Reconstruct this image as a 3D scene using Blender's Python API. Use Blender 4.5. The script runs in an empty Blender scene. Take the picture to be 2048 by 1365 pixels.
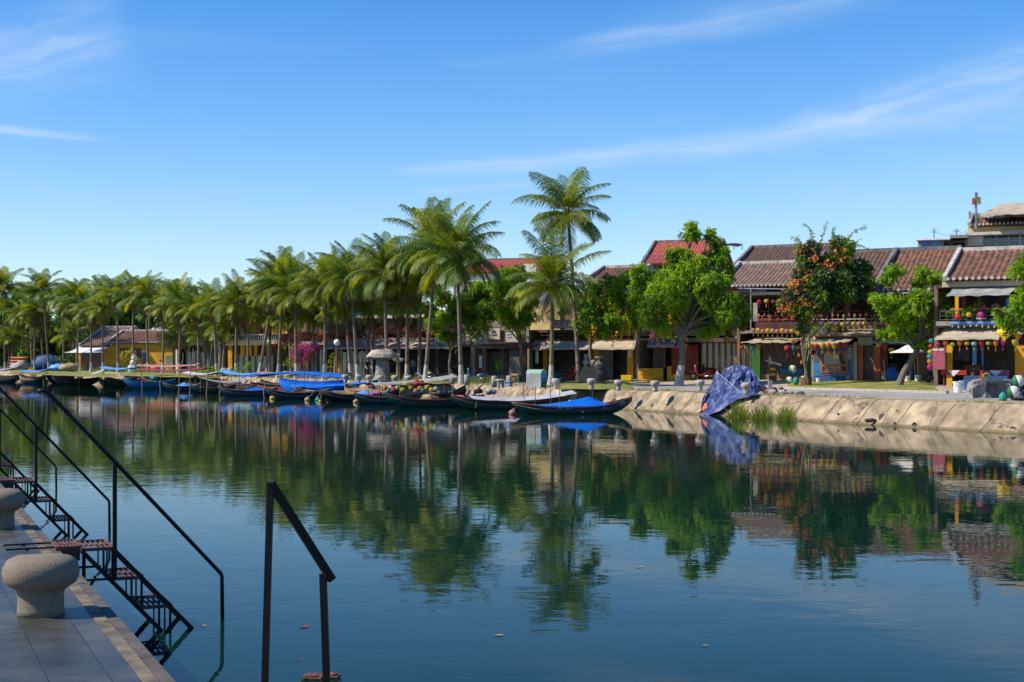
import bpy, math, random
from mathutils import Vector, Matrix, noise
R = math.radians
F, HZ, CX, EYE = 2844.0, 720.0, 1024.0, 2.5      # 50 mm lens on a 36 mm sensor, eye 2.5 m above the river
SC = bpy.context.scene
COL = SC.collection
rnd = random.Random(7)

# ------------------------------------------------------------------ helpers
class MB:
    """collects shapes and links them as one mesh object"""
    def __init__(s): s.v = []; s.f = []; s.m = []
    def add(s, vs, fs, m=0):
        b = len(s.v); s.v.extend([tuple(p) for p in vs])
        for f in fs: s.f.append(tuple(b + i for i in f)); s.m.append(m)
    def box(s, x0, x1, y0, y1, z0, z1, m=0):
        s.add([(x0,y0,z0),(x1,y0,z0),(x1,y1,z0),(x0,y1,z0),(x0,y0,z1),(x1,y0,z1),(x1,y1,z1),(x0,y1,z1)],
              [(0,3,2,1),(4,5,6,7),(0,1,5,4),(1,2,6,5),(2,3,7,6),(3,0,4,7)], m)
    def prism(s, poly, y0, y1, m=0):
        """polygon in x,z pushed along y"""
        n = len(poly)
        s.add([(x,y0,z) for x,z in poly] + [(x,y1,z) for x,z in poly],
              [tuple(range(n)), tuple(range(2*n-1, n-1, -1))] + [(i,(i+1)%n+0,(i+1)%n+n,i+n)[::-1] for i in range(n)], m)
    def bar(s, a, b, w, h=None, m=0, up=(0,0,1)):
        a = Vector(a); b = Vector(b); h = w if h is None else h
        d = (b-a).normalized(); u = Vector(up)
        if abs(d.dot(u)) > .98: u = Vector((0,1,0))
        r = d.cross(u).normalized(); u = r.cross(d).normalized()
        r *= w/2; u *= h/2
        s.add([a-r-u,a+r-u,a+r+u,a-r+u,b-r-u,b+r-u,b+r+u,b-r+u],
              [(3,2,1,0),(4,5,6,7),(0,1,5,4),(1,2,6,5),(2,3,7,6),(3,0,4,7)], m)
    def tube(s, pts, rad, n=8, m=0, cap=True):
        pts = [Vector(p) for p in pts]; k = len(pts)
        if not hasattr(rad, '__len__'): rad = [rad]*k
        vs = []; prev = None
        for i in range(k):
            t = (pts[min(i+1,k-1)] - pts[max(i-1,0)]).normalized()
            ref = prev if prev is not None else (Vector((0,1,0)) if abs(t.z) > .7 else Vector((0,0,1)))
            r = t.cross(ref)
            if r.length < 1e-5: r = t.cross(Vector((1,0,0)))
            r.normalize(); u = r.cross(t).normalized(); prev = u
            for j in range(n):
                a = 2*math.pi*j/n
                vs.append(pts[i] + (r*math.cos(a) + u*math.sin(a))*rad[i])
        fs = [(i*n+j, i*n+(j+1)%n, (i+1)*n+(j+1)%n, (i+1)*n+j) for i in range(k-1) for j in range(n)]
        if cap: fs += [tuple(range(n-1,-1,-1)), tuple((k-1)*n+j for j in range(n))]
        s.add(vs, fs, m)
    def lathe(s, prof, n=16, c=(0,0,0), m=0, sx=1, sy=1, mf=None):
        vs = []; k = len(prof)
        for r,z in prof:
            for j in range(n):
                a = 2*math.pi*j/n
                vs.append((c[0]+r*sx*math.cos(a), c[1]+r*sy*math.sin(a), c[2]+z))
        b = len(s.v); s.v.extend(vs)
        for i in range(k-1):
            for j in range(n):
                s.f.append((b+i*n+j, b+i*n+(j+1)%n, b+(i+1)*n+(j+1)%n, b+(i+1)*n+j)); s.m.append(mf(i) if mf else m)
        for ring, rev in ((0,1),(k-1,0)):
            if prof[ring][0] > 1e-4:
                q = [b+ring*n+j for j in range(n)]
                s.f.append(tuple(q[::-1] if rev else q)); s.m.append(mf(max(0,ring-1)) if mf else m)
    def grid(s, fn, nu, nv, m=0, mf=None):
        b = len(s.v)
        for i in range(nu+1):
            for j in range(nv+1): s.v.append(tuple(fn(i/nu, j/nv)))
        for i in range(nu):
            for j in range(nv):
                a = b+i*(nv+1)+j
                s.f.append((a, a+nv+1, a+nv+2, a+1)); s.m.append(mf(i/nu,j/nv) if mf else m)
    def rock(s, c, r, seed=0, sub=2, amp=.35, sc=(1,1,1), m=0):
        n0, n1 = 12, 8
        def fn(a,b):
            th = 2*math.pi*a; ph = math.pi*(b-.5)
            d = Vector((math.cos(th)*math.cos(ph), math.sin(th)*math.cos(ph), math.sin(ph)))
            k = r*(1+amp*noise.noise(d*1.7+Vector((seed*3.1,seed,0)))+amp*.5*noise.noise(d*4+Vector((seed,0,2))))
            return (c[0]+d.x*k*sc[0], c[1]+d.y*k*sc[1], c[2]+d.z*k*sc[2])
        s.grid(fn, n0, n1, m)
    def mesh(s, name, mats, smooth=False):
        me = bpy.data.meshes.new(name)
        me.from_pydata(s.v, [], s.f)
        for x in (mats if isinstance(mats,(list,tuple)) else [mats]): me.materials.append(x)
        me.polygons.foreach_set('material_index', s.m)
        if smooth: me.polygons.foreach_set('use_smooth', [True]*len(s.f))
        me.update(); return me
    def build(s, name, mats, parent=None, loc=None, rot=None, smooth=False):
        return put(name, s.mesh(name, mats, smooth), parent, loc, rot)

def put(name, me, parent=None, loc=None, rot=None, sc=None):
    o = bpy.data.objects.new(name, me); COL.objects.link(o)
    if parent is not None: o.parent = parent
    if loc is not None: o.location = loc
    if rot is not None: o.rotation_euler = rot
    if sc is not None: o.scale = sc if hasattr(sc,'__len__') else (sc,sc,sc)
    return o
def tag(o, label=None, cat=None, group=None, kind=None):
    if label: o['label'] = label
    if cat: o['category'] = cat
    if group: o['group'] = group
    if kind: o['kind'] = kind
    return o
def thing(name, label, cat, loc=(0,0,0), rz=0, group=None, sc=None):
    o = put(name, None, None, loc, (0,0,rz), sc); o.empty_display_size = .3
    return tag(o, label, cat, group)

def W(px, py, Y): return Vector(((px-CX)*Y/F, Y, EYE-(py-HZ)*Y/F))
def YW(py): return EYE*F/(py-HZ)                     # depth of a point on the water
ORD = 'first second third fourth fifth sixth seventh eighth ninth tenth eleventh twelfth thirteenth fourteenth fifteenth sixteenth seventeenth eighteenth nineteenth'.split()

# ------------------------------------------------------------------ materials
def mat(name, c, rough=.7, var=.25, scale=6., c2=None, metal=0., bump=0., trans=0., tc=None, spec=.5, lo=.35, hi=.65, detail=4, stretch=None, world=False):
    m = bpy.data.materials.new(name); m.use_nodes = True
    nt = m.node_tree; N = nt.nodes; L = nt.links; b = N['Principled BSDF']
    b.inputs['Roughness'].default_value = rough; b.inputs['Metallic'].default_value = metal
    b.inputs['Specular IOR Level'].default_value = spec
    c2 = c2 or tuple(x*(1-var) for x in c)
    if world:
        g = N.new('ShaderNodeNewGeometry'); src = g.outputs['Position']
    else:
        t = N.new('ShaderNodeTexCoord'); src = t.outputs['Object']
    if stretch:
        mp = N.new('ShaderNodeMapping'); mp.inputs['Scale'].default_value = stretch
        L.new(src, mp.inputs['Vector']); src = mp.outputs['Vector']
    n = N.new('ShaderNodeTexNoise'); n.inputs['Scale'].default_value = scale; n.inputs['Detail'].default_value = detail
    L.new(src, n.inputs['Vector'])
    r = N.new('ShaderNodeValToRGB'); r.color_ramp.elements[0].position = lo; r.color_ramp.elements[1].position = hi
    r.color_ramp.elements[0].color = (*c2,1); r.color_ramp.elements[1].color = (*c,1)
    L.new(n.outputs['Fac'], r.inputs['Fac']); L.new(r.outputs['Color'], b.inputs['Base Color'])
    if bump:
        bp = N.new('ShaderNodeBump'); bp.inputs['Strength'].default_value = 1; bp.inputs['Distance'].default_value = bump
        L.new(n.outputs['Fac'], bp.inputs['Height']); L.new(bp.outputs['Normal'], b.inputs['Normal'])
    if trans:
        tr = N.new('ShaderNodeBsdfTranslucent'); tr.inputs['Color'].default_value = (*(tc or c),1)
        mx = N.new('ShaderNodeMixShader'); mx.inputs['Fac'].default_value = trans
        L.new(b.outputs['BSDF'], mx.inputs[1]); L.new(tr.outputs['BSDF'], mx.inputs[2])
        L.new(mx.outputs['Shader'], N['Material Output'].inputs['Surface'])
    return m
M = {}
def mk(k, *a, **kw): M[k] = mat(k, *a, **kw)
mk('frond', (.075,.145,.008), .5, c2=(.026,.062,.006), scale=1.5, trans=.24, tc=(.26,.4,.015), spec=.3)
mk('frond_b', (.19,.24,.012), .5, c2=(.08,.125,.008), scale=1.5, trans=.32, tc=(.6,.6,.02), spec=.35)
mk('frond_dry', (.19,.12,.04), .8, c2=(.1,.06,.02), trans=.15, tc=(.2,.12,.03))
mk('rachis', (.24,.25,.06), .5, c2=(.15,.14,.04))
mk('coconut', (.12,.11,.02), .6, c2=(.09,.05,.015))
mk('leaf', (.13,.25,.012), .5, c2=(.065,.15,.009), scale=.9, trans=.36, tc=(.36,.62,.02), spec=.25)
mk('leaf_y', (.26,.38,.015), .5, c2=(.16,.28,.012), scale=.9, trans=.4, tc=(.55,.75,.02), spec=.25)
mk('leaf_d', (.032,.07,.017), .5, c2=(.02,.045,.012), scale=.9, trans=.18, tc=(.07,.13,.02))
mk('yellow_flower', (.72,.5,.02), .6, c2=(.6,.36,.02), trans=.3)
mk('orange_flower', (.8,.27,.07), .6, c2=(.7,.17,.06), trans=.25)
mk('magenta_flower', (.62,.03,.36), .6, c2=(.5,.02,.25), trans=.2)
mk('pink_flower', (.75,.22,.18), .6, c2=(.6,.1,.12), trans=.2)
mk('white_flower', (.75,.62,.6), .6, trans=.2)
mk('bark', (.2,.165,.125), .9, c2=(.1,.08,.06), scale=14, bump=.02, stretch=(1,1,3))
mk('palm_bark', (.22,.165,.115), .9, c2=(.11,.08,.06), scale=5, bump=.02, stretch=(.6,.6,5))
mk('whitewash', (.52,.48,.43), .9, c2=(.3,.27,.23), scale=7, detail=7)
mk('granite', (.215,.175,.125), .9, c2=(.145,.118,.088), scale=75, bump=.003, detail=6)
mk('stone', (.3,.28,.26), .95, c2=(.17,.16,.15), scale=5, bump=.03)
mk('pale_stone', (.45,.4,.34), .95, c2=(.3,.26,.21), scale=8, bump=.02)
mk('dark_stone', (.09,.095,.11), .9, c2=(.05,.053,.06), scale=5)
mk('concrete', (.5,.39,.25), .95, c2=(.33,.24,.145), scale=1.3, bump=.02, detail=9)
mk('road', (.33,.31,.29), .95, c2=(.22,.205,.19), scale=.5, detail=8)
mk('pave', (.44,.37,.28), .95, c2=(.3,.25,.19), scale=.8, detail=8)
mk('dirt', (.4,.28,.15), 1., c2=(.15,.17,.035), scale=1.1, detail=8)
mk('lawn', (.27,.24,.05), 1., c2=(.1,.14,.015), scale=1.3, bump=.06, detail=8)
mk('grass_blade', (.2,.27,.035), .6, c2=(.1,.17,.02), trans=.35, tc=(.4,.48,.05))
mk('black_iron', (.006,.006,.007), .5, c2=(.012,.009,.008), scale=25, spec=.25)
mk('rust', (.17,.07,.05), .85, c2=(.05,.028,.026), scale=22)
mk('tile', (.215,.09,.05), .88, c2=(.075,.042,.032), scale=3.2, detail=9, lo=.38, hi=.62)
mk('tile_dark', (.15,.075,.05), .9, c2=(.06,.04,.033), scale=3.2, detail=9, lo=.36, hi=.66)
mk('tile_red', (.42,.085,.06), .8, c2=(.28,.05,.04), scale=2.5, detail=8)
mk('tile_grey', (.24,.15,.105), .9, c2=(.11,.075,.06), scale=3.0, detail=9)
mk('mortar', (.55,.5,.46), .9, c2=(.3,.28,.26), scale=3)
mk('mortar_dark', (.2,.185,.175), .9, c2=(.1,.095,.09), scale=3)
mk('yellow_wall', (.64,.33,.02), .9, c2=(.45,.22,.015), scale=1.3, detail=8)
mk('cream_wall', (.68,.55,.27), .9, c2=(.52,.4,.18), scale=1.3, detail=8)
mk('white_wall', (.7,.68,.63), .9, c2=(.5,.48,.44), scale=1.3, detail=8)
mk('grey_wall', (.3,.265,.22), .9, c2=(.16,.14,.12), scale=1.1, detail=8)
mk('brown_wall', (.22,.15,.1), .9, c2=(.12,.08,.055), scale=1.1, detail=8)
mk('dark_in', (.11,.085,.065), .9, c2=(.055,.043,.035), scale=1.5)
mk('red_wall', (.2,.03,.018), .85, c2=(.13,.02,.014), scale=1.3)
mk('blue_paint', (.02,.17,.36), .7, c2=(.015,.11,.26), scale=2.5)
mk('deepblue_paint', (.01,.07,.2), .7, c2=(.008,.05,.14), scale=2.5)
mk('orange_paint', (.42,.1,.025), .7, c2=(.3,.065,.02), scale=2.5)
mk('green_paint', (.02,.12,.012), .8, c2=(.014,.08,.01), scale=2.5)
mk('maroon', (.13,.05,.055), .8, c2=(.09,.033,.036), scale=2)
mk('plank', (.15,.11,.085), .85, c2=(.07,.05,.04), scale=7, stretch=(1,1,.12))
mk('wood', (.2,.09,.05), .8, c2=(.1,.045,.027), scale=6, stretch=(3,3,.5))
mk('wood_pale', (.5,.33,.17), .8, c2=(.33,.2,.1), scale=6)
mk('bamboo', (.36,.28,.17), .75, c2=(.2,.15,.09), scale=5)
mk('awning', (.46,.385,.28), .85, c2=(.34,.28,.2), scale=1.6, detail=7)
mk('awning_pink', (.5,.36,.31), .85, c2=(.38,.27,.23), scale=1.6, detail=7)
mk('awning_mauve', (.33,.22,.22), .85, c2=(.25,.16,.165), scale=1.6)
mk('white_sheet', (.78,.77,.76), .7, c2=(.62,.61,.6), scale=1.3)
mk('steel', (.4,.4,.42), .45, c2=(.25,.25,.26), metal=.6)
mk('steel_dark', (.1,.1,.105), .6, c2=(.05,.05,.055))
mk('hull_brown', (.075,.026,.02), .5, c2=(.035,.015,.013), scale=4)
mk('hull_green', (.012,.1,.072), .5, c2=(.008,.06,.045), scale=4)
mk('hull_teal', (.012,.1,.14), .5, c2=(.008,.06,.09), scale=4)
mk('hull_blue', (.012,.17,.36), .5, c2=(.01,.11,.26), scale=4)
mk('hull_dark', (.018,.022,.035), .5, c2=(.01,.012,.018), scale=4)
mk('hull_tan', (.38,.22,.13), .7, c2=(.25,.13,.07), scale=4)
mk('gunwale', (.36,.22,.12), .6, c2=(.16,.085,.05), scale=5)
mk('deck', (.2,.13,.085), .8, c2=(.1,.06,.04), scale=4)
mk('tarp_blue', (.0,.16,.68), .45, c2=(.0,.1,.5), scale=2, bump=.02)
mk('tarp_sky', (.1,.33,.75), .5, c2=(.06,.22,.55), scale=2)
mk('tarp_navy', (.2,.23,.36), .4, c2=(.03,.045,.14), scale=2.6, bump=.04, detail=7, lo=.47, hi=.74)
mk('tarp_orange', (.6,.16,.08), .6, c2=(.45,.1,.05))
mk('tarp_red', (.3,.03,.025), .6, c2=(.2,.02,.02))
mk('tarp_pink', (.55,.22,.2), .6, c2=(.4,.14,.13))
mk('tarp_white', (.48,.49,.54), .6, c2=(.33,.34,.39), scale=2)
mk('tarp_grey', (.34,.35,.33), .7, c2=(.22,.23,.22), scale=2)
mk('rubber', (.015,.015,.016), .7)
mk('chrome', (.5,.5,.52), .25, metal=.9)
mk('scoot_blue', (.02,.12,.28), .3, c2=(.015,.09,.2)); mk('scoot_red', (.3,.015,.015), .3); mk('scoot_grey', (.3,.32,.36), .3); mk('scoot_black', (.02,.02,.024), .3); mk('scoot_green', (.02,.1,.07), .3)
for k,c in dict(red=(.6,.03,.025), yellow=(.75,.52,.03), orange=(.75,.24,.02), magenta=(.6,.02,.24), pink=(.62,.25,.26), purple=(.28,.13,.28),
                lime=(.45,.5,.04), cyan=(.06,.36,.48), white=(.75,.75,.7), teal=(.03,.4,.3), mint=(.35,.6,.5), darkred=(.25,.02,.02), cream=(.62,.46,.2), navy=(.02,.03,.1), green=(.03,.25,.08)).items():
    mk('p_'+k, tuple(x*.8 for x in c), .6, var=.3, scale=9, trans=.2)
mk('skin', (.45,.26,.17), .6, var=.1); mk('hair', (.012,.01,.01), .6)
mk('shirt_teal', (.01,.24,.22), .8); mk('shirt_sky', (.25,.45,.55), .8); mk('trousers', (.12,.12,.15), .8); mk('trousers_light', (.42,.4,.38), .8); mk('shirt_black', (.015,.015,.02), .8)
mk('green_net', (.05,.085,.075), .8, c2=(.03,.055,.05), scale=3, trans=.25)
mk('text_dark', (.04,.045,.05), .8); mk('sign_cream', (.6,.52,.42), .8, c2=(.45,.38,.3)); mk('sign_yellow', (.8,.56,.01), .6, var=.1); mk('sign_pink', (.42,.07,.13), .7, c2=(.3,.05,.1)); mk('sign_red', (.6,.03,.03), .7, var=.1)
mk('glass_dark', (.03,.035,.04), .08, c2=(.05,.055,.06), spec=.8)

# palm trunk: rings and whitewash bands are part of the bark mesh; quay slabs and water get their own nodes
def paving():
    m = bpy.data.materials.new('slate_paving'); m.use_nodes = True
    nt = m.node_tree; N = nt.nodes; L = nt.links; b = N['Principled BSDF']
    t = N.new('ShaderNodeTexCoord'); br = N.new('ShaderNodeTexBrick')
    br.inputs['Scale'].default_value = 1; br.inputs['Brick Width'].default_value = .62; br.inputs['Row Height'].default_value = .31
    br.inputs['Mortar Size'].default_value = .006; br.inputs['Mortar Smooth'].default_value = .3; br.inputs['Bias'].default_value = -.1
    br.inputs['Color1'].default_value = (.05,.054,.05,1); br.inputs['Color2'].default_value = (.08,.083,.074,1); br.inputs['Mortar'].default_value = (.035,.033,.03,1)
    L.new(t.outputs['Object'], br.inputs['Vector'])
    n = N.new('ShaderNodeTexNoise'); n.inputs['Scale'].default_value = 3.5; n.inputs['Detail'].default_value = 9; L.new(t.outputs['Object'], n.inputs['Vector'])
    mx = N.new('ShaderNodeMix'); mx.data_type = 'RGBA'; mx.blend_type = 'MULTIPLY'; mx.inputs['Factor'].default_value = .95
    r = N.new('ShaderNodeValToRGB'); r.color_ramp.elements[0].position = .3; r.color_ramp.elements[0].color = (.45,.44,.42,1); r.color_ramp.elements[1].position = .7; r.color_ramp.elements[1].color = (1.25,1.2,1.15,1)
    L.new(n.outputs['Fac'], r.inputs['Fac']); L.new(br.outputs['Color'], mx.inputs['A']); L.new(r.outputs['Color'], mx.inputs['B'])
    L.new(mx.outputs['Result'], b.inputs['Base Color'])
    rr = N.new('ShaderNodeMapRange'); rr.inputs['To Min'].default_value = .32; rr.inputs['To Max'].default_value = .6
    L.new(n.outputs['Fac'], rr.inputs['Value']); L.new(rr.outputs['Result'], b.inputs['Roughness'])
    bp = N.new('ShaderNodeBump'); bp.inputs['Distance'].default_value = .004; bp.inputs['Strength'].default_value = 1
    ad = N.new('ShaderNodeMath'); ad.operation = 'SUBTRACT'; L.new(n.outputs['Fac'], ad.inputs[0]); L.new(br.outputs['Fac'], ad.inputs[1])
    L.new(ad.outputs[0], bp.inputs['Height']); L.new(bp.outputs['Normal'], b.inputs['Normal'])
    return m
M['paving'] = paving()

def water_mat():
    m = bpy.data.materials.new('river_water'); m.use_nodes = True
    nt = m.node_tree; N = nt.nodes; L = nt.links; b = N['Principled BSDF']
    b.inputs['Base Color'].default_value = (.003,.02,.016,1); b.inputs['Roughness'].default_value = .002; b.inputs['Specular IOR Level'].default_value = .11
    b.inputs['IOR'].default_value = 1.33
    g = N.new('ShaderNodeNewGeometry')
    def wave(scale, rot, amp, detail, yscale=1., dist=0.):
        mp = N.new('ShaderNodeMapping'); mp.inputs['Scale'].default_value = (scale, scale*yscale, 1); mp.inputs['Rotation'].default_value = (0,0,R(rot))
        L.new(g.outputs['Position'], mp.inputs['Vector'])
        n = N.new('ShaderNodeTexNoise'); n.inputs['Scale'].default_value = 1; n.inputs['Detail'].default_value = detail; n.inputs['Distortion'].default_value = dist
        L.new(mp.outputs['Vector'], n.inputs['Vector'])
        k = N.new('ShaderNodeMath'); k.operation = 'MULTIPLY'; k.inputs[1].default_value = amp; L.new(n.outputs['Fac'], k.inputs[0]); return k.outputs[0]
    def add(a, c):
        k = N.new('ShaderNodeMath'); k.operation = 'ADD'; L.new(a, k.inputs[0]); L.new(c, k.inputs[1]); return k.outputs[0]
    def mul(a, c):
        k = N.new('ShaderNodeMath'); k.operation = 'MULTIPLY'; L.new(a, k.inputs[0]); L.new(c, k.inputs[1]); return k.outputs[0]
    # calm and breezy patches
    patch = wave(.06, 20, 1., 2, 1.6)
    mr = N.new('ShaderNodeMapRange'); mr.inputs['From Min'].default_value = .35; mr.inputs['From Max'].default_value = .68; mr.inputs['To Min'].default_value = .25; mr.inputs['To Max'].default_value = 1.2
    L.new(patch, mr.inputs['Value'])
    h = add(add(mul(wave(2.1, 12, .0024, 2, 1.5), mr.outputs['Result']), wave(.55, -8, .0033, 2, 1.3)), mul(wave(6.5, 30, .0006, 2), mr.outputs['Result']))
    bp = N.new('ShaderNodeBump'); bp.inputs['Strength'].default_value = 1; bp.inputs['Distance'].default_value = 1
    L.new(h, bp.inputs['Height']); L.new(bp.outputs['Normal'], b.inputs['Normal'])
    return m
M['water'] = water_mat()

# ------------------------------------------------------------------ camera, sky, sun
cam = bpy.data.cameras.new('camera'); co = bpy.data.objects.new('camera', cam); COL.objects.link(co)
cam.lens = F*36/2048; cam.sensor_width = 36; cam.shift_y = (HZ-682.5)/2048; cam.clip_end = 6000; cam.clip_start = .05
co.location = (0,0,EYE); co.rotation_euler = (R(90),0,0); SC.camera = co
SUN_EL, SUN_DIR = R(44), (-1.0, -.2)
sd = Vector((SUN_DIR[0], SUN_DIR[1], 0)).normalized()*math.cos(SUN_EL) + Vector((0,0,math.sin(SUN_EL)))
sl = bpy.data.lights.new('sun', 'SUN'); sl.energy = 5.0; sl.angle = R(.5); sl.color = (1,.9,.74)
so = bpy.data.objects.new('sun', sl); COL.objects.link(so); so.rotation_euler = sd.to_track_quat('Z','Y').to_euler()

w = bpy.data.worlds.new('World'); SC.world = w; w.use_nodes = True
def sky_nodes():
    nt = w.node_tree; N = nt.nodes; L = nt.links; bg = N['Background']
    def mth(op, a, b=None, c=None):
        n = N.new('ShaderNodeMath'); n.operation = op
        for i,x in enumerate((a,b,c)):
            if x is None: continue
            if isinstance(x,(int,float)): n.inputs[i].default_value = x
            else: L.new(x, n.inputs[i])
        return n.outputs[0]
    sky = N.new('ShaderNodeTexSky'); sky.sky_type = 'NISHITA'; sky.sun_disc = False
    sky.sun_elevation = SUN_EL; sky.sun_rotation = math.atan2(SUN_DIR[0], SUN_DIR[1]); sky.air_density = 1.0; sky.dust_density = .1; sky.ozone_density = 3.5; sky.altitude = 0
    hs = N.new('ShaderNodeHueSaturation'); hs.inputs['Hue'].default_value = .505; hs.inputs['Saturation'].default_value = 1.36; tn = N.new('ShaderNodeMix'); tn.data_type = 'RGBA'; tn.blend_type = 'MULTIPLY'; tn.inputs['Factor'].default_value = 1; tn.inputs['B'].default_value = (.96,.98,1.04,1); L.new(sky.outputs['Color'], tn.inputs['A']); L.new(tn.outputs['Result'], hs.inputs['Color'])
    tc = N.new('ShaderNodeTexCoord'); sp = N.new('ShaderNodeSeparateXYZ'); L.new(tc.outputs['Generated'], sp.inputs[0])
    az = mth('ARCTAN2', sp.outputs['X'], sp.outputs['Y']); el = mth('ARCSINE', sp.outputs['Z'])
    def noise2(u, v, su, sv, det, seed, dist=.6):
        cv = N.new('ShaderNodeCombineXYZ'); L.new(mth('MULTIPLY', u, su), cv.inputs[0]); L.new(mth('MULTIPLY', v, sv), cv.inputs[1]); cv.inputs[2].default_value = seed
        n = N.new('ShaderNodeTexNoise'); n.inputs['Scale'].default_value = 1; n.inputs['Detail'].default_value = det; n.inputs['Distortion'].default_value = dist; L.new(cv.outputs[0], n.inputs['Vector'])
        return n.outputs['Fac']
    def sstep(x, a, b):
        n = N.new('ShaderNodeMapRange'); n.interpolation_type = 'SMOOTHSTEP'; n.inputs['From Min'].default_value = a; n.inputs['From Max'].default_value = b
        L.new(x, n.inputs['Value']); return n.outputs['Result']
    tot = None
    # cirrus streaks: azimuth, elevation of both ends (degrees), half-widths at both ends, strength, bend
    for i,(a0,e0,a1,e1,w0,w1,st,bend) in enumerate([
        (-6.0,7.3, 12.5,8.9,.22,.5,.62,.0), (9.0,8.5, 24.,11.6,.4,1.3,.62,.0), (11.,8.9, 23.,9.3,.4,.7,.4,0.), (1.0,12.2, 15.,14.1,.35,.6,.4,.0),
        (-23.,10.4,-15.,12.8,1.2,1.5,.42,0.), (-23.,8.9,-15.8,8.45,.2,.1,.75,0.), (-4.2,6.7,1.2,7.1,.12,.16,.35,0.), (-23.,5.6,0.,4.2,1.0,1.2,.12,0.), (4.,4.6,12.,4.4,.8,.8,.1,0.)]):
        th = math.atan2(e1-e0, a1-a0); ln = R(math.hypot(a1-a0, e1-e0)); c, s_ = math.cos(th), math.sin(th)
        da = mth('SUBTRACT', az, R(a0)); de = mth('SUBTRACT', el, R(e0))
        p = mth('ADD', mth('MULTIPLY', da, c), mth('MULTIPLY', de, s_)); q = mth('SUBTRACT', mth('MULTIPLY', de, c), mth('MULTIPLY', da, s_))
        t = mth('DIVIDE', p, ln)
        q = mth('ADD', q, mth('MULTIPLY', mth('SUBTRACT', noise2(t, q, 4., 8., 2, i*3.7), .5), R(.7)*min(1,w1)))
        wd = mth('ADD', R(w0), mth('MULTIPLY', t, R(w1-w0))); wd = mth('MAXIMUM', wd, R(.08))
        g = mth('DIVIDE', q, wd); g = mth('EXPONENT', mth('MULTIPLY', mth('MULTIPLY', g, g), -1.))
        ends = mth('MULTIPLY', sstep(t, -.02, .25), mth('SUBTRACT', 1., sstep(t, .8, 1.06)))
        fib = sstep(noise2(p, q, 16., 120., 8, i*1.3+11, .25), .28, .8)
        d = mth('MULTIPLY', mth('MULTIPLY', mth('MULTIPLY', g, ends), mth('ADD', .3, mth('MULTIPLY', fib, .7))), st*.95)
        tot = d if tot is None else mth('ADD', tot, d)
    # faint high haze and the pale band over the horizon
    veil = mth('MULTIPLY', sstep(noise2(az, el, 3., 22., 6, 40.), .45, .85), .16)
    hor = mth('MULTIPLY', mth('EXPONENT', mth('MULTIPLY', mth('MAXIMUM', el, 0.), -9.)), .4)
    tot = mth('MINIMUM', mth('ADD', mth('ADD', tot, veil), hor), .9)
    mx = N.new('ShaderNodeMix'); mx.data_type = 'RGBA'; L.new(tot, mx.inputs['Factor']); L.new(hs.outputs['Color'], mx.inputs['A'])
    mx.inputs['B'].default_value = (3.6,4.7,6.0,1)
    L.new(mx.outputs['Result'], bg.inputs['Color']); bg.inputs['Strength'].default_value = .13
sky_nodes()
vs = SC.view_settings; vs.view_transform = 'Standard'; vs.look = 'None'; vs.exposure = .35; vs.gamma = 1
SC.render.engine = 'CYCLES'; SC.cycles.use_denoising = True; SC.cycles.max_bounces = 6; SC.cycles.transparent_max_bounces = 8; SC.cycles.sample_clamp_indirect = 4

# ------------------------------------------------------------------ the far bank, its ground and the river
BANK = [Vector(p) for p in [(60,-14),(40,6),(26,32),(17.3,48),(13.2,55.5),(6.7,69),(1.2,80),(-3.5,90),(-10.5,102),(-19.5,117),(-31,140),(-47,170),(-75,216),(-130,300),(-300,560)]]
def bank_s(x, y):
    """signed distance inland of the river edge"""
    best = 1e9; sg = 1
    for a,b in zip(BANK, BANK[1:]):
        d = b-a; t = max(0, min(1, ((x-a.x)*d.x+(y-a.y)*d.y)/d.length_squared)); q = a+d*t
        k = math.hypot(x-q.x, y-q.y)
        if k < best: best = k; sg = 1 if (d.y*(x-a.x)-d.x*(y-a.y)) > 0 else -1
    return best*sg
def gz(x, y):
    s = bank_s(x,y); return .97 + .33*max(0, min(1,(s-12)/6))
def G(px, py=None, Y=None):
    """point on the far bank's ground: by pixel row, or by depth"""
    if Y is None:
        Y = 1.5*F/(py-HZ)
        for _ in range(6): Y = (EYE-gz((px-CX)*Y/F, Y))*F/(py-HZ)
    x = (px-CX)*Y/F; return Vector((x, Y, gz(x,Y)))
line = []
for a,b in zip(BANK, BANK[1:]):
    k = max(1, int((b-a).length/2.0))
    for i in range(k): line.append(a+(b-a)*i/k)
line.append(BANK[-1])
for _ in range(3): line = [line[0]]+[(line[i-1]+line[i]*2+line[i+1])/4 for i in range(1,len(line)-1)]+[line[-1]]
nrm = []
for i in range(len(line)):
    d = (line[min(i+4,len(line)-1)]-line[max(i-4,0)]).normalized(); nrm.append(Vector((d.y,-d.x)))
def strip(rows, i0=0, i1=None, wob=0):
    mb = MB(); i1 = i1 or len(line); n = len(rows)
    for i in range(i0, i1):
        for s,z in rows:
            p = line[i]+nrm[i]*s if s < 90 else line[i]+nrm[i]*90+Vector((.8,.6))*(s-90)
            k = wob*noise.noise(Vector((p.x*.9,p.y*.9,z*2)))+wob*.6*noise.noise(Vector((p.x*2.7,p.y*2.7,z*5)))
            mb.v.append((p.x-nrm[i].x*k, p.y-nrm[i].y*k, z+k*.3))
    for i in range(i1-i0-1):
        for j in range(n-1):
            mb.f.append((i*n+j, i*n+j+1, (i+1)*n+j+1, (i+1)*n+j)[::-1]); mb.m.append(0)
    return mb
strip([(.95,.94),(6,.955),(12,.955),(15,1.12),(18,1.285),(26,1.29),(60,1.29),(90,1.29),(300,1.3),(900,1.3),(4500,1.3)]).build('ground', M['pave'])['kind'] = 'structure'
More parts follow.
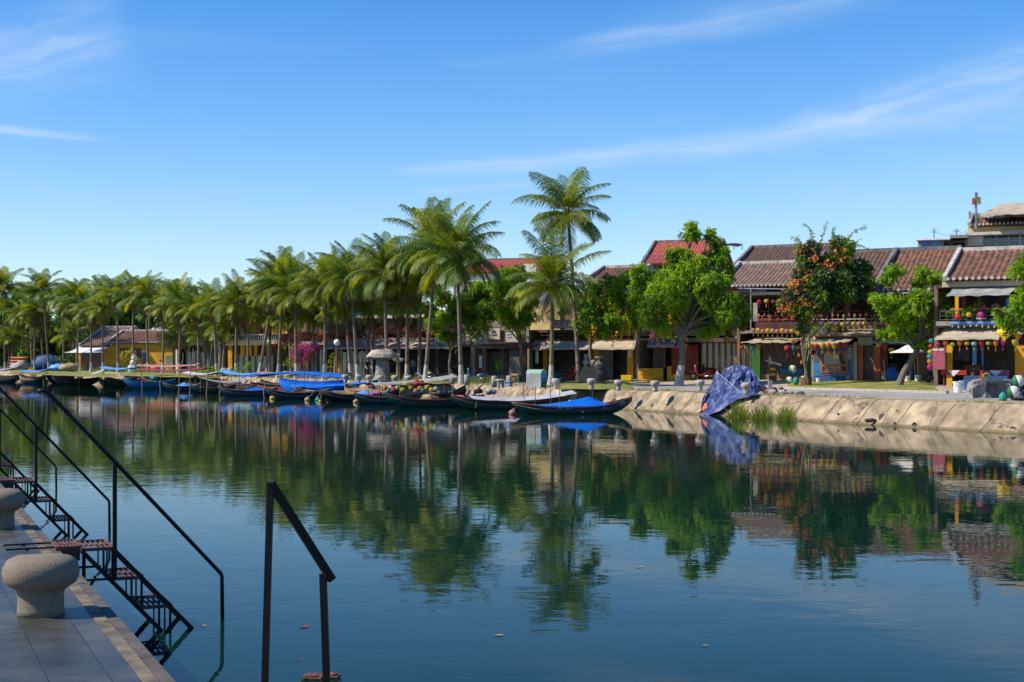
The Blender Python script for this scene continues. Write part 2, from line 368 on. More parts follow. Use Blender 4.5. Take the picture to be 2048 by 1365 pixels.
strip([(1.9,.962),(6,.966),(10.8,.966)], 0, 120).build('road', M['road'])['kind'] = 'structure'
strip([(1.0,.975),(1.4,1.01),(1.98,.97)], 0, 66, .12).build('verge', M['dirt'])['kind'] = 'structure'
wall = strip([(-.25,-.7),(0,0),(.16,.16),(.34,.4),(.52,.66),(.68,.86),(.84,.95),(1.02,.962)], wob=.022)
def wall_mat():
    m = mat('embankment_concrete', (.41,.32,.21), .95, c2=(.22,.165,.105), scale=1.9, bump=.018, detail=10, world=True)
    nt = m.node_tree; N = nt.nodes; L = nt.links; b = N['Principled BSDF']
    ramp = [n for n in N if n.type == 'VALTORGB'][0]
    g = N.new('ShaderNodeNewGeometry'); sp = N.new('ShaderNodeSeparateXYZ'); L.new(g.outputs['Position'], sp.inputs[0])
    n2 = N.new('ShaderNodeTexNoise'); n2.inputs['Scale'].default_value = 1.4; n2.inputs['Detail'].default_value = 5; L.new(g.outputs['Position'], n2.inputs['Vector'])
    ad = N.new('ShaderNodeMath'); ad.operation = 'MULTIPLY_ADD'; ad.inputs[1].default_value = -.16; L.new(n2.outputs['Fac'], ad.inputs[0]); L.new(sp.outputs['Z'], ad.inputs[2])
    mr = N.new('ShaderNodeMapRange'); mr.inputs['From Min'].default_value = -.03; mr.inputs['From Max'].default_value = .04; L.new(ad.outputs[0], mr.inputs['Value'])
    mx = N.new('ShaderNodeMix'); mx.data_type = 'RGBA'; mx.inputs['A'].default_value = (.16,.125,.06,1)    # algae left by the changing water level
    L.new(mr.outputs['Result'], mx.inputs['Factor']); L.new(ramp.outputs['Color'], mx.inputs['B'])
    # cracks
    vo = N.new('ShaderNodeTexVoronoi'); vo.feature = 'DISTANCE_TO_EDGE'; vo.inputs['Scale'].default_value = .42
    nd = N.new('ShaderNodeTexNoise'); nd.inputs['Scale'].default_value = 2.; nd.inputs['Detail'].default_value = 6; L.new(g.outputs['Position'], nd.inputs['Vector'])
    va = N.new('ShaderNodeVectorMath'); va.operation = 'MULTIPLY_ADD'; va.inputs[1].default_value = (.8,.8,.8); L.new(nd.outputs['Color'], va.inputs[0]); L.new(g.outputs['Position'], va.inputs[2]); L.new(va.outputs[0], vo.inputs['Vector'])
    mr2 = N.new('ShaderNodeMapRange'); mr2.inputs['From Min'].default_value = .0; mr2.inputs['From Max'].default_value = .02; L.new(vo.outputs['Distance'], mr2.inputs['Value'])
    mx2 = N.new('ShaderNodeMix'); mx2.data_type = 'RGBA'; mx2.inputs['A'].default_value = (.11,.085,.055,1); L.new(mr2.outputs['Result'], mx2.inputs['Factor']); L.new(mx.outputs['Result'], mx2.inputs['B'])
    du = N.new('ShaderNodeVectorMath'); du.operation = 'DOT_PRODUCT'; du.inputs[1].default_value = (-.43/2.1,.9/2.1,.12); L.new(g.outputs['Position'], du.inputs[0])
    wn = N.new('ShaderNodeMath'); wn.operation = 'MULTIPLY_ADD'; wn.inputs[1].default_value = .09; L.new(n2.outputs['Fac'], wn.inputs[0]); L.new(du.outputs['Value'], wn.inputs[2])
    fr = N.new('ShaderNodeMath'); fr.operation = 'PINGPONG'; fr.inputs[1].default_value = .5; L.new(wn.outputs[0], fr.inputs[0])
    mr3 = N.new('ShaderNodeMapRange'); mr3.inputs['From Min'].default_value = .006; mr3.inputs['From Max'].default_value = .02; L.new(fr.outputs[0], mr3.inputs['Value'])
    st = N.new('ShaderNodeTexNoise'); st.inputs['Scale'].default_value = 1; st.inputs['Detail'].default_value = 6; mp = N.new('ShaderNodeMapping'); mp.inputs['Scale'].default_value = (1.1,1.1,1.6); L.new(g.outputs['Position'], mp.inputs['Vector']); L.new(mp.outputs['Vector'], st.inputs['Vector'])
    mr4 = N.new('ShaderNodeMapRange'); mr4.inputs['From Min'].default_value = .4; mr4.inputs['From Max'].default_value = .62; mr4.inputs['To Min'].default_value = .74; mr4.inputs['To Max'].default_value = 1.1; L.new(st.outputs['Fac'], mr4.inputs['Value'])
    ml = N.new('ShaderNodeMath'); ml.operation = 'MULTIPLY'; L.new(mr3.outputs['Result'], ml.inputs[0]); L.new(mr4.outputs['Result'], ml.inputs[1]); ml2 = N.new('ShaderNodeMath'); ml2.operation = 'MAXIMUM'; ml2.inputs[1].default_value = .3; L.new(ml.outputs[0], ml2.inputs[0])
    mx3 = N.new('ShaderNodeVectorMath'); mx3.operation = 'SCALE'; L.new(mx2.outputs['Result'], mx3.inputs[0]); L.new(ml2.outputs[0], mx3.inputs['Scale'])
    L.new(mx3.outputs[0], b.inputs['Base Color']); return m
wo = wall.build('embankment_wall', wall_mat(), smooth=True)
tag(wo, 'sloping beige cracked concrete embankment along the far water edge', 'embankment')
for px,py,r in [(1795,825,.085),(1790,849,.075),(1829,851,.1),(2001,859,.105),(2026,860,.105),(1305,813,.09),(1677,829,.05)]:
    # drain mouths sit on the slope: find depth where the sight line meets it
    best = None
    for k in range(400):
        Y = 44+k*.1; p = W(px,py,Y); s = bank_s(p.x,p.y)
        if s > 0 and p.z <= min(.95, s*1.22): best = (p,Y); break
    if best:
        p = best[0]; nn = Vector((-.91,-.41,0)); mb = MB()
        a = p-nn*.1+Vector((0,0,-.03)); c = p+nn*.035+Vector((0,0,.02))
        mb.tube([a,c], r, 14, 0, False); mb.tube([c,a], r*.8, 14, 1, False); mb.tube([a+nn*.1,a+nn*.105], r*.82, 14, 1)
        mb.build('drain_pipe', [M['concrete'],M['dark_in']], wo)
def slope_hit(px, py):
    a, b = 46., 95.
    for _ in range(14):
        Y = (a+b)/2; p = W(px,py,Y); s = bank_s(p.x,p.y)
        if s > 0 and p.z <= min(.96, s*1.22): b = Y
        else: a = Y
    return b
mb = MB(); pt = W(1758,839,slope_hit(1758,839)); mb.rock((0,0,0),.3,4,amp=.6,sc=(.75,.45,.7)); mb.rock((-.5,.0,-.02),.14,6,amp=.6,sc=(1.6,.5,.5)); mb.build('broken_gap', M['dark_in'], wo, pt+Vector((.2,.09,-.03)))
def lawn(corners, n=24):
    pts = [G(*c) for c in corners]; mb = MB()
    def fn(u,v):
        p = (pts[0]*(1-u)+pts[1]*u)*(1-v)+(pts[3]*(1-u)+pts[2]*u)*v
        e = min(u,1-u,v,1-v)
        return (p.x, p.y, gz(p.x,p.y)+.0+.1*min(1,e*9)+.05*noise.noise(Vector((p.x*.8,p.y*.8,0))))
    mb.grid(fn, n, 10); o = mb.build('lawn', M['lawn'], smooth=True); o['kind'] = 'structure'
lawn([(1585,777),(1885,786),(1850,772),(1560,768)]); lawn([(1270,765),(1440,766),(1430,757),(1260,757)]); lawn([(1118,780),(1272,778),(1258,764),(1112,765)])
lawn([(775,765),(900,768),(890,757),(760,757)]); lawn([(20,748),(240,756),(230,748),(20,740)]); lawn([(240,752),(440,757),(430,748),(240,745)])
mb = MB(); a = G(1560,778); c = G(1895,787.5); mb.bar(a+Vector((0,0,.05)), c+Vector((0,0,.05)), .18, .14); mb.build('kerb', M['pale_stone'])['kind'] = 'structure'
mb = MB(); mb.box(-900,400,-60,1200,-.0,.0); mb = MB(); mb.add([(-1500,-80,0),(500,-80,0),(500,1500,0),(-1500,1500,0)], [(0,1,2,3)])
mb.build('river', M['water'])['kind'] = 'structure'

# ------------------------------------------------------------------ the near quay
QA = math.atan2(.917,-.4); QP = Vector((.917,.4,0)); QQ = Vector((-.4,.917,0)); QZ = .78
def E(Y): return Vector((1.52-.436*Y, Y, 0))
mb = MB(); mb.box(-14,46,.165,9,-1.2,QZ)                      # local x runs along the edge, y inland
rz = QA; base = E(0)
mb.build('quay', M['paving'], None, base, (0,0,rz))['kind'] = 'structure'
kb = MB()
for i in range(60):
    x = -14+i; kb.box(x+.004,x+.996,.085,.165,-1.2,QZ+.004+.003*rnd.random(),0)
    kb.box(x+.004,x+.996,-.0,.085,-1.2,QZ-.006+.004*rnd.random(),1)
mk('kerb_worn', (.2,.155,.1), .9, c2=(.07,.06,.045), scale=6, bump=.012, detail=8); mk('kerb_dark', (.11,.095,.08), .85, c2=(.055,.048,.04), scale=5, bump=.012, detail=8)
kb.build('quay_kerb', [M['kerb_worn'],M['kerb_dark']], None, base, (0,0,rz))['kind'] = 'structure'

def bollard_mb():
    mb = MB()
    prof = [(.158,0),(.152,.04),(.15,.14),(.157,.17),(.19,.19),(.228,.215),(.247,.25),(.253,.285),(.248,.325),(.228,.362),(.185,.386),(.11,.398),(.0,.401)]
    mb.lathe(prof, 40)
    mb.v = [tuple(Vector(p)*(1+.03*noise.noise(Vector(p)*5)+.008*noise.noise(Vector(p)*24))) for p in mb.v]
    return mb.mesh('bollard', M['granite'], True)
bm_ = bollard_mb()
for (px,py,lab) in [(82,1229,'squat mushroom shaped granite bollard on dark quay paving in full view'), (-2,1057,'mushroom shaped granite bollard cut by the left photo edge, on near quay')]:
    Y = (EYE-QZ)*F/(py-HZ); o = put('stone_bollard', bm_, None, ((px-CX)*Y/F, Y, QZ), (0,0,rnd.random()*6)); tag(o, lab, 'bollard', 'granite bollards on the near quay')

def grate(p0, p1, q0, q1, z, mb):
    t = .016
    def P(p,q,zz=z): return (p,q,zz)
    for q in (q0,q1): mb.bar(P(p0,q),P(p1,q),.022,.03)
    for p in (p0,p1): mb.bar(P(p,q0),P(p,q1),.022,.03)
    for i in range(1,6): p = p0+(p1-p0)*i/6; mb.bar(P(p,q0),P(p,q1),t,.012)
    mb.bar(P(p0,(q0+q1)/2),P(p1,(q0+q1)/2),.02,.014)
def stair(Ye, label):
    t = thing('boarding_stair', label, 'stair', E(Ye)+Vector((0,0,0)), math.atan2(QP.y,QP.x), 'iron boarding stairs down to the river')
    zs = [.78,.50,.22,-.06]; p0 = [.18,.44,.70,.96]; Q = .6
    mb = MB(); grate(-.03,.17,.04,Q-.04,QZ+.02,mb); mb.box(-.02,.17,.04,.06,QZ-.1,QZ+.01); mb.build('landing_plate', M['rust'], t)
    for i,(z,p) in enumerate(zip(zs,p0)):
        mb = MB(); grate(p,p+.28,0,Q,z,mb); mb.build('tread', M['rust'], t)
    for q in (0,Q):
        for off in (0,.28):
            mb = MB(); mb.bar((.18+off,q,.77),(1.14+off,q,-.28),.03,.04); mb.build('stringer', M['black_iron'], t)
    for z,p in list(zip(zs,p0))[:3]:
        for q in (.0,Q):
            mb = MB(); mb.bar((p+.27,q,z),(p+.27,q,z-.28),.02); mb.bar((p+.22,q,z),(p+.22,q,z-.28),.014); mb.build('riser_bar', M['black_iron'], t)
    mb = MB(); mb.bar((.0,.02,.5),(.5,.02,.5),.02); mb.bar((.0,.02,.62),(.35,.02,.62),.02); mb.bar((.2,.015,.76),(.2,.015,.42),.03); mb.build('wall_bracket', M['black_iron'], t); mb = MB(); mb.bar((.2,Q,.76),(.2,Q,.42),.03); mb.bar((.0,Q,.5),(.22,Q,.5),.02); mb.build('wall_bracket', M['black_iron'], t)
    for q in (.12,.46):
        mb = MB(); mb.bar((-.46,q,QZ+.02),(-.03,q,QZ+.022),.016); mb.bar((-.28,q,QZ+.005),(-.28,q,QZ+.03),.03); mb.build('anchor_rod', M['black_iron'], t)
    mb = MB(); mb.tube([(-.2,0,2.22),(-.14,0,2.225),(-.08,0,2.17),(.48,0,1.56),(1.5,.28,.45),(1.51,.28,.42),(1.52,.28,-.5)], .019, 8); mb.build('handrail', M['black_iron'], t, smooth=True)
    mb = MB(); mb.bar((.47,0,1.57),(.47,0,.5),.036); mb.build('rail_post', M['black_iron'], t)
    mb = MB(); pts = [(.0,.1,.6),(.06,.1,.46),(.14,.08,.38),(.24,.06,.4),(.3,.03,.5)]; mb.tube(pts,.008,5); mb.build('chain', M['black_iron'], t)
stair(12.79, 'black iron boarding stair beside the fully visible granite bollard')
stair(19.87, 'black iron boarding stair just beyond the bollard cut by the photo edge')
stair(26.6, 'small distant black iron boarding stair, last along the quay')
t = thing('handrail', 'close black iron handrail with two posts rising from below the frame', 'handrail', (0,0,0))
a = W(541,968,7.5); b_ = W(664,1160,7.66)
mb = MB(); mb.bar(a+Vector((0,0,.005)), b_, .036, .042); mb.build('top_rail', M['black_iron'], t)
mb = MB(); mb.bar(a+Vector((0,0,.01)), W(527,1470,7.5), .034); mb.bar(W(528,1450,7.5), W(525,1800,7.5), .034); mb.build('rail_post', M['black_iron'], t)
mb = MB(); mb.bar(W(646,1148,7.63), W(654,1380,7.63), .037); mb.bar(W(654,1375,7.63), W(658,1740,7.63), .037); mb.build('rail_post', M['black_iron'], t)

# things floating on the river
def leaf(px, py, c, s, lab, cat='leaf'):
    Y = YW(py); mb = MB()
    def fn(u,v): x = (u-.5)*2; s2=s*.5; return (x*s2, (v-.5)*s2*1.1*(1-x*x), .003+.004*abs(v-.5)*2+.004*x*x)
    mb.grid(fn, 6, 4); o = mb.build('floating_leaf', M[c], None, ((px-CX)*Y/F, Y, .002), (0,0,rnd.random()*6)); tag(o, lab, cat, 'leaves and petals floating on the river')
leaf(610,1255,'p_red',.1,'large red petal floating right of the near handrail'); leaf(408,1253,'p_yellow',.06,'yellow leaf floating by the foot of the near stair')
leaf(998,1272,'p_cream',.1,'pale curled leaf floating on dark water below the palm reflection'); leaf(1280,1135,'p_cream',.12,'buff leaf floating beside the tall palm reflection')
leaf(598,1322,'p_red',.05,'small red petal floating between the two handrail posts'); leaf(640,1148,'p_red',.05,'red petal floating just above the handrail foot')
leaf(62,944,'p_magenta',.25,'magenta flower head floating beyond the iron stairs'); leaf(880,1190,'hull_brown',.12,'dark brown leaf floating in mid river'); leaf(1410,1293,'p_cream',.06,'tiny pale leaf floating low at the right')
Y = YW(1356); mb = MB()
for k in range(5): mb.rock((rnd.uniform(-.1,.12),rnd.uniform(-.05,.05),.01),.06,k,sc=(1.2,.7,.5))
tag(mb.build('driftwood', M['rust'], None, ((640-CX)*Y/F,Y,0)), 'rusty brown clump of driftwood at the foot of the handrail', 'driftwood')
# ------------------------------------------------------------------ coconut palms
def crown_mesh(seed, nf=24, dry=2, lean=0.):
    r = random.Random(seed); mb = MB(); mats = [M['frond'],M['frond_b'],M['rachis'],M['frond_dry'],M['coconut']]
    for i in range(nf):
        age = i/(nf-1)                                   # 0 young and upright, 1 old and hanging
        az = i*2.39996+r.uniform(-.35,.35); el = R(84-112*age**.85+r.uniform(-13,13)); Lf = (2.9+.75*math.sin(math.pi*min(1,age+.25)))*r.uniform(.84,1.1)
        if i >= nf-dry: el = R(-58+r.uniform(-15,8)); Lf *= .8
        bend = R(r.uniform(35,60)+42*age) if age < .9 else R(38); twist = r.uniform(-.5,.5)
        K = 12; p = Vector((0,0,0)); pts = []; tg = []; h = Vector((math.cos(az),math.sin(az),0)); sidew = r.uniform(-.5,.5)
        for k in range(K+1):
            u = k/K; e = el-bend*u**1.5
            hh = Vector((math.cos(az+sidew*u*u),math.sin(az+sidew*u*u),0))
            d = hh*math.cos(e)+Vector((0,0,math.sin(e))); pts.append(p.copy()); tg.append(d); p = p+d*(Lf/K)
        m = 3 if i >= nf-dry else (0 if r.random() < .66 else 1)
        mb.tube(pts, [.036*(1-.85*k/K)+.004 for k in range(K+1)], 4, 2 if m != 3 else 3, False)
        n = 58
        for q in range(n):
            u = .13+.87*(q+.5)/n; kf = u*K; k0 = min(int(kf),K-1); f = kf-k0
            pp = pts[k0].lerp(pts[k0+1],f); t = tg[k0].lerp(tg[k0+1],f).normalized()
            s = t.cross(Vector((0,0,1)))
            if s.length < .08: s = Vector((-math.sin(az),math.cos(az),0))
            s.normalize(); up = s.cross(t).normalized(); s = (s*math.cos(twist)+up*math.sin(twist)).normalized(); up = s.cross(t).normalized()
            ll = (.32+.8*math.sin(math.pi*min(1,(u*.88+.12)))**.8)*r.uniform(.8,1.08)
            for sd_ in (-1,1):
                d0 = (s*sd_*.82+t*.52+up*.22).normalized(); g = r.uniform(.6,1.25)*(2.0 if age > .4 else .95)
                if r.random() < .04: continue
                mid = pp+d0*ll*.5+Vector((0,0,-1))*ll*.1*g; d1 = (d0+Vector((0,0,-1))*g*1.35).normalized(); tip = mid+d1*ll*.55
                wv = t*(.03 if m != 3 else .02); w2 = wv*.8
                b = len(mb.v); mb.v.extend([tuple(pp-wv*.6),tuple(pp+wv*.6),tuple(mid+w2),tuple(mid-w2),tuple(tip)])
                mb.f.append((b,b+1,b+2,b+3)); mb.f.append((b+3,b+2,b+4)); mm = m if r.random() > .12 else (1-m if m < 2 else 3); mb.m.extend([mm,mm])
    mb.lathe([(.06,-.5),(.16,-.28),(.2,-.05),(.13,.2),(.03,.45)], 9, m=3)
    for i in range(9):
        a = r.uniform(0,6.28); mb.lathe([(0,-.13),(.09,-.08),(.11,0),(.08,.09),(0,.13)], 7, (math.cos(a)*.24,math.sin(a)*.24,-.25+r.uniform(-.12,.1)), 4)
    for i in range(5):
        a = r.uniform(0,6.28); mb.tube([(0,0,0),(math.cos(a)*.3,math.sin(a)*.3,.2),(math.cos(a)*.55,math.sin(a)*.55,-.1)], [.03,.025,.01], 4, 2)
    return mb.mesh('crown', mats)
CROWNS = [crown_mesh(3,33,2), crown_mesh(11,29,3), crown_mesh(19,34,2), crown_mesh(27,31,4), crown_mesh(35,26,2), crown_mesh(43,32,4), crown_mesh(51,29,3), crown_mesh(59,31,5)]
def palm(base, top, r_m, label, ci=0, rot=0., wash=.95, group='coconut palms along the promenade', bow=.0, thick=1.):
    """trunk from base to top with the crown sitting on it"""
    t = thing('palm_tree', label, 'palm', base, 0, group); d = Vector(top)-Vector(base); H = d.z; mb = MB(); n = max(14,int(H/.3)); pts = []; rad = []
    side = Vector((d.x,d.y,0))
    for i in range(n+1):
        u = i/n; pts.append(Vector((side.x*(u+bow*math.sin(math.pi*u)), side.y*u, H*u+.02*0))); 
        k = (.145-.055*u+.11*math.exp(-u*H*2.6))*thick; rad.append(k*(1.07 if i%2 else .97))
    nn = 9; mb.tube(pts, rad, nn)
    for fi in range(n*nn):
        if (fi//nn)/n*H < wash: mb.m[fi] = 1
    mb.build('trunk', [M['palm_bark'],M['whitewash']], t, smooth=False)
    put('crown', CROWNS[ci%len(CROWNS)], t, d, (rnd.uniform(-.06,.06),rnd.uniform(-.06,.06),rot), r_m/3.0)
    return t
# base pixel (x), depth, crown centre pixel, crown radius in pixels, extra words
def palm_px(bx, Y, cx, cy, rpx, label, ci, rot=0, by=None, dY=0, **kw):
    base = G(bx, Y=Y); far = max(0,min(1,(Y-118)/30)); hsh = math.sin(bx*12.9898)*43758.5; hsh -= math.floor(hsh); top = W(cx+far*(hsh-.5)*10, cy+far*(8+(hsh-.5)*40), Y+dY); palm(base, top, rpx*(1.06-far*(.02-.18*hsh))*Y/F, label, ci+int(hsh*8)*(far > 0), rot, **kw)
palm_px(1158,93,1136,428,88,'tallest coconut palm, its thin trunk curving above all other crowns',4,.4,bow=-.05,wash=0)
palm_px(1102,84,1106,572,98,'coconut palm with whitewashed base standing right of the grey litter bin',1,2.1)
palm_px(923,88,914,512,100,'tall coconut palm with straight trunk beside the parked blue scooter',0,1.1)
palm_px(850,95,872,505,100,'tall coconut palm with slanting trunk and whitewashed foot in front of dark shop',2,.2)
palm_px(814,99,815,560,72,'slim straight coconut palm between the concrete stump and the slanting palm',3,2.4)
palm_px(775,98,769,545,78,'coconut palm rising right behind the grey concrete tree stump',5,3.0)
palm_px(716,105,702,555,72,'coconut palm with thick whitewashed foot left of the concrete stump',0,4.0)
palm_px(702,112,690,600,58,'thin coconut palm in front of the grey green net, left of the concrete stump',3,.9)
palm_px(649,109,652,575,66,'coconut palm right of the magenta bougainvillea, above the large blue tarpaulin',2,5.2)
palm_px(593,117,590,590,60,'coconut palm with trunk passing in front of the magenta bougainvillea',1,1.7)
palm_px(556,121,566,565,66,'coconut palm with greyish trunk beside the dark doorway of the yellow hotel',5,.6)
palm_px(517,124,548,585,58,'coconut palm with strongly slanting trunk before the yellow hotel pillars',4,3.6)
palm_px(472,128,472,600,52,'coconut palm before the pillars at the left end of the yellow hotel',0,2.9)
palm_px(433,136,430,610,46,'coconut palm with thick dark trunk at the right end of the dark green net',3,1.3)
palm_px(397,142,396,612,44,'coconut palm in front of the dark green net fence',1,4.4)
palm_px(357,149,360,592,46,'coconut palm beside the white post, left of the dark green net',2,.1)
palm_px(325,156,330,612,40,'coconut palm at the right corner of the yellow cottage',5,2.0)
palm_px(296,160,297,600,42,'coconut palm right of the brown shutter on the yellow cottage',4,5.5)
palm_px(267,164,268,595,42,'coconut palm crossing the brown shutter of the yellow cottage',0,3.3)
palm_px(236,169,237,592,44,'coconut palm at the left front corner of the yellow cottage',3,.7)
palm_px(206,174,206,618,38,'coconut palm before the dark porch, right one under the white awning',1,2.6)
palm_px(182,179,181,612,38,'coconut palm before the dark porch, middle of the white awning',2,4.9)
palm_px(153,185,157,592,42,'coconut palm at the left tip of the white awning',5,1.0)
palm_px(127,190,130,606,38,'coconut palm between the blue tarpaulin heap and the white awning',4,3.9)
palm_px(98,197,90,592,44,'coconut palm with the highest crown near the left photo edge, beside blue heap',0,5.8)
palm_px(69,202,70,622,36,'coconut palm right of the stacked orange kayaks',3,2.2)
palm_px(46,207,46,632,34,'coconut palm behind the stacked orange kayaks',1,.3)
palm_px(22,212,30,600,36,'coconut palm second from the left photo edge, leaning a little',2,4.2)
palm_px(10,214,10,588,44,'coconut palm at the left photo edge',5,3.1)
# further palms behind the front row: only their crowns show
for k,(cx,cy,r,Y,ci,lab) in enumerate([(60,590,34,232,1,'palm crown behind the row above the orange kayaks'),(150,600,30,226,0,'palm crown behind the left tip of the white awning'),
    (205,590,36,222,5,'palm crown behind the cottage roof, left end of the ridge'),(300,590,34,210,2,'palm crown behind the cottage, right of the shutter'),(345,578,34,206,1,'palm crown behind the cottage, over its right corner'),
    (382,592,32,200,0,'palm crown behind the dark green net fence'),(455,600,30,188,3,'palm crown behind the left end of the hotel'),
    (535,560,44,142,2,'palm crown behind the slanting palm of the hotel'),(600,560,44,136,4,'palm crown behind the bougainvillea'),(628,590,46,130,1,'palm crown behind the pink flower balcony, its left part'),(672,560,52,124,3,'palm crown behind the pink flower balcony, its right part'),(745,560,56,115,5,'palm crown behind the concrete stump'),(842,560,60,108,0,'palm crown behind the slanting trunk'),(448,632,42,139,1,'palm, low and young, at the left end of the white balustrade'),(497,618,44,133,3,'palm, low, hiding the white balustrade of the hotel'),(541,636,44,128,5,'palm, low, right of the slanting hotel palm'),
    (578,640,42,124,0,'palm, low, over the magenta bougainvillea'),(627,632,46,119,2,'palm, low, left of the large blue tarpaulin palm'),(676,622,50,116,4,'palm, low, over the grey green net'),(738,615,52,110,6,'palm, low, above the concrete stump'),(797,612,52,106,7,'palm, low, between stump and slanting trunk'),
    (18,655,34,208,4,'palm, low, at the left photo edge by the kayaks'),(84,655,34,204,5,'palm, low, above the navy heap'),(140,652,34,196,6,'palm, low, above the white awning tip'),(378,640,36,160,7,'palm, low, over the dark green net, left part'),(412,645,38,152,2,'palm, low, over the dark green net, right part'),(345,650,32,168,3,'palm, low, at the cottage corner')]):
    palm_px(cx+rnd.uniform(-6,6), Y, cx, cy, r, 'coconut '+lab, ci, k*1.7, wash=0, group='coconut palms of the second row')

# ------------------------------------------------------------------ broad-leaved trees
def leaf_blob(mb, c, r, n, size, rg, mats=(0,1), droop=.7, flat=.85, nl=5, inner=.5):
    for _ in range(n):
        d = Vector((rg.gauss(0,1),rg.gauss(0,1),rg.gauss(0,1)*flat+.25)).normalized(); p = Vector(c)+d*r*rg.uniform(inner,1.06)
        ax = (d*.9+Vector((0,0,-1))*droop*rg.uniform(.4,1.5)+Vector((rg.gauss(0,.35),rg.gauss(0,.35),0))).normalized()
        sd_ = ax.cross(Vector((rg.gauss(0,1),rg.gauss(0,1),rg.gauss(0,1)))).normalized(); m = mats[0] if rg.random() < .62 else mats[-1]
        for k in range(nl):
            side = -1 if k%2 else 1; o = p+ax*size*.5*(k//2); dl = (sd_*side*.8+ax*.7+Vector((0,0,-.35*droop))).normalized()
            if k == nl-1: dl = ax
            ll = size*rg.uniform(.75,1.15); wv = dl.cross(ax if k != nl-1 else sd_); 
            if wv.length < 1e-3: wv = sd_
            wv = wv.normalized(); wv = (wv*.5+dl.cross(wv)*.85).normalized()*ll*.27
            b = len(mb.v); mb.v.extend([tuple(o),tuple(o+dl*ll*.5+wv),tuple(o+dl*ll),tuple(o+dl*ll*.5-wv)]); mb.f.append((b,b+1,b+2,b+3)); mb.m.append(m)
def raceme(mb, p, L_, rg, m, n=26):
    for _ in range(n):
        u = rg.random(); q = Vector(p)+Vector((rg.gauss(0,.075*(1-u*.6)),rg.gauss(0,.075*(1-u*.6)),-u*L_)); d1 = Vector((rg.gauss(0,1),rg.gauss(0,1),rg.gauss(0,1))).normalized()*.05; d2 = d1.cross(Vector((rg.gauss(0,1),rg.gauss(0,1),1))).normalized()*.05
        b = len(mb.v); mb.v.extend([tuple(q-d1),tuple(q+d2),tuple(q+d1),tuple(q-d2)]); mb.f.append((b,b+1,b+2,b+3)); mb.m.append(m)
def tree(base, fork_px, Y, lobes, label, seed, leafset=('leaf','leaf_y'), dens=95, size=.17, trunk_r=.13, racemes=0, group='broad-leaved street trees', wash=0, droop=.8, name='shade_tree', nl=5, spread=.75, flowers=None, fl_n=0, drop=()):
    rg = random.Random(seed); t = thing(name, label, 'tree', base, 0, group); B = Vector(base)
    f = W(*fork_px, Y)-B; tm = MB(); k = 9; pts = []
    for i in range(k+1):
        u = i/k; pts.append(f*u+Vector((.09*math.sin(u*7+seed),.07*math.sin(u*5+2*seed),0))*u*(1-u)*3)
    tm.tube(pts, [trunk_r*(1.25-.5*i/k+.35*math.exp(-i*1.2)) for i in range(k+1)], 9)
    nb = len(tm.f)
    if wash:
        for fi in range(9*k):
            if (fi//9+.5)/k*f.z < wash: tm.m[fi] = 1
    cm = MB(); offs = []
    for (px,py,r) in lobes:
        rm = r*Y/F; dy = rg.uniform(-spread,spread)*rm*1.6; c = W(px,py,Y+dy)-B; offs.append((c,rm))
        mid = (pts[-1]+c)/2+Vector((0,0,-.12*rm)); st = pts[-1-rg.randint(0,2)]
        tm.tube([st, st.lerp(mid,.6)+Vector((rg.gauss(0,.05),rg.gauss(0,.05),.1)), mid, c], [trunk_r*.5,trunk_r*.4,trunk_r*.28,trunk_r*.1], 6)
        for s in range(3):
            d = Vector((rg.gauss(0,1),rg.gauss(0,1),rg.gauss(0,.8)+.3)).normalized()*rm*.75; tm.tube([c.lerp(mid,.3), c+d*.5, c+d], [trunk_r*.16,trunk_r*.1,.008], 5)
        # each lobe is a handful of clumps with gaps between them
        nc = max(5, int(9*rm)); 
        for s in range(nc):
            d = Vector((rg.gauss(0,1),rg.gauss(0,1),rg.gauss(0,1)*.9)).normalized()*rm*rg.uniform(.35,.85); rr = rm*rg.uniform(.32,.52)
            leaf_blob(cm, c+d, rr, int(dens*rr*rr*3.8)+14, size*rg.uniform(.85,1.15), rg, mats=rg.choice([(0,1),(0,1),(1,1),(0,2),(0,0),(1,0)]), droop=droop, nl=nl)
    tm.build('trunk', [M['bark'],M['whitewash']], t)
    cm.build('crown', [M[leafset[0]],M[leafset[1]],M['leaf_d']], t)
    if racemes:
        fm = MB()
        for s in range(racemes):
            c,rm = rg.choice(offs); raceme(fm, c+Vector((rg.uniform(-.8,.8)*rm, rg.uniform(-1.,.3)*rm, rg.uniform(-.95,.0)*rm)), rg.uniform(.45,.95), rg, 0)
        fm.build('blossom', M['yellow_flower'], t)
    if flowers:
        fm = MB()
        for s in range(fl_n):
            c,rm = rg.choice(offs[:flowers[1]]); d = Vector((rg.gauss(-.35,1),rg.gauss(-.4,1),rg.gauss(0,.8))).normalized(); p = c+d*rm*rg.uniform(.85,1.08)
            for q in range(rg.randint(5,14)):
                o = p+Vector((rg.gauss(0,.1),rg.gauss(0,.1),rg.gauss(0,.09))); d1 = Vector((rg.gauss(0,1),rg.gauss(0,1),rg.gauss(0,1))).normalized()*.055; d2 = d1.cross(Vector((rg.gauss(0,1),rg.gauss(0,1),1))).normalized()*.05
                b = len(fm.v); fm.v.extend([tuple(o-d1),tuple(o+d2),tuple(o+d1),tuple(o-d2)]); fm.f.append((b,b+1,b+2,b+3)); fm.m.append(0)
        fm.build('blossom', M[flowers[0]], t)
    return t
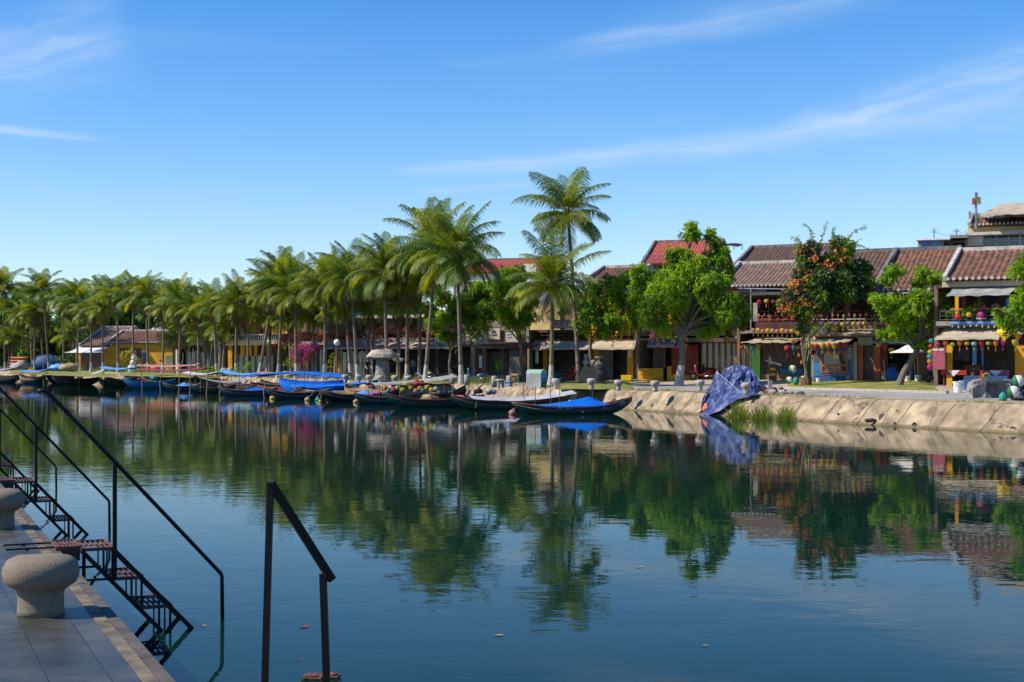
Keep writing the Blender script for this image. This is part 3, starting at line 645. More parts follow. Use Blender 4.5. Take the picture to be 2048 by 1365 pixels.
tree(G(1358,Y=84.5), (1368,652), 84.5, [(1380,472,22),(1372,505,18),(1383,452,14),(1425,486,20),(1418,468,12),(1432,515,24),(1355,512,20),(1348,545,22),(1445,505,16),(1452,545,24),(1385,540,34),(1275,540,20),(1290,568,30),(1325,550,22),(1335,590,42),(1380,580,40),(1430,575,38),(1300,620,32),(1350,630,42),(1400,630,42),(1445,615,36),(1478,605,26),(1485,638,18),(1320,650,20),(1440,655,22),(1410,665,16)],
     'big green shade tree with whitewashed trunk in front of the red brown wall', 5, trunk_r=.2, wash=1.1, racemes=16, dens=80)
tree(G(1182,Y=94), (1182,672), 94, [(1190,585,28),(1222,572,26),(1250,562,20),(1205,618,34),(1245,612,32),(1175,640,26),(1222,650,26),(1268,598,22),(1180,608,24),(1255,640,22),(1160,612,18)],
     'yellow blossoming tree in front of the red lettered banner', 6, trunk_r=.12, racemes=60)
tree(G(1046,Y=100), (1042,688), 100, [(1010,538,22),(1035,548,24),(1000,575,28),(1035,590,30),(1062,600,24),(985,615,28),(1020,632,28),(1050,635,22),(995,560,18)],
     'light green blossoming tree rising behind the pergola and its two signs', 7, trunk_r=.13, racemes=40)
tree(G(901,Y=102), (900,690), 102, [(858,615,20),(872,645,24),(895,632,24),(930,640,22),(955,650,22),(905,672,16),(945,612,20),(968,625,20),(900,600,20),(885,668,14),(942,582,24),(968,578,22),(920,602,20),(880,596,18),(985,590,18)],
     'small blossoming tree between the slanting palm and the blue scooter', 8, trunk_r=.09, racemes=22)
tree(G(1796,Y=74), (1841,682), 74, [(1788,545,20),(1775,560,14),(1852,546,22),(1838,565,18),(1872,560,14),(1765,600,20),(1800,600,28),(1838,605,30),(1878,596,22),(1775,628,18),(1812,640,24),(1852,632,28),(1890,628,20),(1790,660,16),(1768,668,12),(1826,664,18),(1872,662,20),(1845,692,10),(1748,598,10),(1888,650,14)],
     'bright green tree with a slanting forked trunk beside the white parasol', 9, trunk_r=.15, leafset=('leaf_y','leaf'))
tree(Vector((24.3,61,1.0)), (2090,690), 62, [(2046,545,22),(2060,600,36),(2008,630,18),(2020,650,18),(2048,630,24),(2095,560,46),(2110,620,44),(2030,610,14),(2052,522,14)],
     'bright green tree cut by the right photo edge above the yellow heart', 10, trunk_r=.14, leafset=('leaf_y','leaf'))
bg = tree(G(1612,Y=78.3), (1606,668), 78.3, [(1590,600,30),(1578,615,22),(1610,612,32),(1600,565,32),(1625,560,40),(1640,520,36),(1612,500,20),(1668,505,34),(1700,535,38),(1645,578,40),(1692,564,38),(1726,560,28),(1736,586,14),(1700,594,18),(1655,600,20),(1605,640,14),(1602,660,10)],
     'dark creeper clad tree dotted with orange blossoms over the lantern balcony', 12, leafset=('leaf_d','leaf'), dens=190, size=.12, trunk_r=.085, flowers=('orange_flower',8), fl_n=150, spread=.35, name='bougainvillea_tree')
rg = random.Random(4); sm = MB(); B = bg.location
for pts in [[(1680,515),(1695,480),(1710,462),(1735,451)],[(1690,510),(1705,488),(1722,478)],[(1640,490),(1650,460),(1655,440)],[(1628,490),(1622,462),(1608,447)],[(1605,495),(1596,478),(1580,474)],[(1660,490),(1668,468),(1670,452)],[(1600,520),(1590,500),(1597,470)],[(1700,500),(1716,490),(1740,500)]]:
    P = [W(x,y,78.3)-B for x,y in pts]; sm.tube(P, [.02]*(len(P)-1)+[.006], 4, 2)
    for a,b in zip(P,P[1:]):
        for k in range(int((b-a).length/.07)):
            leaf_blob(sm, a.lerp(b,k*.07/(b-a).length), .09, 2, .1, rg, nl=3)
sm.build('long_shoots', [M['leaf'],M['leaf_y'],M['bark']], bg)
# dark wood beyond the far left promenade, tree by tree
for k,(px,Y,lo,lab) in enumerate([(20,262,[(0,640,40),(30,660,40),(20,700,34),(-20,690,40),(50,700,26)],'dark tree behind the palms at the left photo edge'),(85,258,[(75,650,34),(100,680,36),(70,700,32),(110,705,28)],'dark tree behind the blue heap'),
    (150,255,[(140,640,30),(165,655,30),(150,690,34),(190,640,28)],'dark tree behind the white awning'),(205,250,[(200,630,30),(228,622,24),(185,650,22),(256,638,26),(275,652,22),(240,655,20)],'dark tree behind the left end of the cottage roof'),
    (700,150,[(660,640,30),(690,620,34),(725,640,34),(755,615,32),(700,660,26)],'dark tree behind the long awning, left of the concrete stump'),(810,146,[(780,640,32),(812,620,34),(840,640,32),(800,660,24)],'dark tree behind the long awning, right of the concrete stump'),
    (385,215,[(370,650,26),(400,665,26),(385,690,24),(415,640,24),(430,670,20)],'dark tree behind the green net'),(330,235,[(300,625,24),(335,630,26),(350,650,20)],'dark tree behind the cottage ridge')]):
    b = Vector(((px-CX)*Y/F, Y, 1.29)); tree(b, (px,720), Y, lo, lab, 30+k, ('leaf_d','leaf'), dens=16, size=.5, trunk_r=.3, group='dark trees behind the palms')

# shrubs and creepers
def shrub(c, lobes, Y, label, seed, leafset=('leaf','leaf_y'), size=.11, dens=130, flower=None, fl=0, name='shrub', cat='shrub', group='shrubs and creepers on the shops', sub='foliage', stems=True):
    rg = random.Random(seed); t = thing(name, label, cat, c, 0, group); B = Vector(c); mb = MB(); fm = MB(); st = MB()
    for (px,py,r) in lobes:
        rm = r*Y/F; q = W(px,py,Y+rg.uniform(-.5,.5)*rm)-B
        leaf_blob(mb, q, rm, int(dens*rm*rm*2.2)+14, size, rg, nl=4, inner=.25); st.tube([(q.x*.4,q.y*.4,min(0,q.z)*.5),(q.x*.7,q.y,q.z*.6),q], [.03,.02,.01], 5)
        for _ in range(int(fl*rm*rm)+(3 if fl else 0)):
            d = Vector((rg.gauss(0,1),rg.gauss(-.5,1),rg.gauss(0,1))).normalized()*rm*rg.uniform(.8,1.1)+q
            for k in range(8):
                o = d+Vector((rg.gauss(0,.07),rg.gauss(0,.07),rg.gauss(0,.07))); a = Vector((rg.gauss(0,1),rg.gauss(0,1),rg.gauss(0,1))).normalized()*.06; b2 = a.cross(Vector((rg.gauss(0,1),rg.gauss(0,1),1))).normalized()*.055
                b = len(fm.v); fm.v.extend([tuple(o-a),tuple(o+b2),tuple(o+a),tuple(o-b2)]); fm.f.append((b,b+1,b+2,b+3)); fm.m.append(0)
    mb.build(sub, [M[x] for x in leafset], t)
    if stems: st.build('stem', M['bark'], t)
    if flower and fm.v: fm.build('blossom', M[flower], t)
    return t
shrub(G(600,Y=119), [(588,712,9),(596,703,10),(606,698,12),(618,704,12),(612,716,9),(628,696,10),(600,722,7),(640,700,7),(588,698,7)], 119, 'magenta bougainvillea bush beside the hotel doorway', 1, flower='magenta_flower', fl=150)
shrub(W(1150,697,103), [(1118,676,10),(1135,670,11),(1152,668,12),(1170,672,11),(1190,676,11),(1208,682,9),(1100,684,8),(1225,676,10),(1085,690,6)], 103, 'green creeper spread over the beige awning below the red lettered banner', 2, flower='pink_flower', fl=6, name='creeper', cat='creeper')
shrub(W(1190,690,101), [(1185,686,9),(1194,692,8),(1178,693,6)], 101, 'pink flowering creeper at the end of the beige awning', 3, flower='pink_flower', fl=140, name='creeper', cat='creeper')
shrub(W(1350,680,92.5), [(1345,655,12),(1362,662,12),(1350,676,11),(1336,648,8),(1370,650,12)], 92, 'dense dark green shrub on the mauve awning beside the yellow letters', 4, leafset=('leaf_d','leaf'))
shrub(W(1312,655,94.5), [(1315,650,5),(1306,674,5),(1325,648,4)], 93, 'magenta flowering creeper left of the yellow letters', 5, flower='magenta_flower', fl=200, name='creeper', cat='creeper')
shrub(W(940,690,105), [(935,668,10),(955,660,12),(945,680,9),(965,668,12),(925,675,7)], 105, 'dark green creeper left of the cream sign', 6, leafset=('leaf_d','leaf'), flower='white_flower', fl=20, name='creeper', cat='creeper')
shrub(W(1055,690,105), [(1052,678,9),(1065,672,9),(1070,686,7)], 104, 'dark green creeper right of the white sign', 7, leafset=('leaf_d','leaf'), name='creeper', cat='creeper')
shrub(W(1622,690,81), [(1618,650,9),(1625,668,10),(1620,640,7),(1628,655,8)], 81, 'leafy creeper climbing the balcony beside the twisted trunk', 8, name='creeper', cat='creeper')
shrub(W(1660,668,81), [(1652,652,8),(1668,655,8)], 80.5, 'potted green plant on the lantern balcony', 9)
shrub(W(1930,625,72), [(1945,618,10),(1958,612,9),(1932,624,8),(1950,630,6)], 71.5, 'green trailing plant on the upper balcony of the restaurant', 10)
shrub(G(575,Y=121), [(575,728,9),(577,720,7)], 121, 'bushy potted plant in a pale pot left of the hotel doorway', 11)
shrub(G(664,Y=117), [(662,722,8),(668,712,8),(660,735,6)], 117, 'young shrub right of the hotel doorway', 12)
shrub(G(502,Y=126), [(498,728,7),(492,735,6)], 126, 'low shrub behind the net in front of the hotel', 13)
shrub(G(998,Y=99), [(998,733,8),(996,727,6)], 99, 'yellow green potted plant under the pergola', 14, leafset=('leaf_y','leaf_y'))
shrub(G(115,Y=190), [(118,718,8),(128,722,8),(140,716,9)], 190, 'grey green bush left of the white awning', 15, leafset=('leaf_d','leaf'), size=.2, dens=70)
shrub(G(255,Y=172), [(250,712,9),(262,706,8)], 172, 'reddish flowering bush at the cottage wall', 16, size=.2, dens=60, flower='orange_flower', fl=60)
shrub(G(430,Y=132), [(405,742,7),(420,740,9),(436,744,7),(392,746,5)], 132, 'light green waterside bush above the grey tarpaulin', 17, leafset=('leaf_y','leaf'), size=.16, dens=80)
shrub(G(465,Y=126), [(462,746,6),(475,742,7),(484,747,5)], 126, 'light green waterside bush right of the light blue tarpaulin', 18, leafset=('leaf_y','leaf'), size=.16, dens=80)
shrub(G(290,Y=160), [(275,735,6),(290,733,7),(305,736,6)], 160, 'light green weeds in front of the cottage door', 19, leafset=('leaf_y','leaf'), size=.2, dens=60)
# balcony flowers of the shop row
for k,(x0,x1,y0,y1,Y,c,lab) in enumerate([(562,600,676,680,133,'pink_flower','salmon flower box on the hotel balcony, left end by the slanting palm'),(602,655,672,676,129,'pink_flower','salmon flower box on the hotel balcony, right end above the bougainvillea'),(656,735,668,672,120,'pink_flower','pink flower box over the long beige awning, left half'),(738,820,664,668,114,'pink_flower','pink flower box over the long beige awning, middle'),(822,900,664,667,110,'pink_flower','pink flower box over the long beige awning, right end')]):
    lobes = [(x0+(x1-x0)*i/11, y0+rnd.uniform(-5,8), 6) for i in range(12)]
    shrub(W((x0+x1)/2,(y0+y1)/2+9,Y), lobes, Y, lab, 40+k, flower=c, fl=190, name='flower_box', cat='flower box', group='flower boxes on the balconies', stems=False, dens=60)
# grass at the water edge
def reeds(px0, px1, label, seed, hpx, Y0, Y1):
    rg = random.Random(seed); mb = MB(); c = W((px0+px1)/2,720,(Y0+Y1)/2); c.z = 0
    for _ in range(230):
        u = rg.gauss(.5,.17); u = min(.88,max(.12,u)); Y = Y0+(Y1-Y0)*u; x = (px0+(px1-px0)*u-CX)*Y/F; b = Vector((x+rg.gauss(0,.06),Y+rg.gauss(.0,.12),-.05))-c
        h = hpx*Y/F*rg.uniform(.3,1.15)*(1.1-1.7*abs(u-.5)); d = Vector((rg.gauss(0,.4),rg.gauss(0,.35),1)).normalized(); s = Vector((.013,.006,0)); m = b+d*h*.6; tp = b+d*h+Vector((d.x,d.y,-.3))*h*.35
        i = len(mb.v); mb.v.extend([tuple(b-s),tuple(b+s),tuple(m+s*.8),tuple(m-s*.8),tuple(tp)]); mb.f += [(i,i+1,i+2,i+3),(i+3,i+2,i+4)]; mb.m += [0,0]
    o = mb.build('reed_tuft', M['grass_blade'], None, c); tag(o, label, 'reeds', 'reed tufts growing at the embankment foot')
reeds(1450,1505,'reed tuft just right of the blue tarpaulin',1,44,62.6,60.4); reeds(1490,1556,'wide bushy reed tuft, middle of the three',2,42,61,58.9); reeds(1545,1600,'slim pointed reed tuft farthest from the tarpaulin',3,44,58.9,57.4)
# verge weeds (nobody could count them)
rg = random.Random(9); mb = MB()
for i in range(2600):
    k = rg.uniform(18,60); i0 = int(k); s = rg.choice([1.05,1.2,1.5,1.8])+rg.gauss(0,.12); 
    if noise.noise(Vector((line[i0].x*.5,line[i0].y*.5,3))) < -.05 : continue
    p = line[i0].lerp(line[i0+1],k-i0)+nrm[i0]*max(.95,s); h = rg.uniform(.05,.16); d = Vector((rg.gauss(0,.5),rg.gauss(0,.5),1)).normalized()*h; b = len(mb.v); q = Vector((p.x,p.y,.97)); sv = Vector((.02,.01,0))
    mb.v.extend([tuple(q-sv),tuple(q+sv),tuple(q+d)]); mb.f.append((b,b+1,b+2)); mb.m.append(0 if rg.random() < .6 else 1)
for i in range(9000):
    k = rg.uniform(58,min(len(line)-3,150)); i0 = int(k); s = rg.uniform(1.0,7.5)
    if noise.noise(Vector((k*.35,s*.5,3))) < .02: continue
    p = line[i0].lerp(line[i0+1],k-i0)+nrm[i0]*s; h = rg.uniform(.2,.75); d = Vector((rg.gauss(0,.4),rg.gauss(0,.4),1)).normalized()*h; b = len(mb.v); q = Vector((p.x,p.y,.97)); sv = Vector((.05,.02,0))
    mb.v.extend([tuple(q-sv),tuple(q+sv),tuple(q+d)]); mb.f.append((b,b+1,b+2)); mb.m.append(0 if rg.random() < .75 else 1)
mb.build('verge_grass', [M['grass_blade'],M['dirt']])['kind'] = 'stuff'

# ------------------------------------------------------------------ boats
def hull_profile(L_, B, h, bow, stern, flip):
    st = []
    for i in range(25):
        t = -1+2*i/24; a = abs(t)
        half = B*max(.02,(1-a**2.6))**.8
        sheer = h+(bow if t > 0 else stern)*a**2.7
        zb = -.14+(a**3.2)*(sheer*.72+.14)
        st.append((t*L_/2, half, sheer, zb))
    return st
def boat(sp, Ys, bp, Yb, label, low='hull_green', up='hull_brown', h=.36, B=.62, bow=.38, stern=.24, thw=4, poles=(), cover=None, canopy=None, group='wooden boats moored along the embankment', name='wooden_boat', eye=False, rail='gunwale'):
    a = W(sp,720,Ys); b = W(bp,720,Yb); a.z = b.z = 0; d = b-a; L_ = d.length
    t = thing(name, label, 'boat', (a+b)/2, math.atan2(d.y,d.x), group); st = hull_profile(L_,B,h,bow,stern,1)
    mb = MB(); cols = []
    for x,hf,sh,zb in st:
        row = []
        for s in (-1,1):
            r = [(0,zb),(.55,zb+.1*(sh-zb)),(.86,zb+.4*(sh-zb)),(.95,zb+.62*(sh-zb)),(1,sh)]
            row.append([(x, s*hf*w, z) for w,z in r])
        cols.append(row)
    for si in (0,1):
        b0 = len(mb.v)
        for row in cols: mb.v.extend(row[si])
        for i in range(24):
            for j in range(4):
                q = (b0+i*5+j, b0+i*5+j+1, b0+(i+1)*5+j+1, b0+(i+1)*5+j); mb.f.append(q if si else q[::-1]); mb.m.append(0 if j < 3 else 1)
    mb.build('hull', [M[low],M[up]], t, smooth=False)
    mb = MB()
    for s in (-1,1): mb.tube([(x,s*hf,sh) for x,hf,sh,zb in st], .022, 5)
    mb.build('gunwale', M[rail], t)
    mb = MB()
    for s in (-1,1): mb.tube([(x,s*hf*.965,zb+.64*(sh-zb)) for x,hf,sh,zb in st], .014, 5)
    mb.build('rubbing_strake', M[rail], t)
    mb = MB(); b0 = 0; k = st[2:-2]
    mb.v = [(x,s*hf*.9,zb+.35*(sh-zb)) for x,hf,sh,zb in k for s in (-1,1)]; mb.f = [(2*i,2*i+2,2*i+3,2*i+1) for i in range(len(k)-1)]; mb.m = [0]*len(mb.f)
    mb.build('floor_boards', M['deck'], t)
    for i in range(thw):
        x,hf,sh,zb = st[4+int(16*(i+.5)/thw)]; mb = MB(); mb.box(x-.09,x+.09,-hf*.95,hf*.95,sh-.09,sh-.05); mb.build('thwart', M['deck'], t)
    if eye:
        for s in (-1,1):
            x,hf,sh,zb = st[21]; x2,hf2,sh2,zb2 = st[22]; mb = MB(); c = Vector(((x+x2)/2, s*(hf+hf2)/2*.99, zb+.84*(sh-zb))); dv = Vector((x2-x, s*(hf2-hf), (sh2-sh)*.6)).normalized(); o = Vector((0,s*.012,0)); n_ = Vector((0,0,1))
            for rad,m in ((.1,0),(.045,1)):
                vs_ = [c+o*(1+m)+dv*math.cos(q*.628)*rad*1.7+n_*math.sin(q*.628)*rad*.6 for q in range(10)]; mb.add(vs_, [tuple(range(10))], m)
            mb.build('bow_eye', [M['p_white'],M['hull_dark']], t)
    for (u,hh,lean) in poles:
        x = u*L_/2; mb = MB(); mb.tube([(x,.1,.1),(x+lean,.1,hh)], .017, 5); mb.build('pole', M['steel_dark'], t)
    if cover:
        m,u0,u1,pk,ph,up_ = cover           # tarpaulin pulled over a ridge and tied to the gunwales
        x0,x1,xp = u0*L_/2,u1*L_/2,pk*L_/2
        def fn(u,v):
            x = x0+(x1-x0)*u; tt = min(1,abs(2*x/L_)); hf = B*max(.02,1-tt**2.6)**.8; sh = h+(bow if x > 0 else stern)*tt**2.7
            rdg = ph*(max(0,(x-x0)/(xp-x0))**1.3 if x < xp else max(0,(x1-x)/(x1-xp))**1.1); w_ = 2*abs(v-.5)
            return (x, (v-.5)*2*hf*1.05, sh+.02+rdg*(1-w_**1.15)-.06*w_*(w_ > .95)+.018*noise.noise(Vector((x*3,v*4,ph*9))))
        mb = MB(); mb.grid(fn, 28, 14); mb.build('cover', M[m], t, smooth=True)
    if canopy:
        m,u0,u1,z0,z1,sag = canopy
        x0,x1 = u0*L_/2,u1*L_/2
        def fn(u,v):
            x = x0+(x1-x0)*u; w_ = (v-.5)*2
            return (x, w_*B*1.1, z0+(z1-z0)*u-sag*math.sin(math.pi*u)+.1*(1-w_*w_)-.05*abs(w_)+.025*noise.noise(Vector((x*2,v*3,z0*5))))
        mb = MB(); mb.grid(fn, 22, 8); mb.build('canopy', M[m], t, smooth=True)
        for u in (0.04,.96):
            for s in (-1,1):
                p = fn(u, .5+.46*s); mb = MB(); mb.tube([(p[0],s*B*.7,.1),(p[0],p[1]*.95,p[2])], .018, 5); mb.build('canopy_post', M['bamboo'], t)
    return t
front = boat(1024,64.6,1264,66.2,'brown and green wooden boat under a bright blue peaked tarpaulin, closest to the blue heap',poles=((-.78,1.55,-.08),(-.62,1.3,.05),(-.35,1.7,-.06),(-.2,1.6,-.03),(.35,1.55,-.05),(.72,1.35,0)),cover=('tarp_blue',-.62,.56,.28,.4,0),eye=True,bow=.42,stern=.2,h=.38,B=.7)
boat(1140,73.0,903,70.4,'brown and green wooden boat with long whitish canopy sheet, behind the blue peaked one',canopy=('tarp_white',-1.0,.74,.85,.62,.22),poles=((.74,1.9,-.03),(.55,1.75,.15)),bow=.34,h=.42,B=.75,up='hull_brown')
lan = boat(968,76.3,772,73.8,'brown and green wooden boat loaded with colourful paper lanterns',bow=.36,h=.4,B=.75,rail='wood')
boat(845,81.5,708,79.3,'teal bottomed wooden boat holding a red bundle, left of the lantern boat',low='hull_teal',bow=.3,h=.38,B=.65,canopy=('tarp_grey',-1.9,.55,1.55,1.12,.1),poles=((.2,1.5,0),(.5,1.25,0)))
boat(772,86.5,642,84.4,'dark blue wooden boat with a small light blue cover, left of the teal bottomed boat',low='hull_dark',up='hull_dark',bow=.3,h=.42,B=.65,cover=('tarp_sky',-.7,-.05,-.3,.25,0))
boat(660,92.5,530,90.4,'blackish wooden boat in front of the large blue tarpaulin boat',low='hull_teal',up='hull_dark',bow=.34,h=.4,B=.65,poles=((-.2,2,.05),(.1,1.7,0),(.5,1.6,.05)))
boat(555,98.4,436,97.0,'dark wooden boat with a bright blue cover by two yellow floats',low='hull_teal',up='hull_brown',bow=.32,h=.4,cover=('tarp_blue',-.6,.1,-.3,.22,0),poles=((-.1,1.8,0),(.3,1.6,0)))
boat(700,99.5,500,104.,'large boat roofed with a sagging bright blue tarpaulin and red lining',low='hull_dark',up='tarp_red',h=.5,B=1.0,canopy=('tarp_blue',-1.,1.,1.32,1.28,-.28),poles=((-.2,2.4,0),(-.5,2.4,0),(.3,2.3,0)))
boat(690,95.5,558,98.5,'boat wrapped in a trough shaped bright blue tarpaulin, lower of two blue roofed boats',low='tarp_blue',up='tarp_blue',rail='tarp_blue',h=1.02,B=.8,bow=.2,stern=.14,thw=3)
boat(745,91.5,585,95.,'boat with long thin blue canopy sheet below the trough shaped tarpaulin',low='hull_dark',up='hull_tan',h=.45,canopy=('tarp_blue',-1.1,.9,1.1,.78,.12),rail='tarp_white')
boat(775,88.8,690,91.,'tan hulled boat pulled up beside the concrete stump',low='hull_tan',up='hull_tan',h=.6,B=.8,cover=('hull_tan',-.5,.5,0,.2,0))
boat(860,84.0,932,82.6,'dark boat with upturned bow behind the lantern boat',low='hull_dark',up='hull_brown',h=.55,B=.75,bow=.5)
boat(472,109.,380,107.,'dark wooden boat with a limp grey canopy sheet by the weeds',low='hull_green',up='hull_brown',canopy=('tarp_grey',-1.6,.75,1.1,1.2,.35),bow=.3,poles=((.2,1.9,0),(-.4,1.8,0)))
boat(402,116.5,326,115.,'dark boat with sky blue cover behind the two slanting bamboo poles',low='hull_teal',up='hull_dark',cover=('tarp_sky',-.7,.35,-.1,.3,0),bow=.3)
boat(352,123.5,246,121.8,'bright blue rowing boat with pointed bow left of the bamboo poles',low='hull_blue',up='hull_blue',rail='hull_blue',h=.6,B=.7,bow=.35)
boat(410,128.,285,131.,'boat with a dark red canopy sheet behind the bright blue rowing boat',low='hull_dark',up='hull_brown',canopy=('tarp_red',-1.1,1.,1.75,1.65,.2),h=.5)
boat(400,136.,280,139.,'boat with a pink and blue grey canopy sheet farthest in by the cottage',low='hull_dark',up='hull_brown',canopy=('tarp_pink',-1.,1.,2.0,1.95,.1),h=.5)
boat(258,133.,196,131.6,'deep green wooden boat left of the bright blue rowing boat',low='hull_green',up='hull_brown',h=.55,bow=.3)
boat(280,142.,208,145.,'boat with a lilac and red canopy sheet behind the deep green boat',low='hull_dark',up='hull_brown',canopy=('tarp_sky',-1.,1.,1.8,1.75,.2),h=.5)
boat(202,142.5,104,140.6,'long dark green boat under a grey sheet before the white awning',low='hull_green',up='hull_brown',h=.6,canopy=('tarp_grey',-1.1,.4,1.5,1.0,.35),bow=.3)
boat(150,148.5,92,150.,'boat with bright blue cover behind the long dark green boat',low='hull_dark',up='hull_dark',h=.8,cover=('tarp_blue',-.8,.8,0,.3,0))
boat(92,149.,38,150.,'teal boat with pale bow hangings near the left photo edge',low='hull_teal',up='hull_tan',h=.65,B=.7,canopy=('tarp_sky',-1.3,.6,1.5,1.35,.15))
boat(42,155.,-22,157.,'dark boat with a cream sheet at the left photo edge',low='hull_dark',up='hull_dark',h=.7,canopy=('tarp_white',-1.,.9,1.75,1.25,.1))
boat(695,104.,600,107.,'second row boat under a navy sheet behind the large blue roofed boats',low='hull_dark',up='hull_brown',h=.55,canopy=('tarp_navy',-1.,1.,1.5,1.35,.2),poles=((.3,2.3,0),))
boat(612,109.,520,112.,'second row dark boat with a tan canopy sheet below the hotel doorway',low='hull_dark',up='hull_dark',h=.6,canopy=('hull_tan',-.9,.8,1.5,1.5,.15),poles=((.2,2.4,0),(-.5,2.2,0)))
boat(528,113.,445,117.,'second row teal boat with a sky blue canopy sheet below the hotel balustrade',low='hull_teal',up='hull_brown',h=.55,canopy=('tarp_sky',-1.,.9,1.45,1.6,.2))
boat(452,121.,372,125.,'second row dark green boat with a white sheet before the dark green net',low='hull_green',up='hull_brown',h=.55,canopy=('tarp_white',-.9,.9,1.5,1.4,.2),poles=((.4,2.6,.1),))
boat(800,85.5,742,88.,'dark boat wedged behind the teal bottomed boat, below the concrete stump',low='hull_dark',up='hull_tan',h=.7,B=.7)
# writing on the front boat's side
def text(s, size, m, parent, loc, rot, ext=.004, name='lettering'):
    cu = bpy.data.curves.new('t','FONT'); cu.body = s; cu.size = size; cu.extrude = ext; cu.align_x = 'CENTER'; cu.align_y = 'CENTER'
    o = bpy.data.objects.new('t', cu); COL.objects.link(o); bpy.context.view_layer.update()
    me = bpy.data.meshes.new_from_object(o.evaluated_get(bpy.context.evaluated_depsgraph_get())); bpy.data.objects.remove(o); me.materials.clear(); me.materials.append(M[m])
    return put(name, me, parent, loc, rot)
text('HA', .17, 'tarp_white', front, (-.83,-.71,.31), (R(90),0,0))
mb = MB()
for i in range(4): mb.box(-.6+i*.1,-.55+i*.1,-.715,-.71,.27,.3+.02*(i%2))
for i in range(3): mb.box(1.28+i*.12,1.31+i*.12,-.62+i*.03,-.61+i*.03,.24,.42)
for a in range(5): mb.bar((.24+.06*math.cos(a*1.257),-.705,.12+.06*math.sin(a*1.257)),(.24+.06*math.cos((a+2)*1.257),-.705,.12+.06*math.sin((a+2)*1.257)),.014)
mb.build('painted_mark', M['tarp_white'], front)

# things in the lantern boat
PAL = ['yellow','orange','pink','teal','red','lime','magenta','yellow','cream','cyan','mint','red','yellow','darkred']
LAN = {}
def lantern_mesh(shape, c):
    if (shape,c) in LAN: return LAN[shape,c]
    mb = MB()
    prof = {'round':[(.03,.115),(.07,.11),(.125,.07),(.14,0),(.125,-.07),(.07,-.11),(.03,-.115)], 'drop':[(.04,.15),(.11,.145),(.15,.1),(.155,.04),(.12,-.06),(.06,-.15),(.025,-.18)],
            'cap':[(.05,.13),(.1,.12),(.145,.05),(.15,-.02),(.12,-.08),(.05,-.1)], 'bud':[(.02,.12),(.06,.09),(.08,.03),(.06,-.04),(.03,-.08),(.02,-.1)]}[shape]
    mb.lathe(prof, 12)
    for i,p in enumerate(list(mb.v)):
        if (i%12)%2: mb.v[i] = (p[0]*.95,p[1]*.95,p[2])
    top = prof[0][1]; mb.lathe([(.035,top),(.035,top+.025),(.0,top+.025)], 8, m=1); mb.tube([(0,0,top+.02),(0,0,top+.09)], .005, 4, 1)
    LAN[shape,c] = mb.mesh('lantern', [M['p_'+c],M['hull_dark']]); return LAN[shape,c]
TAS = {}
def tassel(c):
    if c not in TAS:
        mb = MB(); mb.tube([(0,0,0),(0,0,-.06)], .006, 4); mb.lathe([(.012,-.06),(.02,-.09),(.022,-.22),(.0,-.23)], 6); TAS[c] = mb.mesh('tassel', M['p_'+c])
    return TAS[c]
CN = dict(darkred='dark red', lime='lime green', cream='cream', mint='pale mint', teal='sea green')
def lantern(p, c, shape, label, sc=1., group=None, tas=True):
    o = put('paper_lantern', lantern_mesh(shape,c), None, p, (0,0,rnd.random()*6), sc*.74); tag(o, label, 'lantern', group)
    if tas: put('tassel', tassel(c if c not in ('white','mint') else 'yellow'), o, (0,0,{'round':-.115,'drop':-.18,'cap':-.1,'bud':-.1}[shape]))
    return o
for k,(px,py,c) in enumerate([(805,780,'yellow'),(822,776,'lime'),(832,782,'pink'),(840,777,'orange'),(846,781,'teal'),(854,775,'yellow'),(863,780,'yellow'),(872,778,'mint'),(770,777,'orange'),(777,782,'teal'),(787,780,'magenta'),(795,776,'lime')]):
    lantern(W(px,py,75.3-(px-800)*.008), c, 'round', f"{CN.get(c,c)} round lantern hanging in the lantern boat, {ORD[sorted([805,822,832,840,846,854,863,872,770,777,787,795]).index(px)]} from its bow", 1.35, 'lanterns on the lantern boat', False)
mb = MB()
for px in (800,858,905): mb.tube([W(px,806,75)-lan.location, W(px,766,75)-lan.location], .02, 5)
mb.tube([W(770,769,75)-lan.location, W(905,764,75)-lan.location], .015, 5)
o = mb.build('lantern_frame', M['bamboo'], lan); o.matrix_parent_inverse = Matrix.Rotation(-lan.rotation_euler.z,4,'Z')
def cloth_bundle(px, py, Y, r, c, label, seed, n=3):
    mb = MB(); rg = random.Random(seed)
    for k in range(n): mb.rock((rg.uniform(-r,r)*.8,rg.uniform(-r,r)*.5,rg.uniform(0,r*.3)), r*rg.uniform(.6,.9), seed+k, amp=.5, sc=(1.3,1,.8))
    tag(mb.build('bundle', M[c], None, W(px,py,Y), smooth=True), label, 'bundle', 'bundles lying in the boats')
cloth_bundle(752,792,79.6,.2,'p_magenta','crimson bundle lying in the teal bottomed boat',1); cloth_bundle(768,790,79.9,.17,'scoot_grey','grey bundle right of the crimson bundle in the boat',2); cloth_bundle(776,795,79.0,.1,'tarp_blue','small bright blue bag on the gunwale near the crimson bundle',3)
cloth_bundle(838,768,76,.22,'p_red','red paper flowers heaped on the lantern boat',4,5); cloth_bundle(880,790,74.6,.28,'hull_dark','black rag heap at the stern of the lantern boat',5); cloth_bundle(922,796,71.4,.16,'tarp_orange','orange cloth lying in the boat with whitish canopy',6); cloth_bundle(958,783,74.6,.2,'shirt_black','black bag against the embankment above the whitish canopy',7); cloth_bundle(984,785,74.4,.22,'scoot_grey','dark grey bag sitting at the water edge right of the black bag',8)
cloth_bundle(308,757,124.,.3,'p_teal','sea green bundle in the bright blue rowing boat',9,2); cloth_bundle(278,760,123,.22,'p_magenta','pink bundle at the bow of the bright blue rowing boat',10,2)
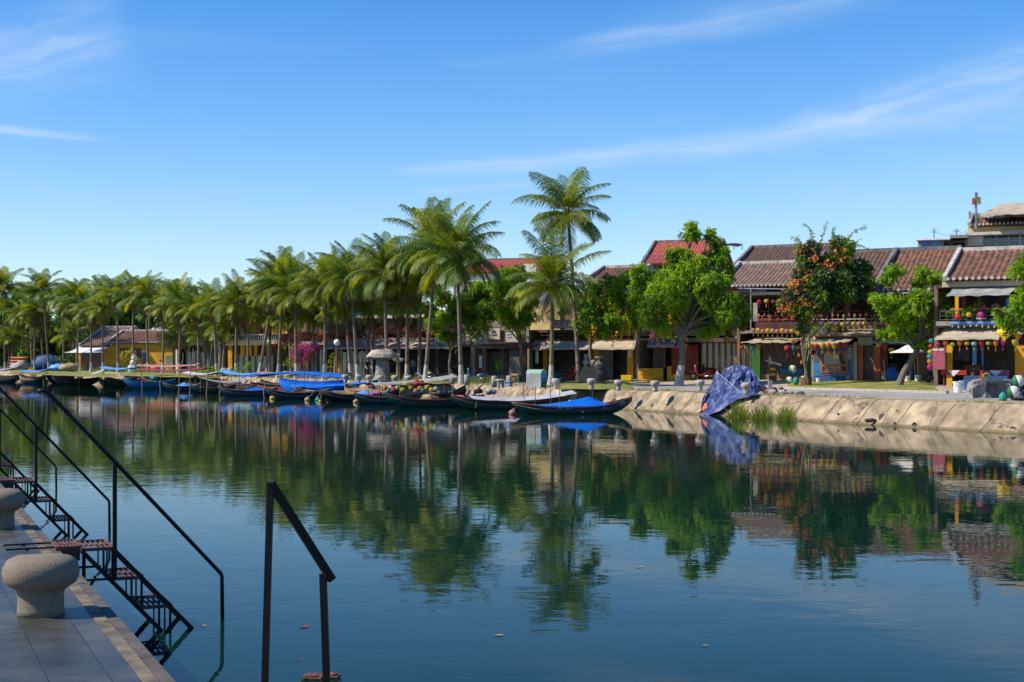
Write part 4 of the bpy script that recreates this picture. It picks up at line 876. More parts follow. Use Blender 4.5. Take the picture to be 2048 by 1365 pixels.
cloth_bundle(815,770,76,.2,'p_cream','cream paper flower heap on the lantern boat',11,4)

# floats on the water
def float_buoy(px, py, r, c, label, shape=0):
    Y = YW(py+r*.5); mb = MB(); rm = r*Y/F
    if shape == 0: mb.lathe([(0,-.8*rm),(.6*rm,-.7*rm),(rm,-.2*rm),(rm,.2*rm),(.65*rm,.75*rm),(.25*rm,.9*rm),(.25*rm,1.25*rm),(0,1.3*rm)], 14)
    else:
        mb.lathe([(rm,-.3*rm),(rm*.98,.1*rm),(rm*.8,.55*rm),(rm*.4,.85*rm),(0,.9*rm)], 14); mb.lathe([(.3*rm,.86*rm),(.3*rm,1.1*rm),(0,1.15*rm)],10)
    o = mb.build('mooring_float', M[c], None, ((px-CX)*Y/F, Y, rm*.25), (rnd.uniform(-.3,.3),rnd.uniform(-.4,.4),0), smooth=True); tag(o, label, 'float', 'floats on the mooring lines')
    mb = MB(); mb.tube([(0,0,rm),(.05,.3,rm*1.5),(.1,.8,.55)], .012, 5); mb.build('rope', M['bamboo'], o)
float_buoy(1025,825,8,'p_pink','pink round float at the stern of the boat with blue peaked tarpaulin'); float_buoy(712,803,6,'p_cream','cream jug shaped float under the bow of the teal bottomed boat',0); float_buoy(636,799,6,'p_teal','sea green float between the cream jugs')
float_buoy(615,799,6,'p_cream','cream jug float left of the sea green float'); float_buoy(546,795,7,'p_yellow','yellow float at the bow of the blackish boat'); float_buoy(640,803,4,'p_yellow','small yellow float beside the sea green float'); float_buoy(92,762,4,'p_cream','tiny cream float beside the teal boat at left'); float_buoy(18,757,5,'p_green','green float at the left photo edge')
# bamboo mooring poles standing in the river
for k,(x0,y0,x1,y1,Y,lab) in enumerate([(366,706,354,802,104,'slanting bamboo mooring pole, left of the two beside the sky blue cover'),(386,696,377,803,103.5,'bamboo mooring pole, right of the two beside the sky blue cover'),(423,690,410,800,104,'bamboo mooring pole leaning away from the hotel palm'),(440,695,438,797,104,'thin upright mooring pole beside the limp grey sheet'),(285,704,283,778,121,'upright mooring pole at the bow of the bright blue rowing boat'),(322,743,319,790,114,'short mooring pole in the water right of the bright blue rowing boat'),(157,720,157,776,138,'thin mooring pole before the long dark green boat'),(528,760,529,815,92,'short thin pole by the yellow float'),(765,735,757,806,83,'thin pole rising by the crimson bundle'),(738,760,737,800,84.5,'short thin pole right of the dark blue boat'),(206,742,205,776,131,'short pole at the stern of the deep green boat'),(86,715,86,776,145,'upright pole beside the teal boat')]):
    a = W(x1,y1,Y); b = W(x0,y0,Y); a2 = a+(a-b).normalized()*max(0,(a.z+.3)); mb = MB(); n = 7; c = a2
    mb.tube([(b-c)*(i/n)+Vector((.05*math.sin(i*1.3),.02,0)) for i in range(n+1)], [.04-.015*i/n for i in range(n+1)], 6); tag(mb.build('mooring_pole', M['bamboo'], None, c), lab, 'mooring pole', 'bamboo mooring poles')
# ------------------------------------------------------------------ shop houses of the far bank
class House:
    def __init__(s, name, label, cat, px0, Y0, px1, ang, group='houses along the promenade', gzv=None, base=True):
        s.a = R(ang); s.ca = math.cos(s.a); s.sa = math.sin(s.a); s.ox = (px0-CX)*Y0/F; s.oy = Y0; s.g = gz(s.ox, Y0) if gzv is None else gzv
        s.t = thing(name, label, cat, (s.ox,Y0,s.g), -s.a, group); s.p0 = px0; s.p1 = px1; s.w = s.X(px1)
    def X(s, px, d=0.):
        k = (px-CX)/F; return (k*(s.oy+d*s.ca)-s.ox-d*s.sa)/(s.ca+k*s.sa)
    def Z(s, py, px=None, d=0., x=None):
        x = s.X(px,d) if x is None else x; return EYE-(py-HZ)*(s.oy-x*s.sa+d*s.ca)/F-s.g
    def P(s, px, py, d=0.):
        x = s.X(px,d); return (x, d, s.Z(py,d=d,x=x))
    def Wd(s, px, py, d=0.):
        x,y,z = s.P(px,py,d); return Vector((s.ox+x*s.ca+y*s.sa, s.oy-x*s.sa+y*s.ca, z+s.g))
    def box(s, mb, px0, px1, py0, py1, d0=0., d1=.1, m=0):
        """block whose front (depth d0) fills the pixel window; py1=None runs to the ground"""
        x0,x1 = s.X(px0,d0),s.X(px1,d0); xm = (x0+x1)/2; zt = s.Z(py0,d=d0,x=xm); zb = -.25 if py1 is None else s.Z(py1,d=d0,x=xm)
        mb.box(x0,x1,d0,d1,zb,zt,m)
    def part(s, name, m, *boxes, label=None):
        mb = MB()
        for b in boxes: s.box(mb, *b)
        o = mb.build(name, [M[x] for x in m] if isinstance(m,(list,tuple)) else M[m], s.t)
        if label: o['label'] = label
        return o
    def shell(s, m='brown_wall', top=600, depth=6., px0=None, px1=None, floors=(), inner='dark_in', front_top=None):
        """side walls, back wall and floors round a dark interior; the front is added by the pieces that follow"""
        px0 = s.p0 if px0 is None else px0; px1 = s.p1 if px1 is None else px1; x0,x1 = s.X(px0),s.X(px1); H = s.Z(top,(px0+px1)/2)
        mb = MB(); mb.box(x0,x0+.18,.02,depth,-.3,H); mb.box(x1-.18,x1,.02,depth,-.3,H); mb.box(x0+.18,x1-.18,depth-.2,depth,-.3,H); mb.build('wall', M[m], s.t)
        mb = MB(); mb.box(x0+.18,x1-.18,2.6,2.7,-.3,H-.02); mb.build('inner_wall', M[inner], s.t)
        mb = MB(); mb.box(x0+.18,x1-.18,.03,2.6,-.3,.06); mb.build('floor', M['grey_wall'], s.t)
        for py in list(floors)+[top]:
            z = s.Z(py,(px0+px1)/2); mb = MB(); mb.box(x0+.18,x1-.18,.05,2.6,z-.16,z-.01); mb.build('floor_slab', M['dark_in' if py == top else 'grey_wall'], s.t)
    def roof(s, px0, px1, py_e, py_r, depth, m='tile', over=.5, period=.26, barge=(1,1), back=True, bm='mortar_dark', fringe=True, name='roof', d0=0.):
        xs0,xs1 = s.X(px0,d0-over),s.X(px1,d0-over); xm = (xs0+xs1)/2; ze = s.Z(py_e,d=d0-over,x=xm); xr = s.X((px0+px1)/2,d0+depth); zr = s.Z(py_r,d=d0+depth,x=xr)
        nper = max(4,int((xs1-xs0)/period)); prof = [(0,0),(.12,.0),(.3,.045),(.5,.062),(.7,.045),(.88,0.)]
        xsn = [(xs0+(xs1-xs0)*(i+f)/nper, h) for i in range(nper) for f,h in prof]+[(xs1,0)]
        mb = MB(); nv = 12; nx = len(xsn); sl = math.atan2(zr-ze, depth+over)
        for sgn in ((1,-1) if back else (1,)):
            b = len(mb.v)
            for j in range(nv+1):
                v = j/nv
                for x,h in xsn:
                    wob = .035*noise.noise(Vector((x*.5,v*3,px0*.1)))+.018*noise.noise(Vector((x*3,v*9,1.)))-.06*math.sin(math.pi*v)
                    y = -over+(depth+over)*v if sgn > 0 else depth+(depth+over)*(1-v)
                    mb.v.append((x, d0+y, ze+(zr-ze)*v+h*math.cos(sl)+wob))
            for j in range(nv):
                for i in range(nx-1):
                    q = (b+j*nx+i,b+j*nx+i+1,b+(j+1)*nx+i+1,b+(j+1)*nx+i); mb.f.append(q if sgn > 0 else q[::-1]); mb.m.append(0)
        if fringe:
            for i in range(nper):
                x = xs0+(xs1-xs0)*(i+.5)/nper; b = len(mb.v); yy = d0-over-.03
                for q in range(10): a_ = q*.6283; mb.v.append((x+.09*math.cos(a_), yy, ze+.06+.09*math.sin(a_)))
                for q in range(10): a_ = q*.6283; mb.v.append((x+.09*math.cos(a_), yy+.06, ze+.06+.09*math.sin(a_)))
                mb.f.append(tuple(b+q for q in range(10))); mb.m.append(1)
                for q in range(10): mb.f.append((b+q,b+(q+1)%10,b+10+(q+1)%10,b+10+q)); mb.m.append(1)
        rf = mb.build(name, [M[m],M['mortar']], s.t)
        mb = MB(); mb.box(xs0,xs1,d0-over+.05,d0+depth,ze-.1,ze-.06)          # ceiling board under the tiles
        mb.build('eave_board', M['wood'], rf)
        mb = MB(); mb.bar((xs0-.08,d0+depth,zr+.06),(xs1+.08,d0+depth,zr+.06),.24,.22); mb.build('ridge', M[bm], rf)
        for q,x in ((0,xs0),(1,xs1)):
            if barge[q]:
                mb = MB(); mb.bar((x,d0-over-.05,ze+.09),(x,d0+depth,zr+.1),.2,.22)
                if back: mb.bar((x,d0+depth,zr+.1),(x,d0+2*depth+over,ze+.09),.2,.22)
                mb.build('barge', M[bm], rf)
                mb = MB(); poly = [(d0-.0,ze-.05),(d0+depth,zr-.02),(d0+2*depth,ze-.05)]; xx = x+(.1 if q == 0 else -.1)
                mb.add([(xx,a,c) for a,c in poly]+[(xx+.12*(1 if q == 0 else -1),a,c) for a,c in poly], [(0,1,2),(5,4,3),(0,3,4,1),(1,4,5,2),(2,5,3,0)]); mb.build('gable', M['cream_wall' if bm == 'mortar' else 'grey_wall'], rf)
        return rf
    def awning(s, pxt0, pxt1, py_t, pxb0, pxb1, py_b, out, m='awning', dt=0., name='awning', valance=.1, sag=.05, frame=True, scal=False):
        a,b = Vector(s.P(pxt0,py_t,dt)),Vector(s.P(pxt1,py_t,dt)); c,d = Vector(s.P(pxb0,py_b,-out)),Vector(s.P(pxb1,py_b,-out))
        z = (c.z+d.z)/2; c.z = d.z = z; zt = (a.z+b.z)/2; a.z = b.z = zt; sd_ = pxt0*.37
        def fn(u,v):
            p = (a.lerp(b,u)).lerp(c.lerp(d,u),v); k = .03*noise.noise(Vector((p.x*1.6,v*4,sd_)))+.012*math.sin(p.x*7); return (p.x,p.y,p.z-sag*math.sin(math.pi*v)*(1+.5*math.sin(u*9+sd_))+k)
        mb = MB(); mb.grid(fn, 30, 8)
        def fv(u,v):
            p = Vector(fn(u,1)); dz = valance*v*(1 if not scal else (.7+.3*abs(math.sin(u*40)))); return (p.x, p.y-.012*v, p.z-dz+.012*math.sin(u*23)*v)
        mb.grid(fv, 60, 2)
        o = mb.build(name, M[m], s.t, smooth=True)
        if frame:
            mb = MB(); mb.tube([c+Vector((0,.03,-.03)),d+Vector((0,.03,-.03))], .022, 6)
            for u in (.02,.5,.98):
                p = c.lerp(d,u)+Vector((0,.03,-.04)); q = a.lerp(b,u)+Vector((0,0,-.06)); mb.tube([p,q],.018,5)
            mb.build('awning_frame', M['steel'], o)
        return o
    def rail(s, px0, px1, py_t, py_b, d=-.05, n=12, m='steel', name='railing', r=.02):
        a,b = Vector(s.P(px0,py_t,d)),Vector(s.P(px1,py_t,d)); z = (a.z+b.z)/2; a.z = b.z = z; zb = s.Z(py_b,(px0+px1)/2,d); mb = MB()
        mb.tube([a,b],r*1.4,6); mb.tube([Vector((a.x,d,zb+.08)),Vector((b.x,d,zb+.08))],r,6); mb.tube([Vector((a.x,d,(z+zb)/2)),Vector((b.x,d,(z+zb)/2))],r*.8,6)
        for i in range(n+1): x = a.x+(b.x-a.x)*i/n; mb.tube([(x,d,zb),(x,d,z)], r*.9, 5)
        return mb.build(name, M[m], s.t)

# --- restaurant at the right edge
A = House('restaurant_house','two storey restaurant with ribbed tile roof and beige awnings at the right photo edge','house',1868,73,2240,28)
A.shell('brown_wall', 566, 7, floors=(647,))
A.part('pillar','yellow_wall',(1893,1904,690,None,-.02,.25)); A.part('pillar','yellow_wall',(2030,2052,690,None,-.02,.25)); A.part('pillar','yellow_wall',(1910,1917,588,640,-.03,.2)); A.part('pillar','wood',(1956,1960,588,640,-.02,.15))
A.part('fascia','awning',(1884,2240,560,571,-.25,.05)); A.part('balcony_slab','grey_wall',(1872,2240,641,650,-.7,.05)); A.part('balcony_edge','tarp_sky',(1900,1990,644,648,-.76,-.71))
A.part('beam','yellow_wall',(1900,2010,617,619,-.5,-.42)); A.part('ledge','p_white',(1952,1972,636,639,-.68,-.4))
A.rail(1880,2240,620,641,-.62,26,'steel_dark'); A.part('shutter','wood',(1922,1932,594,640,.3,.36)); A.part('curtain','tarp_sky',(2012,2024,596,640,.4,.44)); A.part('curtain','tarp_sky',(1945,1953,694,730,.8,.84)); A.part('curtain','tarp_sky',(1963,1967,690,745,1.2,1.24))
A.part('picture_panel','steel_dark',(1910,1938,696,722,1.6,1.64)); A.part('counter','wood',(1928,1966,731,None,1.2,1.8)); A.part('step','deepblue_paint',(1930,2015,752,None,-.9,-.1))
A.roof(1889,2260,556,497,3.6,'tile',.55,bm='mortar',period=.3)
A.awning(1906,2035,574,1893,2020,588,1.3,'tarp_grey',0.,scal=False); A.awning(1890,2005,655,1869,1998,676,1.6,'awning'); A.awning(2040,2240,650,2022,2240,662,1.5,'awning_pink',valance=.14)
mb = MB()
for i in range(9):
    x,y,z = A.P(1905+i*12, 652+1.5*math.sin(i*1.3)+.2*(i>3)*abs(i-4), -.8); mb.lathe([(0,-.09),(.04,-.06),(.04,-.02),(.015,.03),(.015,.06)], 7, (x,y,z))
o = mb.build('light_string', M['p_white'], A.t); o['kind'] = 'stuff'
# --- blue and orange shop
B_ = House('shop_house','shop with blue front, orange door frames and lantern balcony between two tiled neighbours','house',1622,82,1868,28)
B_.shell('grey_wall', 588, 7, floors=(670,))
B_.part('shop_front','blue_paint',(1627,1643,690,None,-.0,.14),(1643,1698,690,705,-.0,.14),(1698,1709,690,None,0,.14),(1643,1698,746,None,0,.14)); B_.part('plinth','deepblue_paint',(1627,1707,752,None,-.05,-.004))
B_.part('window_frame','orange_paint',(1641,1645,702,746,-.06,-.004),(1693,1697,702,746,-.06,-.004),(1645,1693,702,706,-.06,-.004),(1645,1693,729,733,-.06,-.004),(1645,1693,743,746,-.06,-.004),(1645,1690,749,750.5,-.06,-.004)); B_.part('pane','glass_dark',(1645,1693,706,743,.05,.07))
B_.part('notice','sign_yellow',(1667,1677,711,718,-.01,.03)); B_.part('mirror','dark_in',(1628,1637,707,724,-.02,-.004))
B_.part('shelf','p_white',*[(1696,1704,697+i*4.6,699+i*4.6,-.08,-.004) for i in range(5)])
B_.part('pillar','wood_pale',(1707,1714,684,None,-.12,.2)); B_.part('pillar','deepblue_paint',(1714,1716,684,None,-.08,.2)); B_.part('lintel','tarp_grey',(1716,1745,675,691,-.06,.14)); 
B_.part('door_frame','orange_paint',(1716.5,1726,691.5,None,-.04,.16),(1747,1761,691.5,None,-.04,.16)); B_.part('doorway','dark_in',(1726,1747,691.5,None,.2,.25)); B_.part('panel','red_wall',(1762,1773,688,None,-.02,.14)); B_.part('base_wall','pale_stone',(1763,1771,744,None,-.1,-.03))
B_.part('low_wall','blue_paint',(1773,1800,744,None,-.02,.14),(1818,1825,690,None,-.02,.14),(1800,1818,748,None,0,.14)); B_.part('display','maroon',(1777,1795,728,743.5,.4,.5)); B_.part('pillar','deepblue_paint',(1771,1775,688,744,0,.14)); B_.part('header','blue_paint',(1775,1832,681,690,.0,.14)); B_.part('panel','brown_wall',(1832,1868,690,None,.3,.4))
B_.part('balcony_slab','grey_wall',(1624,1868,667,672,-.6,.05)); B_.part('cornice','maroon',(1770,1868,575,586,-.2,.05)); B_.part('post','wood',(1689,1700,588,645,.25,.4)); B_.part('post','steel_dark',(1663,1666,588,645,-.3,-.2)); B_.part('post','steel_dark',(1746,1749,588,645,-.3,-.2)); B_.part('metal_roof_sheet','tarp_grey',(1640,1868,586,589,-1.,-.1))
B_.part('knee_wall','brown_wall',(1626,1868,652,667,-.1,.05)); B_.rail(1626,1775,639,653,-.55,14,'steel'); B_.roof(1602,1750,576,506,4.6,'tile_dark',.5); B_.roof(1752,1884,582,501,4.6,'tile',.5)
B_.awning(1606,1712,674,1601,1688,687,1.5,'awning',valance=.06); B_.awning(1700,1756,658,1686,1748,667.5,1.3,'awning',-.2,valance=.05); B_.awning(1752,1832,674,1740,1830,685,1.5,'awning',valance=.06)
B_.part('painted_flower','p_orange',*[(1655+i*4,1657+i*4,733.5+3*(i%3),737+3*(i%3),-.02,.03) for i in range(8)],(1654,1686,737,738,-.02,.03))
# --- plank shop with the red railing
C_ = House('shop_house','plank fronted shop with green pillars, red railing and maroon balcony left of the twisted trunk','house',1474,90,1622,26)
C_.shell('brown_wall', 590, 7, floors=(662,))
C_.part('plank_front','plank',*[(1521+i*5.8,1521+i*5.8+5.4,688,None,.3+.012*(i%2),.4) for i in range(15)]); C_.part('base_wall','brown_wall',(1520,1608,749,None,.2,.28))
C_.part('pillar','green_paint',(1503,1520,690,None,-.05,.2)); C_.part('pillar','green_paint',(1608,1621,690,None,-.05,.2)); C_.part('shop_window','glass_dark',(1476,1502,690,None,.2,.24)); C_.part('mullion','wood',(1476,1478,690,None,.1,.19),(1488,1490,690,None,.1,.19),(1500,1502,690,None,.1,.19))
C_.part('lower_front','blue_paint',(1560,1606,738,749,.18,.29)); C_.part('balcony_wall','maroon',*[(1511+i*2.1,1511+i*2.1+1.9,644,661,-.3+.02*(i%2),-.2) for i in range(39)]); C_.part('balcony_slab','grey_wall',(1490,1620,661,666,-.5,.05))
C_.rail(1510,1595,632.5,643,-.25,6,'tarp_orange'); C_.part('post','steel',(1500,1502.5,575,662,-.45,-.38)); C_.part('glass_panel','tarp_grey',(1506,1516,606,643,-.1,-.06)); C_.part('post','wood',(1536,1538,590,643,-.1,0)); C_.part('roof_edge','steel_dark',(1500,1600,584,590,-.9,.1)); C_.part('canopy_sheet','awning_mauve',(1476,1532,574,584,-.3,.0))
C_.roof(1436,1640,572,527,4.2,'tile_grey',.5,bm='mortar'); C_.awning(1512,1602,674,1482,1590,684,1.6,'awning',valance=.07,sag=.09)
C2 = House('tiled_house','house showing only its dark ribbed tile roof above the grey roofed plank shop','house',1480,104,1650,26); C2.shell('grey_wall', 535, 7); C2.roof(1466,1660,533,494,4.4,'tile_dark',.5)
# --- red wall house and display windows
D_ = House('shop_house','house with red brown wall, yellow skirting and tall display windows behind the big shade tree','house',1274,96,1474,26)
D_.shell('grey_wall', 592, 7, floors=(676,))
D_.part('front_wall','red_wall',(1343,1396,690,None,-.03,.15)); D_.part('skirting','yellow_wall',(1343,1397,751,None,-.08,-.034)); D_.part('low_wall','yellow_wall',(1277,1326,737,None,-.02,.14)); D_.part('post','yellow_wall',(1334,1343,733,None,-.06,.15)); D_.part('post','wood',(1276,1279,690,737,-.05,.05)); D_.part('post','wood',(1327,1330,690,737,-.05,.05)); D_.part('inner_door','brown_wall',(1306,1326,692,737,1.,1.1))
for i in range(6):
    x = 1402+i*12.2; f = D_.part('display_window','wood',(x,x+1.6,684,None,0,.1),(x+10,x+11.4,684,None,0,.1),(x+1.6,x+10,684,687,0,.1)); mb = MB(); D_.box(mb,x+1.6,x+10,687,None,.06,.08); mb.build('pane', M['glass_dark'], f)
    mb = MB()
    for j in range(5): D_.box(mb, x+3.5,x+8.2,693+j*12,701+j*12,.3,.34)
    mb.build('hung_goods', M['tarp_grey'], f)
D_.part('ledge','brown_wall',(1370,1474,677,684,-.6,.1)); D_.part('upper_wall','brown_wall',(1276,1474,592,672,.0,.15)); D_.awning(1298,1368,675,1294,1362,690,1.3,'awning_mauve',valance=.22,scal=True); D_.roof(1250,1440,592,556,4.2,'tile_dark',.5)
D2 = House('red_roofed_house','tall house with bright red tile roof behind the big shade tree','house',1292,128,1420,20); D2.shell('white_wall', 528, 8); D2.roof(1284,1425,527,484,4.4,'tile_red',.4,barge=(1,1),fringe=False); D2.rail(1286,1330,512,528,-1.2,14,'steel_dark')
# --- banner terrace
E_ = House('shop_house','open fronted shop with yellow pillars, long beige awning and rooftop terrace','house',1058,103,1274,24)
E_.shell('brown_wall', 660, 7, floors=())
for a,b in ((1086,1094),(1186,1196),(1254,1266)): E_.part('pillar','yellow_wall',(a,b,692,None,-.04,.2))
E_.part('upper_wall','cream_wall',(1060,1120,610,660,1.6,1.8)); E_.part('upper_wall','brown_wall',(1120,1274,590,660,1.8,2.)); E_.rail(1072,1270,660,682,-.1,16,'wood'); E_.part('hanging_notice','white_wall',(1071,1077,699,727,-.1,-.07)); E_.part('counter','wood',(1120,1180,738,None,1.,1.6)); E_.part('hanging_notice','white_wall',(1256,1263,700,716,-.3,-.27)); E_.part('doorway_board','grey_wall',(1196,1226,700,None,2.0,2.1))
E_.awning(1068,1272,682,1064,1268,697,1.7,'awning',valance=.1,sag=.12); E_.roof(1168,1262,562,536,3.6,'tile',.4,bm='mortar'); E_.part('roof_wall','white_wall',(1170,1262,560,592,.1,2.))
E2 = House('tiled_house','small house with ribbed brown roof between the yellow blossoming tree and the big shade tree','house',1240,104,1300,24); E2.shell('grey_wall', 585, 5); E2.roof(1236,1304,584,556,3.,'tile_dark',.4)
# --- pergola shop
P_ = House('shop_house','grey fronted shop behind the brown wooden pergola, carrying two signboards','house',945,108,1058,24)
P_.shell('grey_wall', 640, 6, floors=(690,)); P_.part('upper_wall','grey_wall',(948,1058,640,690,.0,.2)); P_.part('shutter','steel_dark',(1018,1046,700,None,.5,.55)); P_.part('poster','white_wall',(958,966,712,736,-.2,-.17)); P_.part('board','maroon',(956,968,708,712,-.2,-.16)); P_.part('step','wood_pale',(1020,1036,748,None,-.4,0)); P_.part('doorway_board','plank',(968,1016,705,None,1.4,1.5))
pg = House('pergola','brown wooden pergola with slanting rafters on red brown posts','pergola',952,102,1060,24)
for a in (964,1044): pg.part('post','wood',(a,a+8,697,None,-.1,.14))
for a in (990,1030): pg.part('post','bark',(a+30 if a == 1030 else a+12,a+34 if a == 1030 else a+17,697,None,1.2,1.35))
pg.part('beam','wood',(954,1062,695,698,-.06,.06)); pg.part('beam','wood',(954,1062,694,697,2.4,2.5))
for i in range(22):
    mb = MB(); x = pg.X(955+i*4.9,-.5); z = pg.Z(690,1000,-.5); mb.bar((x,-.55,z-.1),(x-.35,2.9,z+.16),.06,.12); mb.build('rafter', M['wood'], pg.t)
# --- long awning restaurant
H_ = House('restaurant_house','long dark open restaurant under a pinkish beige awning hung with paper parasols','house',650,121,945,22)
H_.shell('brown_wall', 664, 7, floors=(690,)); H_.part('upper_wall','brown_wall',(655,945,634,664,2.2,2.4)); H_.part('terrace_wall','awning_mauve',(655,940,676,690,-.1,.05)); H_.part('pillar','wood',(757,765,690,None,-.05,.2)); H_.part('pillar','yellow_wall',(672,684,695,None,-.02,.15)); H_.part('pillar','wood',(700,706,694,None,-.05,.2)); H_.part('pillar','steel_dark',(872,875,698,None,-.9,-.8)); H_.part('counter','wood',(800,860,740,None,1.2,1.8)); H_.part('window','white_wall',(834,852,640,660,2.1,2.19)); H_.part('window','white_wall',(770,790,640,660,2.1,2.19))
H_.awning(658,930,684,652,905,696,1.8,'awning_pink',valance=.1,sag=.1); H_.awning(690,900,630,690,900,636,.8,'awning',2.2,valance=.05,frame=False)
H2 = House('red_roofed_house','long red roofed house with white gables behind the tall palms','house',905,165,1080,16); H2.shell('white_wall', 545, 9); H2.roof(918,1082,545,520,5.,'tile_red',.5,barge=(1,0),fringe=False); H2.part('front_wall','white_wall',(912,1080,545,600,-.1,.01)); H2.part('dormer','tile_red',(985,1000,530,536,-.9,.4)); H2.part('gable_wall','white_wall',(1048,1072,528,545,-.5,.1))
# --- yellow hotel
Y_ = House('hotel_house','yellow two storey hotel with white balustrade and orange shutters behind the slanting palm','hotel',436,141,650,20)
Y_.shell('grey_wall', 606, 8, floors=(684,), inner='brown_wall')
for a,b in ((456,464),(480,489),(497,503),(508,514),(533,539),(583,592),(606,616)): Y_.part('pillar','yellow_wall',(a,b,690,None,-.05,.2))
Y_.part('shutter','cream_wall',(489,497,694,None,.4,.5)); Y_.part('upper_wall','yellow_wall',(478,520,612,668,.0,.2),(526,575,612,668,.0,.2)); Y_.part('upper_wall','brown_wall',(600,650,616,668,.4,.6)); Y_.part('cornice','white_wall',(470,650,604,611,-.3,.2)); Y_.part('pilaster','white_wall',(481,488,613,668,-.08,-.004)); Y_.part('shutter','orange_paint',(490,496,640,668,-.05,-.004)); Y_.part('shutter','orange_paint',(512,518,620,668,-.05,-.004)); Y_.part('window','tarp_grey',(530,545,620,640,-.05,-.004))
Y_.part('balcony_slab','cream_wall',(446,575,682,688,-.9,.1)); Y_.part('balcony_slab','awning_mauve',(575,650,683,690,-.9,.1))
mb = MB()
x0,x1 = Y_.X(450,-.8),Y_.X(560,-.8); z0,z1 = Y_.Z(682,500,-.8),Y_.Z(669,500,-.8); mb.box(x0,x1,-.86,-.74,z1-.08,z1); mb.box(x0,x1,-.86,-.74,z0,z0+.07)
for i in range(30): mb.lathe([(.03,z0+.07),(.055,z0+.2),(.03,z0+.38),(.04,z1-.08)], 6, (x0+(x1-x0)*(i+.5)/30,-.8,0))
mb.build('balustrade', M['white_wall'], Y_.t); Y_.part('lintel','white_wall',(446,575,688,691,-.3,.0))
Y2 = House('red_roofed_house','pale upper building with small red roof peeping over the hotel palms','house',484,185,600,16); Y2.shell('white_wall', 586, 8); Y2.part('front_wall','white_wall',(486,600,586,640,0,.2)); Y2.roof(480,605,586,574,4.,'tile_red',.4,fringe=False,barge=(1,1),bm='mortar')
# --- dark front between cottage and hotel
N_ = House('shop_house','low dark shop with red lanterns between the yellow cottage and the hotel','house',345,170,440,18); N_.shell('brown_wall', 686, 6); N_.part('ledge','awning_mauve',(346,436,686,692,-.6,.1)); N_.part('pillar','yellow_wall',(348,353,693,None,-.05,.2)); N_.roof(342,440,688,668,3.2,'tile_dark',.3,fringe=False); N_.part('sign_board','cream_wall',(331,346,712,None,-.3,-.2)); N_.awning(332,362,685,328,356,692,1.2,'tarp_orange',valance=.15)
# --- yellow cottage
K_ = House('cottage','yellow cottage with brown shutter, brown tile roofs and white roof edges','house',160,194,346,14, gzv=1.29)
K_.shell('yellow_wall', 690, 8, px0=213, inner='yellow_wall'); K_.part('front_wall','yellow_wall',(213,240,688,None,0,.2),(240,283,688,696,0,.2),(240,283,716,None,0,.2),(293,346,688,None,0,.2),(283,293,688,703,0,.2)); K_.part('shutter','wood',*[(240.5,282.5,696.3+i*2.8,698.6+i*2.8,.05+.02*(i%2),.12) for i in range(7)]); K_.part('door','steel_dark',(283.5,292.5,705,None,.1,.14)); K_.part('lintel','white_wall',(282,296,703,705,-.05,.05)); K_.part('pillar','yellow_wall',(157,161,704,None,-.05,.2))
K_.part('porch_wall','brown_wall',(160,213,700,None,2.5,2.7)); K_.part('porch_side','yellow_wall',(206,213,697,None,.05,2.4)); K_.part('window','tarp_grey',(234,238,694,702,-.05,0))
K_.roof(158,222,692,655,6.,'tile_grey',.6,barge=(1,1),bm='mortar',fringe=False); K_.roof(214,352,686,662,3.8,'tile',.6,barge=(1,1),bm='mortar',d0=.05); K_.awning(158,214,693,128,206,705,3.,'white_sheet',valance=.06,sag=.15)
# --- rooftop buildings at upper right
T_ = House('rooftop_house','cream upper house with orange tile fringe and wide dark windows above the restaurant roof','house',1932,98,2130,24, gzv=1.3)
T_.shell('cream_wall', 470, 7, floors=(500,)); T_.part('front_wall','grey_wall',(1932,2130,492,None,0,.2)); T_.part('window_band','glass_dark',(1967,2130,470,492,.05,.08)); T_.part('window_frame','p_white',(1965,1967,469,492,-.02,.1),(1992,1994,469,492,-.02,.1),(2016,2018,469,492,-.02,.1),(2038,2041,469,492,-.02,.1),(1967,2041,482,483,-.02,.04)); T_.part('pier','white_wall',(1934,1965,470,492,0,.15)); T_.part('eave_slab','mortar',(1930,2130,462,468,-.8,.2)); T_.part('upper_wall','cream_wall',(1936,2130,447,462,.6,.9)); T_.part('upper_room','yellow_wall',(1945,2130,425,447,2.5,5.))
T_.roof(1938,2130,448,432,1.4,'tile',.5,back=False,barge=(1,0),bm='mortar',d0=.6); T_.awning(1958,2130,424,1974,2130,432,1.,'tarp_grey',1.6,valance=.05,frame=False); T_.awning(2000,2130,405,1960,2130,426,2.2,'awning',2.6,valance=.1,frame=True)
S_ = House('rooftop_room','low flat roofed rooftop room with pale blue panels left of the cream upper house','rooftop room',1836,98,1935,20, gzv=1.3); S_.shell('grey_wall', 482, 5); S_.part('front_wall','grey_wall',(1838,1842,482,None,0,.15),(1882,1888,482,None,0,.15),(1858,1862,482,None,0,.15),(1842,1882,500,None,0,.15)); S_.part('panel','tarp_sky',(1842,1858,482,499,.02,.1),(1862,1882,482,499,.02,.1)); S_.part('flat_roof','white_sheet',(1832,1900,477,480,-.8,3.)); S_.part('flat_roof','grey_wall',(1900,1935,470,476,-.5,3.)); S_.part('drum','green_paint',(1896,1905,478,498,.1,.8))
